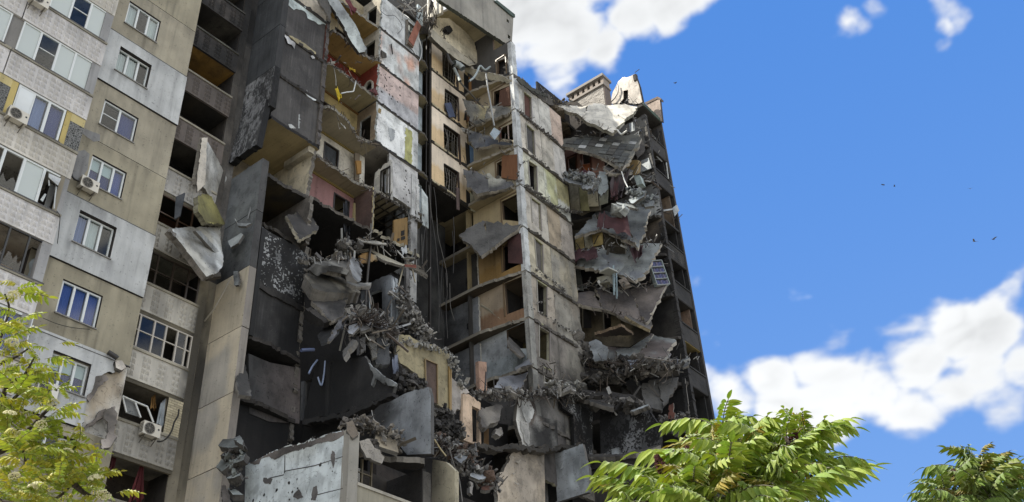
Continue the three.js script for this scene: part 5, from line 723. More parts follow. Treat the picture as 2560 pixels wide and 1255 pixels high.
// the box of the roof room that juts over the middle
{
  const z = -26, W = [[28.76,48.31],[36.04,52.13],[35.47,48.37],[28.82,46.9]], y0 = L(11) + 0.6;
  pZ(B, 'roof_room_wall', [[28.77,49.03],[31.05,51.13],[35.97,51.76],[35.52,48.41],[28.82,46.97],[28.32,47.91]], z, 0.25, { c: 0x98948a, m: 'plaster', va: 0.2, torn: [3], amp: 0.04, holes: [[[35.17,50.75],[35.41,50.78],[35.41,50.54],[35.17,50.49]], [[35.19,49.33],[35.46,49.35],[35.41,49.03],[35.19,49]]], rim: 0x55594f });
  pY(B, 'roof_slab', [[31.01,-29.46],[31.22,-28.05],[31.61,-26.12],[33.69,-26.18],[36.25,-26.37],[35.9,-27.96],[34.64,-28.26],[32.52,-28.82],[31.33,-28.63],[31.25,-28.72]], L(11.9), 0.2, { c: 0xc9ba94, m: 'plaster', torn: [2, 3], amp: 0.04, va: 0.2, rim: 0x4f4a3c });
  pZ(B, 'metal_edge', [[34.13,51.55],[36,51.8],[36,51.52],[35.72,51.38],[33.88,51.24]], -25.9, 0.1, { c: 0x3c4842 });
  pX(B, 'roof_room_wall', [[-28.31,50.48],[-27.16,49.59],[-27.17,47.96],[-28.3,48.26]], 30.2, 0.2, { c: 0xb0aca0, m: 'wash', holes: [[[-28.19,50.3],[-27.79,49.99],[-27.75,48.92],[-28.02,48.44],[-28.21,48.53]]], torn: [1, 2], amp: 0.03 });
  p3(B, 'broken_slab', [[30.29,47.86,-27.6],[31.42,48.82,-27.6],[32.94,48.88,-27.6],[33.75,48.68,-27.6],[34.12,47.51,-27.6],[34.05,46.87,-27.6],[32.52,46.59,-27.6],[31.13,46.47,-27.6],[29.87,46.34,-27.6],[30.04,47.06,-27.6]], 0.25, { c: 0xb3aa94, torn: true, amp: 0.04, rim: 0x77705e, holes: [] });
  p3(B, 'broken_slab', [[29.54,46.1,-27.3],[30.79,46.06,-27.3],[32.16,46.1,-27.3],[33.58,46.3,-27.3],[32.85,45.57,-27.3],[31.46,45.22,-27.3],[30.28,45.25,-27.3],[29.46,45.39,-27.3]], 0.25, { c: 0x8f897a, torn: true, amp: 0.04, rim: 0x5b574d });
  mesh('painted_hole', p3geo([[30.91,47.52,-27.35],[31.21,47.82,-27.35],[31.47,47.57,-27.35],[31.29,47.21,-27.35],[30.95,47.05,-27.35],[30.78,47.16,-27.35]], 0.3, { c: 0x0f0e0d, torn: true, amp: 0.08 }), mat('concrete'), B);  // black plate proud of the slab, darkness of a hole painted in
  p3(B, 'ceiling_hatch', [[31.29,-27.48],[31.2,-27.01],[32.43,-26.99],[32.36,-27.72]], 0.02, { c: 0x44443a, m: 'wash' });
  p3(B, 'broken_slab', [[32.79,46.42,-28],[33.04,45.82,-27.46],[33.34,45.1,-26.83],[33.47,44.69,-26.2],[33.62,44.25,-25.61],[33.9,43.56,-24.93],[33.95,43.53,-25.19],[33.71,44.23,-26.13],[33.53,44.89,-27.3],[33.15,45.73,-27.86]], 0.2, { c: 0x8d8878, torn: true, amp: 0.06, rim: 0xa09a8c });
  pZ(B, 'back_wall', R4(28, L(11), 34, L(12)), -30, 0.2, { c: 0x35322e });
  shell('roof_room_back', 30.4, L(11.9), -30, 34.2, L(13.0), -29.6, 0x6a665e);
  for (let i = 0; i < 9; i++) mesh('bent_bar', tube([[29.2 + i * 0.13, L(10.6) + i * 0.12, -27.9], [29.5 + i * 0.1, L(11.2), -27.6 + 0.1 * Math.sin(i * 3)], [29.9 - i * 0.06, L(11.9) + 0.1 * i, -27.7]], 0.03, 10, 4, 0x3a3d3e), steel, B);
  pZ(B, 'wrecked_wall', [[26.98,47.28],[29.21,49.26],[29.38,47.5],[28.85,47.51],[27.94,47.35],[27.37,46.69]], -28.4, 0.2, { c: 0x4b4a48, soot: 0.25, torn: true, amp: 0.06 });
}

// ---------- slabs that hang down ----------
// a hanging slab is cracked into stiff pieces, each at a slightly different slant
function splitPoly(pts, ax, c) { const A = [], Bq = [], n = pts.length; for (let i = 0; i < n; i++) { const p = pts[i], q = pts[(i + 1) % n], a = p[0] * ax[0] + p[1] * ax[1] - c, b = q[0] * ax[0] + q[1] * ax[1] - c; (a >= 0 ? A : Bq).push(p); if ((a >= 0) !== (b >= 0)) { const t = a / (a - b), m = [mix(p[0], q[0], t), mix(p[1], q[1], t)]; A.push(m); Bq.push(m); } } return [A, Bq]; }
function hung(label, q, t, o) {
  const g = thing('hanging_slab', label, 'floor slab', 'broken floor slabs that hang from the torn walls'), [fr, pts] = frame3(q), r = rng(label.length * 31 + 7);
  let xs = pts.map((p) => p[0]), w = Math.max(...xs) - Math.min(...xs), pieces = [pts]; const n = w > 3.6 ? 3 : 2, x0 = Math.min(...xs);
  for (let i = 1; i < n; i++) { const a = (r() - 0.5) * 0.9, ax = [Math.cos(a), Math.sin(a)], c = (x0 + w * (i / n + (r() - 0.5) * 0.12)) * ax[0]; pieces = pieces.flatMap((p) => splitPoly(p, ax, c)).filter((p) => p.length > 2); }
  for (const p of pieces) {
    const cx = p.reduce((s, v) => s + v[0], 0) / p.length, cy = p.reduce((s, v) => s + v[1], 0) / p.length, k = 0.985, pp = p.map((v) => [cx + (v[0] - cx) * k, cy + (v[1] - cy) * k]);
    const geo = plateGeo({ o: [0, 0, 0], u: fr.u, v: fr.v, n: fr.n }, pp, t, o), O = V(fr.o), C = V(fr.u).multiplyScalar(cx).addScaledVector(V(fr.v), cy), axis = V(fr.u).multiplyScalar(r() - 0.5).addScaledVector(V(fr.v), r() - 0.5).normalize();
    geo.translate(-C.x, -C.y, -C.z); geo.applyQuaternion(new THREE.Quaternion().setFromAxisAngle(axis, (r() - 0.5) * (o.tilt ?? 0.2))); geo.translate(C.x + O.x, C.y + O.y, C.z + O.z);
    mesh('slab_piece', geo, mat(o.m || 'concrete'), g);
  }
  return g;
}
const SLABO = { torn: true, amp: 0.1, step: 0.2, rim: 0xa8a296, va: 0.35, bump: 0.01, warp: 0.0 };
// in the middle, beside the tan wall
hung('small ragged slab with worn screed, topmost below the jutting roof room', [[32.97,43.3,-28],[33.16,42.82,-27.35],[33.28,42.25,-26.81],[33.54,41.99,-26.1],[33.9,41.53,-25.09],[33.76,41.07,-25.17],[33.49,40.9,-25.67],[33.08,40.86,-26.55],[32.84,40.72,-27],[32.79,41.2,-27.37],[32.9,42.41,-27.73]], 0.2, { ...SLABO, c: 0x5a5954, c2: 0x8a8266, c2b: -0.03 });
hung('ragged drooping slab with a dark square patch above a bare wooden door', [[32.77,41,-28],[32.97,40.63,-27.52],[33.3,39.97,-26.67],[33.53,39.41,-26.11],[33.9,38.83,-25.19],[33.87,38.68,-25.24],[33.51,39.06,-26.11],[33.27,39.01,-26.68],[33.04,39.02,-27.2],[32.97,39.46,-27.41],[32.91,40.2,-27.62]], 0.2, { ...SLABO, c: 0x77756e, c2: 0x3f4248, c2b: 0.0 });
hung('smooth dark grey slab sloping down left of the open brown door', [[32.86,37.95,-28],[32.95,37.71,-27.73],[33.18,37.51,-27.23],[33.26,37.09,-26.89],[33.45,37.1,-26.57],[33.47,36.7,-26.33],[33.68,36.52,-25.89],[33.9,35.95,-25.23],[33.81,35.78,-25.3],[33.36,35.58,-25.94],[32.71,35.34,-26.9],[32.68,35.83,-27.2],[32.72,36.75,-27.62]], 0.2, { ...SLABO, c: 0x4d4d4e, c2: 0x8b8a80, c2b: -0.16 });
hung('diamond shaped dark slab with a zigzag upper edge over the black shaft', [[32.37,32.99,-28],[32.76,33.53,-27.5],[33.15,33.94,-26.96],[33.33,33.49,-26.34],[33.46,33.64,-26.16],[33.52,33.22,-25.81],[33.63,33.39,-25.68],[33.68,33.02,-25.37],[33.9,33.02,-24.92],[33.74,32.66,-25.06],[33.2,32,-25.76],[32.52,31.01,-26.6],[32.47,31.74,-27.09],[32.41,32.41,-27.59]], 0.22, { ...SLABO, c: 0x494846, c2: 0x6f6a58, c2b: -0.1 });
// wing
hung('pale cracked roof slab folded down under the chimney', [[38.6,45.14,-25.34],[39.31,45.31,-24.65],[39.79,45.03,-23.91],[40.47,45.52,-23.47],[40.72,45.4,-23.11],[41.03,45.24,-22.64],[41.74,45.38,-21.93],[42,44.83,-21.26],[41.69,44.3,-21.24],[39.87,41.99,-21.73],[39.3,41.16,-21.82],[39.28,41.44,-22.03],[39.17,42.43,-22.84],[39.01,42.73,-23.22],[39.09,43.98,-23.99],[38.81,44.21,-24.47]], 0.22, { ...SLABO, c: 0xa29e94, m: 'wash', rim: 0x8d8a7c });
const tiled = hung('slab laid with dark square tiles hanging below the pale roof slab', [[38.6,42.57,-25.64],[38.9,42.4,-25.14],[40.03,42.9,-24.08],[40.5,42.28,-23.03],[41.32,42.53,-22.19],[42,42.65,-21.41],[41.8,42.07,-21.22],[40.4,39.81,-21.28],[39.44,38.45,-21.47],[39.3,38.23,-21.48],[39.27,38.89,-22.01],[39.28,39.57,-22.51],[39.2,40.15,-23.05],[38.73,41.23,-24.47],[38.48,41.49,-24.99]], 0.2, { ...SLABO, tilt: 0.03, c: 0x4a4a45, c2: 0x6a6a64, c2b: -0.1 });
hung('crumpled slab with a maroon carpet that crosses its middle', [[38.6,34.68,-24.75],[40.85,37.44,-24.38],[41.16,37.54,-23.99],[41.01,36.82,-23.33],[41.64,37.24,-22.8],[41.97,37.06,-21.99],[42,36.67,-21.47],[40.44,34.37,-21.24],[39.58,33.19,-21.23],[39.3,32.77,-21.18],[39.38,33.35,-21.75],[39.51,34.28,-22.71],[39.7,35.3,-23.66],[39.42,35.1,-23.88]], 0.2, { ...SLABO, c: 0x6b6f6f, c2: 0x55585a });
hung('wide cracked slab with two maroon cloths thrown over it', [[38.6,33.11,-25.34],[39.37,34.36,-25.46],[40.18,34.47,-24.33],[40.74,34.45,-23.44],[41.08,34.37,-22.82],[41.64,34.43,-22],[42,34.13,-21.12],[41.44,33.38,-21.19],[40.52,32.08,-21.25],[39.7,30.96,-21.34],[39.3,30.68,-21.66],[39.28,31.59,-22.67],[39.05,31.91,-23.37],[38.62,32.87,-25.06]], 0.2, { ...SLABO, c: 0x787c7b, c2: 0x5f6266 });
hung('brown linoleum slab with pale bare squares below the wide cracked slab', [[38.6,30.96,-25.4],[39.43,31.45,-24.7],[39.62,31.27,-24.24],[39.86,30.81,-23.47],[40.79,31.34,-22.66],[42,31.57,-21.15],[41.77,31.21,-21.14],[40.52,29.51,-21.28],[39.52,28.1,-21.36],[39.3,27.9,-21.49],[39.04,28.69,-22.6],[38.94,29.43,-23.45],[38.62,29.7,-24.17],[38.34,30.14,-24.98]], 0.2, { ...SLABO, c: 0x454140, c2: 0x544e4a, torn: true });
hung('lowest brown hanging slab, its left end crushed to pale rubble', [[38.6,26.69,-24.84],[40.18,28.56,-25.6],[41,29.31,-25.57],[41.48,29.25,-24.52],[41.85,29.17,-23.66],[42.3,29.15,-22.77],[42,28.1,-21.21],[39.72,25.77,-20.84],[39.3,25.4,-20.89],[39.36,25.69,-21.35],[39.07,25.81,-22.15],[38.93,26.19,-23.19],[38.66,26.11,-23.54]], 0.2, { ...SLABO, c: 0x4d4643, c2: 0x6a6d6b, c2x: undefined });
hung('big sooty panel leaning on edge in the burnt lower rooms of the wing', [[40,25.02,-22.49],[40.79,25.44,-21.85],[41.5,25.62,-21.13],[40.77,24.51,-21.12],[40.11,23.63,-21.21],[39.6,23.05,-21.37],[39.38,23.24,-21.8],[39.29,23.61,-22.21]], 0.18, { ...SLABO, c: 0x5f5e5c, m: 'concrete', soot: 0.3, sn: 0.6, rim: 0x55514d });
hung('rounded sooty slab fragment with a pale patch of plaster', [[39.5,24.57,-23.56],[40.04,25.43,-23.66],[40.65,25.95,-23.39],[40.79,25.69,-23],[40.5,25,-22.76],[39.86,23.97,-22.64],[39.4,23.71,-22.95],[39.2,24.01,-23.43]], 0.18, { ...SLABO, c: 0x3f3d3b, soot: 0.35, sn: 0.4, rim: 0x3f3c3a });
hung('sooty slab fragment on the balcony level at the burnt end of the wing', [[38.8,28.46,-22.28],[40.54,29.6,-22.58],[40.52,28.62,-21.71],[39,27.17,-21.04],[38.7,27.49,-21.45]], 0.16, { ...SLABO, c: 0x4a4642, rim: 0x8f8266 });
// more floors folded in between
hung('burnt floor layer under the crushed end of the lowest brown slab', [[38.6,26.53,-25.24],[39.87,26.6,-23.77],[40.62,26.19,-22.07],[41.6,26.27,-20.98],[40.63,25.53,-20.83],[39.2,25.2,-22.03],[38.19,25.7,-24.24]], 0.26, { ...SLABO, rim: 0x3a3734, c: 0x2f2d2b, soot: 0.2, sn: 0.5 });
hung('burnt floor layer sagging over the flaked wall', [[38,24.92,-25.32],[38.71,24.67,-23.97],[39,23.96,-22.37],[38.62,23.43,-21.91],[37.5,23.41,-23.29],[37.25,24.08,-24.78]], 0.24, { ...SLABO, rim: 0x45423e, c: 0x3b3836, soot: 0.2, sn: 0.5 });
hung('grey floor layer between the tiled slab and the crumbled slab', [[39.6,39.42,-22.86],[40.33,39.41,-22.38],[41.6,40.16,-22.17],[41.37,39.61,-21.87],[39.9,38.42,-21.85],[39,38.14,-22.21]], 0.2, { ...SLABO, c: 0x5a5856, soot: 0.1, sn: 0.3 });
hung('sooty slab jammed against the burnt end wall', [[42.36,41.93,-22.2],[43.23,43.38,-21.96],[43.16,42.38,-21.79],[42.44,41.39,-22.03]], 0.2, { ...SLABO, rim: 0x55514d, c: 0x45423f, soot: 0.2, sn: 0.4 });
// tiles of the tiled slab: a square grid in its plane, cut off near the torn edge
{
  const q = [[38.6,42.57,-25.64],[38.9,42.4,-25.14],[40.03,42.9,-24.08],[40.5,42.28,-23.03],[41.32,42.53,-22.19],[42,42.65,-21.41],[41.8,42.07,-21.22],[40.4,39.81,-21.28],[39.44,38.45,-21.47],[39.3,38.23,-21.48],[39.27,38.89,-22.01],[39.28,39.57,-22.51],[39.2,40.15,-23.05],[38.73,41.23,-24.47],[38.48,41.49,-24.99]], ax = [[38.6,41.42,-23.22],[42,42.57,-21.35],[39.3,38.23,-21.48],[39.42,38.55,-21.52],[41.69,42.08,-21.37]].slice(3);
  const [fr, pts] = frame3(q), c = V(fr.o), n = V(fr.n), U = V(ax[1]).sub(V(ax[0])).normalize(), W = new THREE.Vector3().crossVectors(n, U).normalize(), s = 0.46;
  const loop = q.map((p) => { const d = V(p).sub(c); return [d.dot(U), d.dot(W)]; });
  const inside = (x, y) => { let w = false; for (let i = 0, j = loop.length - 1; i < loop.length; j = i++) if ((loop[i][1] > y) !== (loop[j][1] > y) && x < (loop[j][0] - loop[i][0]) * (y - loop[i][1]) / (loop[j][1] - loop[i][1]) + loop[i][0]) w = !w; return w; };
  for (let i = -12; i < 12; i++) for (let j = -12; j < 12; j++) {
    const x = i * s, y = j * s, e = 0.07;
    if (![[-e, -e], [s + e, -e], [s + e, s + e], [-e, s + e], [s / 2, s / 2]].every((d) => inside(x + d[0], y + d[1])) || h2(i, j, 6) > 0.95) continue;
    const pale = h2(i, j, 9) > 0.85, g = 0.014, at = (a, b) => c.clone().addScaledVector(U, a).addScaledVector(W, b).addScaledVector(n, 0.035 + 0.012 * h2(i, j, 4)).toArray();
    mesh('floor_tile', p3geo([at(x + g, y + g), at(x + s - g, y + g), at(x + s - g, y + s - g), at(x + g, y + s - g)], 0.03, { c: pale ? 0x8f908e : [0x3a3c3c, 0x454745, 0x41403d][(i * 3 + j * 5 + 60) % 3], m: 'wash', seg: 2, bump: 0, rim: 0x222222 }), mat('wash'), tiled);
  }
}
// ---------- the wreck in the middle ----------
function wreck(name, q, t, o, label, category = 'debris', group) { return tag(p3(scene, name, q, t, { torn: true, amp: 0.06, step: 0.1, rim: 0x77736c, bump: 0.03, warp: 0.02, va: 0.35, ...o }), label, category, group); }
wreck('fallen_slab', [[22.18,25.74,-27.2],[23.07,26.21,-27.12],[23.86,26.45,-26.9],[23.43,25.42,-26.28],[22.75,25.05,-26.34],[22.32,25.1,-26.6],[22.05,25.2,-26.83]], 0.2, { c: 0x8f8d86, c2: 0x6a6863 }, 'thin grey slab lying flat on top of the folded pale slab', 'floor slab');
wreck('fallen_slab', [[21.78,24.72,-27.2],[22.52,25.73,-27.81],[23.12,26.25,-28.05],[23.17,25.84,-27.66],[23.84,26.06,-27.6],[24.09,25.76,-27.23],[24.3,25.4,-26.82],[24.2,24.89,-26.4],[23.28,24.27,-26.2],[22.62,23.96,-26.18],[22.04,23.84,-26.3],[21.64,23.81,-26.43]], 0.5, { c: 0xa8a190, c2: 0x7c7872, warp: 0.25, seg: 0.2, c2b: -0.08 }, 'pale folded slab with black cracks bulging over the dark cavity', 'floor slab');
wreck('fallen_slab', [[21.54,24.7,-26.6],[21.68,24.98,-26.4],[22.17,25.09,-26.24],[22.77,25.2,-26.05],[23.14,25.19,-25.99],[23.13,25.02,-26.1],[22.51,24.95,-26.26],[22.1,24.78,-26.45],[21.94,24.6,-26.59]], 0.3, { c: 0x8b8a86, warp: 0.2, seg: 0.2, rim: 0x5a5854 }, 'crumpled grey slab edge draped across the folded pale slab', 'floor slab');
wreck('fallen_slab', [[23.59,26.23,-26.6],[24.3,26.87,-27.05],[24.29,26.5,-26.82],[23.97,25.54,-26.2],[23.65,24.92,-25.79],[23.2,24.51,-25.5],[23.12,24.83,-25.69],[23.17,25.32,-26]], 0.35, { c: 0x8c8e8f, warp: 0.2, seg: 0.15 }, 'rounded grey lump hanging at the right end of the folded pale slab', 'debris');
wreck('fallen_slab', [[23,24.64,-26],[23.32,24.58,-25.75],[24.21,25.01,-25.8],[23.68,24.42,-25.36],[22.88,23.98,-25.25],[22.77,24.22,-25.6]], 0.15, { c: 0x8b8982 }, 'narrow slab strip sticking out toward the grey doorway', 'debris');
wreck('fallen_slab', [[21.91,23.51,-26.8],[22.64,24.14,-26.86],[23.05,24.29,-26.74],[23.47,24.44,-26.6],[23.14,23.6,-26.13],[22.68,22.72,-25.71],[22,22.08,-25.6],[21.92,22.24,-25.78],[21.98,22.86,-26.24],[21.94,23.16,-26.51]], 0.2, { c: 0x6e6a66, c2: 0x4a4744, rim: 0x8a857c }, 'brown grey slab with scorched edges leaning under the folded pale slab', 'floor slab');
wreck('fallen_slab', [[21.75,23.14,-27],[21.79,22.51,-26.34],[21.8,21.98,-25.75],[21.98,21.92,-26],[22.08,22.44,-26.79],[22.1,22.97,-27.44]], 0.25, { c: 0x2e2c2a, rim: 0x3c3936, soot: 0.3 }, 'charred slab lying in the dark to the left of the heap', 'floor slab');
pX(B, 'portal', [[-28.72,26.89],[-28.17,27.12],[-27.19,27.03],[-26.85,26.93],[-26.53,26.64],[-26.49,26.24],[-26.42,24.14],[-26.82,24.3],[-28.59,24.64]], 26.3, 0.16, { c: 0x74787b, c2: 0x4e5052, m: 'wash', soot: 0.12, sn: 0.4, su: [0.3, -0.15], holes: [[[-28.19,26.51],[-27.34,26.39],[-27.27,24.77],[-28.06,25.1]]], torn: [0, 1, 2, 3], amp: 0.03, rim: 0x8f9496 });
pZ(B, 'portal_edge', [[26.07,26.55],[26.23,26.28],[26.29,24.1],[26.11,24.07]], -26.45, 0.1, { c: 0x92979a, m: 'wash' });
pX(B, 'burnt_wall', [[-29.52,26.48],[-28.52,26.63],[-28.4,25.48],[-28.53,25.48],[-29.4,25.91]], 26.35, 0.1, { c: 0x4c4a48, soot: 0.4, holes: [[[-29.29,26.33],[-28.59,26.37],[-28.54,25.6],[-29.22,25.83]]] });
pX(B, 'darkened_wall', [[-31, 16], [-26.4, 16], [-26.4, 25.2], [-31, 25.2]], 27.6, 0.1, { c: 0x171513, bump: 0 });  // near-black backing, the unlit cavity painted into the wall colour
pX(B, 'grey_door', [[-28.6,26.41],[-28.21,26.33],[-28.18,25.53],[-28.57,25.64]], 26.9, 0.05, { c: 0x5c4c44, m: 'wood' });
pY(B, 'floor_slab', [[27.63,-30.31],[28.1,-29.24],[27.19,-29.14],[26.86,-29.77]], L(4.9), 0.18, { c: 0x211e1b, torn: true, rim: 0x9c968a, amp: 0.03 });
pZ(B, 'orange_panel', [[25.1,27.75],[25.56,28.15],[26.52,28.31],[25.85,27.77],[25.19,27.35]], -27.6, 0.1, { c: 0x8f6e3e, c2: 0x85806f, m: 'wash', torn: true, amp: 0.05 });
wreck('fallen_beam', [[26.1,28.66,-27.93],[26.31,28.79,-27.97],[27.21,28.22,-27.16],[27.34,28.09,-26.99],[27.09,27.79,-26.82],[26.14,27.85,-27.2]], 0.12, { c: 0x96907f, m: 'concrete' }, 'long pale beam lying slantwise below the orange cupboard', 'beam');
wreck('fallen_board', [[25.21,28.97,-28],[26.73,29.3,-27.6],[26.43,28.89,-27.27],[25.42,28.38,-27.2],[24.88,28.31,-27.4]], 0.05, { c: 0x8f8b80 }, 'long thin pale board across the floor of the ribbed room', 'board');
wreck('floor_edge', [[28.12,29.26,-27.77],[28.4,28.98,-27.54],[28.92,29.05,-27.54],[28.91,28.29,-26.99],[28.68,27.94,-26.77],[28.34,28.09,-26.91],[27.7,28.12,-27]], 0.12, { c: 0x8f8a78, c2: 0x5a5346 }, 'torn strip of floor drooping into the shaft beside the pilaster', 'debris');
wreck('red_tray', [[27.36,28.1,-27],[27.93,28.3,-26.8],[27.31,27.52,-26.2],[26.96,27.59,-26.6]], 0.05, { c: 0x6a3420, amp: 0.01 }, 'small rust red board at the foot of the pilaster', 'board');
// heap in the middle
wreck('burnt_board', [[22,21.74,-26.4],[22.52,22.52,-26.52],[22.97,22.9,-26],[22.87,22.65,-25.75],[22.19,21.56,-25.4],[21.73,20.98,-25.51],[21.64,20.97,-25.75]], 0.08, { c: 0x2a2c30, m: 'wash', rim: 0x55585c }, 'large charred board propped at the left of the rubble heap', 'board');
wreck('concrete_beam', [[22.65,22.68,-25.8],[22.92,22.82,-25.8],[21.99,21.36,-25.23],[21.5,20.7,-25],[21.39,20.69,-25.03]], 0.12, { c: 0x67676a }, 'grey beam sloping across the charred board', 'beam');
wreck('concrete_post', [[23.82,21.9,-25],[24.3,22.08,-24.8],[24.18,20.67,-24.58],[23.68,20.55,-24.8]], 0.25, { c: 0x4e5052, soot: 0.1, rim: 0x85888a }, 'upright sooty post at the right of the rubble heap', 'post');
wreck('concrete_post', [[23.43,21.84,-25],[23.63,21.93,-24.9],[23.55,20.72,-24.62],[23.37,20.61,-24.7]], 0.12, { c: 0x6b6963, rim: 0x8b887e }, 'narrow slab standing on end in front of the heap', 'debris');
wreck('pale_slab', [[22.54,21.93,-25.2],[22.81,22.06,-25],[22.71,21.74,-24.82],[22.37,21.3,-24.8],[22.32,21.39,-24.96]], 0.1, { c: 0x9a9da2 }, 'pale bluish slab fragment near the top of the heap', 'debris');
wreck('concrete_beam', [[22.11,20.52,-25],[22.57,21.27,-25],[22.47,21.04,-24.65],[21.98,20.21,-24.6],[21.83,19.97,-24.6]], 0.2, { c: 0x5b5955 }, 'short beam sticking down at the front of the heap', 'beam');
// yellow wall and what stands beside it
pZ(B, 'yellow_wall', [[24.85,21.62],[24.94,22.47],[25.59,22.7],[26.2,22.65],[27.12,22.83],[27.75,22.81],[28.11,22.78],[28,22.36],[27.97,20.08],[27.42,20.14],[26.93,20.16],[26.59,20.92],[25.92,21.09],[25.48,21.18],[25.08,21.19]], NZ, 0.16, { c: 0x787058, c2: 0x6c6450, m: 'wash', va: 0.25, noChar: 1, torn: [1, 2, 3, 4, 5, 8, 9, 10, 11, 12, 13], amp: 0.05, rim: 0x8b8578 });
pZ(B, 'papered_door', [[26.49,21.92],[27.22,21.97],[27.23,20.17],[26.91,20.14],[26.57,20.84]], NZ + 0.02, 0.03, { c: 0x7d6456, m: 'wash' });
for (const q of [[[26.48,21.92,-24.84],[27.22,21.97,-24.84]], [[27.22,21.97,-24.84],[27.23,20.15,-24.84]], [[26.48,21.92,-24.84],[26.52,20.87,-24.84]]]) mesh('door_trim', bar(...q, 0.05, 0.05, 0x7d6a44), plain('frame'), B);
for (const q of [[[27.96,22.14,-24.84],[27.97,20.09,-24.84]], [[28.06,22.06,-24.84],[28.04,20.17,-24.84]]]) mesh('door_trim', bar(...q, 0.06, 0.06, 0x8d7444), plain('frame'), B);
pZ(B, 'wall_fragment', [[28.1,21.86],[28.54,21.67],[29.02,21.67],[29.39,21.5],[28.85,21.21],[28.75,20.44],[28.55,20.43],[28.34,20.07],[28.11,20.33]], NZ - 0.05, 0.2, { c: 0xa9a29a, m: 'wash', torn: true, amp: 0.05 });
pZ(B, 'tan_panel', [[28.85,21.2],[29.34,21.31],[30,21.19],[29.96,19.24],[29.39,19.11],[28.75,19.07]], NZ + 0.03, 0.16, { c: 0x9d8a76, m: 'wash', va: 0.2, noChar: 1, torn: [0, 1], holes: [[[29.42,20.85],[29.9,20.85],[29.84,19.31],[29.41,19.18]]] });
pZ(B, 'door', [[29.8,20.92],[30.52,20.22],[30.5,19.8],[30.12,19.71]], -25.3, 0.04, { c: 0x5a544d, m: 'wood' });
pZ(B, 'tan_pillar', [[30.83,23.86],[31.41,24.03],[31.36,22.54],[30.85,22.38]], -25.6, 0.2, { c: 0x9a8d80, c2: 0x8f7462, c2y: 24.6, m: 'wash', torn: [0], amp: 0.03 });
pZ(B, 'darkened_room_wall', R4(26, 12, 34, 23.5), -27.5, 0.1, { c: 0x1b1816, seg: 1, bump: 0 });  // wall painted almost black where the rooms behind lie in shade
pZ(B, 'burnt_panel', [[31.73,21.26],[33.28,21.66],[33.18,20.32],[31.66,19.96]], -26, 0.1, { c: 0x2b2826, m: 'soot' });
wreck('door_panel_board', [[30.32,20.02,-25],[30.66,20.26,-25],[30.61,19.31,-25],[30.28,19.2,-25]], 0.05, { c: 0x8a6a42, m: 'wood', amp: 0.01 }, 'upright wooden post of a door frame in the tan doorway', 'board');
wreck('hanging_fragment', [[29.81,20.76,-24.8],[30.94,21.44,-24.71],[31.17,21.43,-24.6],[30.48,20.31,-24.27],[29.97,20.04,-24.33],[29.65,19.74,-24.3],[29.46,19.69,-24.36]], 0.25, { c: 0x4f4b47, c2: 0x7a756c }, 'dark slab fragment hanging on bars above the tan doorway', 'debris');
wreck('hanging_fragment', [[30.39,19.96,-24.4],[31.02,20.29,-24.58],[30.9,19.91,-24.4],[30.39,19.53,-24.2],[30.08,19.55,-24.2]], 0.25, { c: 0x77726a }, 'small square lump dangling below the dark fragment', 'debris');
wreck('tilted_slab', [[31.66,22.75,-25.4],[32.31,23.62,-25.62],[33.02,23.77,-25.12],[33.63,24.14,-24.9],[32.44,22.54,-24.5],[32.07,22.67,-24.96]], 0.12, { c: 0x77797d, c2: 0x55565a }, 'bluish grey slab tilted on the ledge beside the burnt corner column', 'floor slab');
wreck('charred_slab', [[33.76,26.52,-26],[34.13,26.25,-25.86],[34.42,25.63,-25.5],[33.25,24.78,-24.92],[32.69,25.12,-25.09],[32.89,25.61,-25.4]], 0.12, { c: 0x45423f }, 'fallen beam across the green room doorway', 'beam');
wreck('charred_slab', [[33.09,24.29,-25.3],[33.88,25,-25],[32.61,23.76,-23.93],[32.79,23.98,-24.68],[32.52,23.74,-24.8]], 0.12, { c: 0x5f6164 }, 'charred slab above the bluish grey one', 'debris');
// walls at the foot, right of the middle
pZ(B, 'burnt_wall', [[32.6,22.43],[33.34,22.65],[33.88,22.5],[33.98,22],[34.59,22.04],[35.54,22.27],[35.47,20.83],[34.63,20.56],[32.74,20.05],[32.5,20.64],[32.36,21.17]], NZ + 0.1, 0.18, { c: 0xa8a6a0, c2: 0x5c4a3c, m: 'wash', su: [-0.2, 0.75], sn: 0.5, torn: [0, 1, 2, 3, 6, 7, 8], amp: 0.05, rim: 0x77726a });
paper([[32.69,22.32],[33.44,22.5],[33.75,22.14],[33.56,21.67],[33.23,21.29],[33.04,21.36],[32.79,21.8]], 0xb9b9b4, { z: NZ + 0.14, warp: 0.02 });
paper([[32.65,21.22],[33.23,21.36],[33.27,20.66],[33.13,20.16],[32.81,20.31],[32.79,20.62],[32.61,20.82]], 0xb4b2ac, { z: NZ + 0.14, warp: 0.03 });
pZ(B, 'beige_wall', [[32.21,19.92],[32.74,20.02],[33.5,20.07],[34.29,20.13],[34.1,17.47],[30.71,16.57],[30.92,18.01],[31.45,18.7],[31.85,19.37]], NZ + 0.12, 0.2, { c: 0xa69a88, c2: 0x8f8679, m: 'wash', torn: [0, 1, 2, 5, 6, 7, 8], amp: 0.05, va: 0.22, rim: 0x8b867c });
for (const q of [[[32.04,19.06],[32.33,19.21],[32.47,19.31],[32.27,19.04]], [[31.77,18.46],[32,18.56],[31.82,18.39]], [[31.87,18.08],[32.23,18.09],[32.05,18.01]], [[31.78,19.19],[31.94,19.26],[31.88,19.19]]]) paper(q, 0x9f988b, { z: NZ + 0.2, warp: 0.05 });
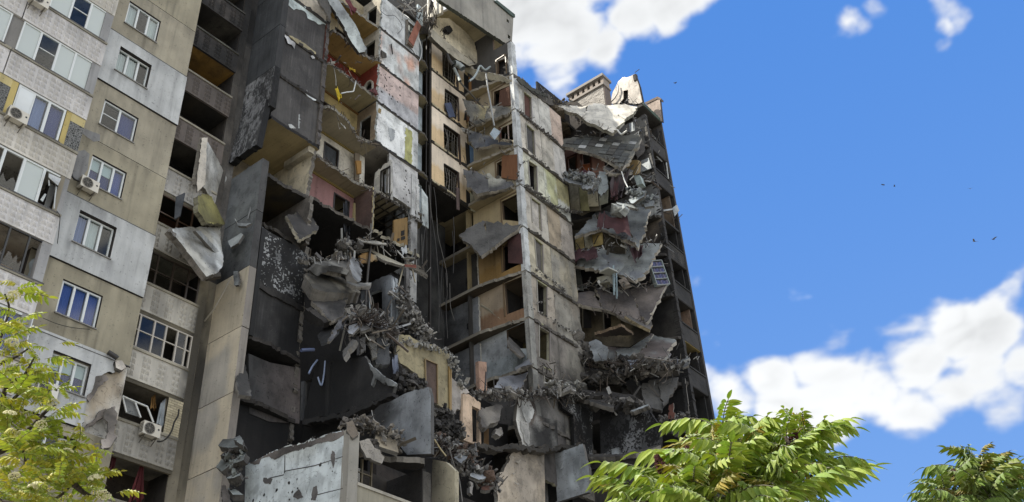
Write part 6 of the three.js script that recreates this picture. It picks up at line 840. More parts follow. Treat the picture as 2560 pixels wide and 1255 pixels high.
{
  const zc = [[-26.27,21.16],[-26.27,21.16]][0][0];
  pX(B, 'grey_wall', [[-25.6,20.63],[-24.8,20.51],[-24.04,20.5],[-23.33,20.52],[-23.23,19.73],[-23.1,19.25],[-23.26,18.18],[-24.27,18.2],[-25.08,18.21],[-25.81,18.04]], 35.3, 0.18, { c: 0x9aa0a2, c2: 0x7f8283, m: 'wash', va: 0.22, torn: [0, 1, 2, 3, 4, 5], amp: 0.03, holes: [[[-25.57,20.1],[-24.95,20.09],[-24.97,18.27],[-25.58,18.1]]], rim: 0x65635f });
}
wreck('torn_paper', [[35.2,19.89,-24.44],[35.66,19.8,-24.56],[35.68,19.75,-24.59],[35.36,19.71,-24.54],[35.1,19.57,-24.55]], 0.01, { c: 0xc0c4c4, seg: 0.1 }, 'curled scrap of white wallpaper on the grey wall at the foot', 'wallpaper scrap');
pZ(B, 'floor_slab_edge', [[29.23,18.97],[30.43,19.11],[31.62,19.66],[33.33,20],[36.17,21.04],[36.97,21.41],[37.01,21.26],[36.15,20.85],[33.31,19.81],[31.61,19.47],[30.42,18.94],[29.22,18.79]], -24.4, 0.5, { c: 0x39352f, torn: true, amp: 0.1, rim: 0x5b564f });
pZ(B, 'painted_dark_opening', [[36.11,23.61],[39.83,24.78],[39.53,22.67],[35.91,21.51]], -26.6, 0.1, { c: 0x17130f, bump: 0 });  // near-black plate stands for the shade inside the doorway
pZ(B, 'burnt_wall', [[35.81,23.45],[36.47,23.54],[37.35,23.58],[38.4,23.73],[37.94,20.77],[37.23,20.93],[36.53,21.24],[36.64,22.83],[35.8,22.91]], -24.6, 0.2, { c: 0x6a605a, m: 'flake', torn: [0, 1, 2, 5], amp: 0.04, c2: 0xffffff, c2b: 0.1, rim: 0x2f2c2a });
pX(B, 'burnt_wall', [[-23.94,23.25],[-23.27,23.02],[-22.79,22.9],[-22.16,22.76],[-21.52,22.73],[-21.15,22.72],[-21.16,22.29],[-20.98,21.93],[-20.8,21.59],[-20.72,21.44],[-20.89,20.36],[-21.43,20.47],[-22.16,20.44],[-22.99,20.53],[-24.14,20.89]], 38, 0.2, { c: [1, 1, 1], m: 'flakeheavy', sn: 0.001, sv: [-0.1, 0.75], torn: [0, 1, 2, 3, 4, 5, 6, 7, 8, 10, 11, 12, 13], amp: 0.05, rim: 0x3a3735 });
pX(B, 'grey_patch', [[-23.5,21.16],[-23.05,21.11],[-23.08,20.62],[-23.47,20.72]], 37.99, 0.02, { c: 0x9a9fa0, m: 'wash', torn: true, amp: 0.03 });
pX(B, 'burnt_wall', [[-25.01,21.14],[-24.21,20.89],[-22.23,20.42],[-21,20.36],[-21.4,17.78],[-25.26,18.85]], 38.3, 0.2, { c: 0x55514d, m: 'wash', soot: 0.35, sn: 0.5 });
wreck('slab_lip', [[37.4,20.83,-24.55],[37.41,20.65,-23.81],[37.05,20.06,-22.42],[37.4,20.14,-21.81],[38.19,20.47,-21.04],[37.82,20.18,-20.85],[36.9,19.74,-21.54],[36.78,19.97,-22.77],[37,20.46,-24.14]], 0.2, { c: 0x4a4641 }, 'charred floor edge under the flaked wall', 'floor slab');
wreck('slab_lip', [[37.8,22.65,-22.04],[37.78,22.62,-21.39],[37.7,22.55,-20.98],[37.39,22.27,-20.82],[37.48,22.35,-21.34],[37.5,22.37,-21.78]], 0.2, { c: 0x9fa5a6 }, 'pale broken lip along the top of the flaked wall', 'debris');
wreck('charred_beam', [[37.6,24.58,-25.06],[37.95,24.24,-24.24],[37.6,23.06,-22.83],[37.28,22.78,-22.72],[37.21,23.24,-23.47],[37.2,24.2,-24.89]], 0.2, { c: 0x5b5854 }, 'long grey beam lying over the burnt rubble left of the flaked wall', 'beam');
wreck('grey_post', [[39,25.07,-24.31],[39,24.96,-23.91],[38.89,24.11,-23.83],[38.9,24.32,-24.22]], 0.2, { c: 0x8a8580 }, 'short upright concrete post in the burnt rubble', 'post');
wreck('rust_panel', [[40,23.37,-21.15],[40,23.41,-20.9],[39.74,22.46,-20.85],[39.8,22.6,-21.22]], 0.05, { c: 0x55342a, m: 'wash' }, 'rust red metal panel at the burnt foot of the wing', 'metal panel');
wreck('bent_sheet', [[41,23.42,-21.13],[41.42,23.25,-20.88],[41.3,22.74,-20.69],[40.8,22.46,-20.75]], 0.04, { c: 0x5f6164 }, 'bent grey sheet at the right foot of the wing', 'metal sheet');
wreck('leaning_frame', [[42,25.71,-21.24],[42,25.61,-21.07],[41.62,23.48,-20.96],[41.6,23.5,-21.15]], 0.08, { c: 0x3d3b39, m: 'concrete' }, 'long charred post leaning at the right end of the wing', 'post');
for (const [y, n] of [[L(2.4), 0], [L(1.6), 1]]) pY(B, 'floor_slab', [[38.2, -26.3], [43.8, -26.3], [43.8, -22.4], [42, -22.2], [40, -23.4], [38.2, -24.2]], y, 0.2, { c: 0x2b2825, soot: 0.4, torn: [2, 3, 4], amp: 0.14, rim: 0x3b3835 });
// slabs and panel pieces that lie against the step of the wall
wreck('leaning_wall_panel', [[17.1,30.19,-28.7],[17.57,30.22,-28.97],[18.6,30.13,-29.57],[19.3,29.98,-29.98],[19.08,29.49,-29.88],[19.26,27.96,-30.07],[18.97,27.84,-29.91],[17.88,28.19,-29.26],[17.23,27.84,-28.9],[17.1,29.29,-28.75]], 0.22, { c: 0xa8a8a4, c2: 0x8f8c84, m: 'wash', rim: 0x8b857a, amp: 0.03, warp: 0.02 }, 'pale wall panel with a rebated edge leaning out of the burnt balconies', 'wall panel');
wreck('panel_rib', [[16.92,29.97,-28.6],[17.15,30.11,-28.54],[17.45,27.81,-28.61],[17.21,27.32,-28.7],[17.1,27.74,-28.7],[17.01,28.97,-28.64]], 0.12, { c: 0xa39d92, amp: 0.03 }, 'raised rim along the left edge of the leaning pale panel', 'panel rim');
wreck('broken_corner', [[16.78,26.39,-28.2],[17.44,27.36,-28.91],[18.15,28,-29.52],[19.2,27.26,-29.8],[17.19,25.27,-28],[16.69,25.49,-27.82]], 0.2, { c: 0x7f7a4a, c2: 0x55502f, rim: 0x77735f }, 'mossy yellow underside of the broken panel corner', 'panel fragment');
wreck('fallen_wall_piece', [[16.1,24.68,-28.4],[17.03,25.54,-28.87],[19.2,27.2,-29.79],[18.91,25.92,-29.15],[18.83,24.94,-28.68],[18.61,24.21,-28.31],[18.13,23.46,-27.93],[17.51,22.85,-27.6],[17.17,23.29,-27.79],[16.59,24.22,-28.21]], 0.25, { c: 0xb0b2b0, c2: 0x9a988f, m: 'wash', rim: 0x6d675e, amp: 0.03, warp: 0.02 }, 'broken pale slab with a ribbed face wedged against the step wall', 'slab');
wreck('panel_rib', [[17.01,24.92,-28],[17.32,25.17,-28.15],[19,25.15,-28.94],[18.97,24.92,-28.92],[18.58,24.93,-28.73]], 0.14, { c: 0xa2a4a2, amp: 0.02 }, 'straight rib across the face of the wedged pale slab', 'panel rim');
wreck('slab_edge', [[15.96,24.4,-28.2],[16.05,24.42,-28.13],[18.6,24.14,-29.32],[19,24.22,-28.95],[19.09,24.19,-29.06],[18.73,24.1,-29.48],[18.48,24.11,-29.48]], 0.22, { c: 0x6b655d, amp: 0.04 }, 'dark broken edge under the wedged pale slab', 'slab edge');
for (const [q, l] of [[[[19.2,26.16,-29.12],[19.2,26.15,-28.27],[19.12,25.87,-28],[19.01,25.45,-28.1],[19,25.44,-28.54]], 'pale chip of panel stuck on the grey step wall'], [[[19.3,24.44,-28.58],[19.3,24.34,-28.31],[19.23,23.71,-28.02],[19.2,23.5,-28.01],[19.2,23.57,-28.26]], 'small rectangular chip hanging on the beige step wall'], [[[19.3,27.39,-29.04],[19.08,26.62,-28.4],[19.2,26.33,-27.66],[19.02,26.08,-27.72],[19,26.4,-28.26]], 'bent scrap of metal at the corner above the burnt panel']]) wreck('wall_chip', q, 0.1, { c: 0xa3a7a6, amp: 0.02, rim: 0x5b5854 }, l, 'debris');
wreck('corner_fragment', [[19.3,19.14,-27.46],[20.22,20.75,-28.49],[19.99,19.64,-27.7],[19.59,18.39,-26.84],[19.1,18.31,-26.87]], 0.15, { c: 0x8b8882, amp: 0.03 }, 'jagged grey piece of corner clinging to the beige step wall', 'panel fragment');
for (const [q, l] of [[[[19.2,16.7,-27.89],[19.5,17.11,-28.11],[19.44,16.89,-27.36],[19.1,16.28,-26.34],[18.88,15.93,-25.91],[18.9,16.09,-26.59],[19.03,16.4,-27.36]], 'pale angular slab topmost in the stack by the grey end wall'], [[[19,16.53,-26.71],[19.18,16.69,-26.69],[18.9,16.16,-26.04],[18.73,15.92,-25.85],[18.8,16.15,-26.24]], 'small white wedge lying on the topmost pale slab'], [[[19.2,15.87,-27.85],[19.55,16.44,-27.99],[19.4,16.3,-27.08],[19,15.77,-26.01],[18.72,15.35,-25.71],[18.89,15.51,-26.6],[18.8,15.33,-26.92]], 'broad pale slab tilted in the middle of the stack by the end wall'], [[[19.1,15.32,-27.07],[19.28,15.5,-27.1],[19,15.16,-26.17],[18.62,14.74,-25.62],[18.61,14.75,-25.93],[18.8,14.99,-26.59]], 'flat white piece third from the top of the stack by the end wall'], [[[19.1,14.82,-26.89],[19.17,14.71,-26.57],[19,14.26,-25.85],[18.8,14.29,-26.14]], 'thin pale shard low in the stack by the end wall'], [[[19,14.94,-27.11],[19.1,14.97,-27.03],[18.9,14.11,-26.3],[18.7,14.12,-26.5]], 'upright brown sliver at the bottom of the stack by the end wall']]) wreck('stacked_slab', q, 0.22, { c: l.includes('brown') ? 0x77706a : 0xb3bab6, amp: 0.03, rim: 0x55524e }, l, 'slab');
wreck('white_shard', [[21.51,35.51,-28],[21.62,35.41,-27.93],[22.1,35.44,-27.9],[21.77,34.98,-27.66],[21.49,35.17,-27.8]], 0.03, { c: 0xb9bcb8 }, 'white shard on the ledge of the burnt panels', 'debris');
// long plank that leans over the open rooms at the top
wreck('leaning_slab', [[21.94,42.34,-27.66],[22.46,42.63,-27.44],[23.66,41.45,-27.23],[24.43,40.25,-27.16],[24.37,40.01,-27.22],[24.11,39.82,-27.33],[23.66,40.24,-27.42],[22.93,41.23,-27.5]], 0.22, { c: 0x9fa5a3, c2: 0x85898a, m: 'wash', amp: 0.03, warp: 0.01, rim: 0x3f3b36 }, 'long grey slab leaning across the open rooms at the top', 'slab');
wreck('crumpled_ceiling', [[21.39,41.8,-27.6],[22.06,42.44,-27.66],[22.29,41.56,-27.57],[22.22,40.77,-27.5],[21.87,41.23,-27.54],[21.57,41.39,-27.56]], 0.1, { c: 0x4b4843, soot: 0.1 }, 'blackened ceiling scrap left of the long leaning slab', 'debris');

// ---------- rubble ----------
const CHUNKC = [0x8f8c86, 0x7a7772, 0xa09d97, 0x6a6763];
function scatter(seed, path, n, big, size, spread, cols, label, group) {
  const r = rng(seed), small = []; n = Math.round(n * 1.25); spread = spread.map((v) => v * 1.2);
  const segs = path.length - 1;
  for (let i = 0; i < n; i++) {
    const s = r() * segs, a = Math.min(segs - 1, s | 0), f = s - a, P = path[a].map((v, k) => mix(v, path[a + 1][k], f) + (r() + r() - 1) * spread[k]);
    const isBig = i < big, mid = !isBig && r() < 0.13, sc = isBig ? size[0] * (0.6 + 0.9 * r()) : mid ? size[0] * (0.4 + 0.5 * r()) : size[1] * (0.3 + Math.pow(r(), 2) * 1.2);
    const q = new THREE.Quaternion().setFromEuler(new THREE.Euler(r() * 6, r() * 6, r() * 6)), S = new THREE.Vector3(sc * (0.8 + r() * r() * 1.1), sc * (0.6 + r() * 0.5), sc * (0.7 + r() * 0.5)), c = cols[(r() * cols.length) | 0];
    if (isBig) { const o = lone('concrete_chunk', rockGeo((r() * 10) | 0), rockMat(c), label, 'concrete chunk', group); o.position.set(...P); o.quaternion.copy(q); o.scale.copy(S); }
    else { const g = rockLow((r() * 8) | 0).clone(); g.applyMatrix4(new THREE.Matrix4().compose(V(P), q, S)); const kv = 0.45 + 0.75 * r(); tint(g, lin(c).map((v) => v * kv * 1.1)); if (!g.attributes.uv) g.setAttribute('uv', new THREE.Float32BufferAttribute(new Float32Array(g.attributes.position.count * 2), 2)); small.push(g); }
  }
  if (small.length) lone('rubble', merge(small.map((g) => { const h = new THREE.BufferGeometry(); for (const k of ['position', 'normal', 'uv', 'color']) h.setAttribute(k, g.attributes[k]); return h; })), mat('concrete'), 'small rubble ' + group.replace(/^.*chunks /, ''), 'rubble', null, 'stuff');
}
const GREY = [0x8f8c86, 0x7a7772, 0xa3a09a, 0x6a6763], DARK = [0x55524e, 0x45423f, 0x67645f, 0x33312f], PALE = [0xa8a8a2, 0x97958f, 0xb5b2aa];
scatter(1, [[23.12,22.73,-25.8],[23.81,23.27,-25.8],[24.66,23.52,-25.8],[24.59,22.72,-25.2],[24.8,22.1,-25.2],[23.76,22.16,-25.2],[22.93,22.3,-25.2]], 620, 30, [0.2, 0.09], [0.5, 0.35, 0.45], [...GREY, ...DARK], 'broken concrete chunk in the dark heap between the portal and the burnt wall', 'chunks in the heap in front of the grey portal');
scatter(2, [[26.03,25.44,-26],[26.44,25.07,-26],[26.17,24.09,-25.4],[26.65,23.81,-25.4],[26.89,23.22,-25]], 380, 20, [0.17, 0.08], [0.28, 0.3, 0.4], GREY, 'broken concrete chunk in the rubble slope above the yellow wall', 'chunks on the slope above the yellow wall');
scatter(3, [[24.84,22.04,-24.8],[26.24,22.48,-24.8],[27.32,22.66,-24.8],[27.93,22.62,-24.7],[28.08,22.14,-24.7],[28.79,21.51,-24.7]], 180, 10, [0.15, 0.07], [0.2, 0.14, 0.3], PALE, 'pale chunk lying along the broken top of the yellow wall', 'chunks along the top of the yellow wall');
scatter(4, [[24.55,20.42,-24.6],[25.04,20.44,-24.6],[25.61,20.44,-24.6],[25.62,20.13,-24.2],[24.92,19.81,-24.2],[24.37,19.65,-24.2]], 170, 12, [0.2, 0.08], [0.25, 0.2, 0.3], DARK, 'dark chunk in the gap behind the grey partition', 'chunks behind the top of the grey partition');
scatter(5, [[19.82,15.79,-21.9],[20.41,15.99,-21.9],[20.95,15.87,-21.8],[21.65,15.88,-21.8],[21.95,15.66,-21.8],[20.64,15.24,-21.8],[21.38,15.26,-21.8]], 300, 14, [0.17, 0.08], [0.25, 0.2, 0.4], [0x8c857a, 0x7d766c, 0x6f6a64], 'brownish chunk piled over the corner balcony', 'chunks piled over the corner balcony');
scatter(6, [[25.48,17.52,-23.4],[26.04,17.39,-23.4],[26.29,17.09,-23],[26.72,17.07,-23],[26.76,16.52,-22.8],[27.48,16.43,-22.8],[28.07,16.35,-22.8]], 460, 28, [0.2, 0.09], [0.35, 0.3, 0.5], [...GREY, 0x6b584c], 'broken chunk in the long rubble slope under the tan doorway', 'chunks in the long slope under the tan doorway');
scatter(7, [[26.57,19.28,-24.4],[27.16,19.48,-24.4],[27.16,18.91,-24],[27.68,18.54,-24],[26.42,18.66,-24],[26.27,18.29,-24]], 240, 14, [0.2, 0.09], [0.25, 0.3, 0.4], DARK, 'dark chunk below the yellow wall beside the grey partition', 'chunks below the yellow wall');
scatter(8, [[29.68,21.52,-24.7],[30.49,21.73,-24.7],[31.59,22.16,-24.6],[32.66,22.49,-24.6],[30.82,21.62,-24.6]], 220, 14, [0.2, 0.08], [0.3, 0.15, 0.4], GREY, 'broken chunk on the ledge above the tan doorway', 'chunks on the ledge above the tan doorway');
scatter(9, [[33.47,22.79,-24.6],[34.75,23.41,-24.6],[35.67,23.6,-24.4],[36.88,23.77,-24.4],[38.07,24.2,-24.4]], 240, 14, [0.2, 0.08], [0.3, 0.14, 0.4], [...GREY, ...DARK], 'broken chunk on the ledge under the ruined door wall', 'chunks on the ledge under the ruined door wall');
scatter(10, [[34.81,23.92,-24.6],[35.89,24.12,-24.6],[36.94,24.59,-24.6],[37.55,24.89,-24.6]], 130, 8, [0.2, 0.08], [0.2, 0.14, 0.3], PALE, 'pale chunk at the broken foot of the door wall', 'chunks at the foot of the door wall');
scatter(11, [[38.4,27.77,-24.93],[38.4,27.12,-24.76],[38.6,26.5,-24.44],[38.6,26,-23.51],[39,25.86,-22.54],[39,25.43,-21.58],[39,25.06,-20.79]], 320, 20, [0.34, 0.1], [0.35, 0.2, 0.35], [...GREY, ...DARK], 'broken chunk under the lowest brown hanging slab', 'chunks under the lowest brown hanging slab');
scatter(12, [[38.6,25.71,-25.14],[38.6,25.36,-24.19],[39,25.41,-23.19],[39,25.25,-22.19],[40,25.56,-21.63],[40,25.3,-20.38]], 520, 26, [0.34, 0.1], [0.4, 0.2, 0.5], [...DARK, 0x77736e], 'charred chunk on the burnt ledge across the wing', 'chunks on the burnt ledge across the wing');
scatter(13, [[37.6,24.38,-25.16],[37.6,23.97,-24.38],[38,23.5,-23.41],[38,23.14,-22.39],[38,22.9,-21.86]], 340, 18, [0.3, 0.1], [0.3, 0.22, 0.4], [...DARK, 0x77736e], 'charred chunk on the rubble shelf above the flaked wall', 'chunks above the flaked wall');
scatter(14, [[40,22.84,-21.9],[40,22.59,-21.17],[40.4,22.4,-20.76],[40.4,22.83,-20.9],[40.4,22.26,-21.13]], 220, 12, [0.22, 0.1], [0.3, 0.2, 0.4], [...GREY, ...DARK], 'broken chunk at the burnt foot of the wing right of the flaked wall', 'chunks at the right of the flaked wall');
scatter(15, [[38.6,39.55,-25.45],[38.4,38.72,-24.33],[38.4,38.08,-23.44],[38.4,37.49,-22.79],[38.4,37.25,-23.18]], 240, 14, [0.2, 0.1], [0.3, 0.22, 0.35], [0x8a8d8d, 0x777a7a, 0x999b99], 'crumbled chunk of the slab below the pink room', 'chunks of the crumbled slab below the pink room');
scatter(16, [[39.5,36.59,-21.23],[39.5,35.9,-20.71],[40.4,36.07,-20.66],[40.4,36.11,-20.27],[40.4,36.69,-22.29]], 240, 14, [0.2, 0.1], [0.3, 0.22, 0.3], [0x8b9191, 0x9aa09e, 0x74777a], 'crumbled grey chunk beside the hanging dark carpet', 'chunks beside the hanging dark carpet');
scatter(17, [[19,16.13,-27.27],[19,15.84,-26.62],[19,15.64,-26.11],[19,15.48,-26.37],[19,15.44,-26.78],[19,14.87,-26.21],[19,14.8,-26.49]], 130, 10, [0.16, 0.06], [0.12, 0.2, 0.25], [0x55524e, 0x77736e, 0x9da39f], 'dark lump between the stacked slabs by the end wall', 'chunks between the stacked slabs by the end wall');
scatter(18, [[39,35.39,-22.14],[39,35.28,-21.77],[39,34.98,-21.51]], 20, 3, [0.4, 0.08], [0.1, 0.1, 0.1], [0xa3a8a6], 'pale block resting on the slab with the maroon carpet', 'chunks resting on the slab with the maroon carpet');
// crumbs on torn floor edges
scatter(19, [[22.88,41.03,-28.1],[24.78,41.02,-28.1],[26.41,41.49,-28.1],[22.82,38.64,-28.1],[24.22,38.66,-28.1],[25.55,38.59,-28.1],[26.2,38.61,-28.1]], 120, 0, [0.1, 0.05], [0.1, 0.05, 0.1], GREY, '', 'chunks on the torn floors of the open rooms');
scatter(20, [[22.69,32.38,-28.1],[25.11,32.29,-28.1],[27.38,32.53,-28.1],[28.07,32.58,-28.1],[29.01,32.4,-28.1],[29.73,32.38,-28.1]], 140, 0, [0.1, 0.05], [0.1, 0.05, 0.1], GREY, '', 'chunks on the floor edge over the pink wall');
scatter(21, [[34.03,41.22,-24.8],[35.4,41.18,-24.8],[37.09,41.17,-24.8],[37.45,41.35,-24.8]], 130, 0, [0.1, 0.06], [0.08, 0.06, 0.1], GREY, '', 'chunks on the floor edge by the brown door');
scatter(22, [[34.24,35.81,-24.8],[35.49,35.87,-24.8],[36.91,35.9,-24.8],[38.29,36.29,-24.8],[39.79,37.09,-24.8]], 170, 6, [0.14, 0.06], [0.08, 0.06, 0.1], GREY, 'chunk on the floor edge below the green papered wall', 'chunks on the floor edge below the green wall');
scatter(23, [[33.94,35.92,-24.8],[33.49,35.6,-24.8],[33.84,36.9,-24.8],[35.44,38.63,-24.8],[36.94,38.48,-24.8]], 90, 0, [0.1, 0.05], [0.08, 0.06, 0.1], GREY, '', 'chunks on the upper floor edges by the corner column');
scatter(24, [[34.14,30.47,-24.8],[36.22,30.54,-24.8],[37.27,30.35,-24.8],[33.91,27.85,-24.8],[35.91,27.92,-24.8],[38.21,27.95,-24.8]], 140, 0, [0.1, 0.06], [0.08, 0.06, 0.1], GREY, '', 'chunks on the lower floor edges of the door wall');
scatter(25, [[19.7,15.8,-25.65],[19.7,15.66,-24.32],[19.7,15.59,-23.22],[19.7,15.44,-22.04]], 100, 0, [0.1, 0.05], [0.1, 0.05, 0.15], GREY, '', 'chunks along the top of the grey end wall');
scatter(26, [[21.75,25.64,-27.4],[22.54,26.1,-27.4],[23.74,26.72,-27.4],[24.23,27.03,-27.4]], 120, 6, [0.16, 0.07], [0.2, 0.1, 0.2], GREY, 'chunk on top of the folded pale slab', 'chunks on top of the folded pale slab');
scatter(27, [[23.85,27.8,-27.6],[24.12,27.53,-27.6],[24.62,28.03,-27.6],[24.89,27.94,-27.6]], 120, 10, [0.22, 0.08], [0.2, 0.25, 0.3], [...DARK, ...GREY], 'lump at the foot of the pink room', 'chunks at the foot of the pink room');
scatter(28, [[38.02,44.76,-25.2],[38.92,45.58,-25.2],[39.65,46.11,-25.2],[40.13,46.26,-25.2]], 60, 0, [0.1, 0.09], [0.3, 0.05, 0.4], [0x6a6050, 0x59513f], '', 'chunks on the torn roof edge');

// splintered boards, laths, cables and scraps thrown among the rubble
{
  const r = rng(303), W = [0x8f8a80, 0x6b6056, 0x4a443d, 0xa9a7a0, 0x33302d, 0x746a5c, 0x8f8f8c, 0x2a2826, 0x55524d];
  const litter = (label, q, n, len, sp) => { const G = []; n = Math.round(n * 0.5); for (let i = 0; i < n; i++) { const k = (r() * (q.length - 1)) | 0, P = V(q[k]).lerp(V(q[k + 1]), r()).add(new THREE.Vector3((r() - 0.5) * sp, (r() - 0.5) * sp, (r() - 0.3) * sp)), l = len * (0.3 + r() * r() * 1.4), d = new THREE.Vector3(r() - 0.5, (r() - 0.55) * 1.3, r() - 0.4).normalize().multiplyScalar(l), kk = 0.45 + r() * 0.6, c = lin(W[(r() * W.length) | 0]).map((v) => v * kk); if (r() < 0.3) G.push(tube([P, P.clone().addScaledVector(d, 0.5).add(new THREE.Vector3((r() - 0.5) * 0.3, -0.25 * r(), (r() - 0.5) * 0.3)), P.clone().add(d)], 0.012 + r() * 0.012, 7, 4, c)); else G.push(bar(P.toArray(), P.clone().add(d).toArray(), 0.02 + r() * r() * 0.16, 0.012 + r() * 0.03, c)); } lone('splintered_boards', merge(G), plain('frame'), label, 'splinters', null, 'stuff'); };
  litter('splinters and wires over the dark heap by the grey portal', [[22.35,21.73,-25.4],[23.44,22.91,-25.4],[24.4,23.19,-25.4],[24.65,22.36,-25],[23.6,21.52,-25],[22.77,21.65,-25]], 190, 0.9, 0.7);
  litter('splinters and wires on the slope above the yellow wall', [[26.03,25.44,-26],[26.79,24.62,-26],[26.89,23.17,-25]], 70, 0.7, 0.4);
  litter('splinters and wires on the long slope under the tan doorway', [[25.12,17.34,-23.2],[26.52,17.23,-23.2],[27.23,16.78,-23.2],[28.07,16.35,-22.8]], 130, 0.8, 0.6);
  litter('splinters and wires over the corner balcony', [[19.82,15.79,-21.9],[21.05,15.89,-21.9],[22.05,15.68,-21.9]], 50, 0.6, 0.4);
  litter('splinters on the ledge between tan doorway and burnt walls', [[29.56,21.41,-24.6],[32.66,22.49,-24.6],[37.19,23.95,-24.6],[38.06,24.12,-24.4]], 130, 0.7, 0.5);
  litter('charred splinters across the lower rooms of the wing', [[38.4,26.45,-25.07],[38.4,25.42,-22.2],[38.4,24.76,-20.46],[40,25.23,-20.39],[38.4,25.58,-25.01],[38.4,24.82,-21.85],[40.4,25.47,-20.6],[37.6,23.97,-24.38],[38,22.9,-21.86]], 150, 0.9, 0.6);
  litter('splinters below the cracked slab with the maroon cloths', [[39.2,31.93,-25.66],[39.2,31.4,-24.16],[39.2,30.62,-22.74],[39.2,30.38,-21.89],[40.8,31.13,-21.5]], 120, 0.7, 0.4);
  litter('splinters between the crumpled slab and the cracked slab', [[39.2,34.14,-25.2],[39.2,33.53,-23.13],[39.2,32.98,-21.68],[41,33.37,-20.69]], 100, 0.7, 0.35);
  litter('scraps and wires below the tiled slab', [[39,40.02,-25.7],[39,39.06,-23.99],[39,38.35,-22.18],[41,38.88,-21.73],[43,39.78,-21.74]], 140, 0.8, 0.4);
  litter('scraps and wires under the pale roof slab', [[39.6,43.27,-25.54],[39.6,42.57,-23.81],[39.6,41.11,-21.66],[42,42.93,-21.45],[42.6,46.46,-22.52],[43.4,46.3,-21.8]], 130, 0.7, 0.35);
  litter('splinters and laths on the floor of the ribbed room', [[25.1,28.81,-27.8],[26.68,29.22,-27.8],[28.15,29.16,-27.8],[28.95,28.4,-27.2]], 110, 0.7, 0.35);
  litter('splinters on the folded pale slab', [[21.81,25.58,-27.2],[23.14,26.37,-27.2],[24.02,26.48,-26.6],[23.85,27.74,-27.6]], 90, 0.6, 0.35);
  litter('wires and laths at the wrecked top beside the roof room', [[27,46.68,-27.9],[27.95,47.19,-27.9],[28.85,47.28,-27.9],[29.23,47.21,-27.9],[30.01,47.3,-27.5],[32.02,45.15,-27.5],[33.57,45.67,-27]], 120, 0.9, 0.45);
  litter('wires hanging from the torn floors of the open rooms', [[22.8,40.83,-28],[24.69,40.82,-28],[26.32,41.28,-28],[22.75,38.45,-28],[25.46,38.46,-28],[22.57,35.12,-28],[24.86,34.91,-28],[26.04,35.05,-28]], 70, 0.5, 0.2);
  litter('wires and scraps on the ragged slabs beside the tan wall', [[32.58,42.64,-27.6],[33.41,41.68,-26],[32.55,40.46,-27.6],[33.56,40.02,-26.6],[33.82,38.71,-25.2],[32.63,37.37,-27.6],[33.61,35.76,-25.2]], 110, 0.6, 0.35);
  litter('wires and scraps at the ruined foot of the door wall', [[34.21,24.87,-24.7],[35.52,24.55,-24.6],[37.29,24.64,-24.6],[34.61,23.32,-24.5]], 80, 0.6, 0.4);
  litter('scraps along the torn roof edge', [[34.18,43.85,-24.7],[36.38,44.2,-24.7],[37.41,44.72,-24.8],[39,45.39,-25.28],[39,44.98,-24.55]], 60, 0.5, 0.25);
  litter('wires and scraps on the burnt end balconies', [[44.37,38.39,-21.9],[46.26,38.74,-21.9],[43.83,45.62,-21.9],[44.1,43.83,-21.9],[42.94,27.67,-21.8],[45.6,28.39,-21.8]], 90, 0.6, 0.3);
}

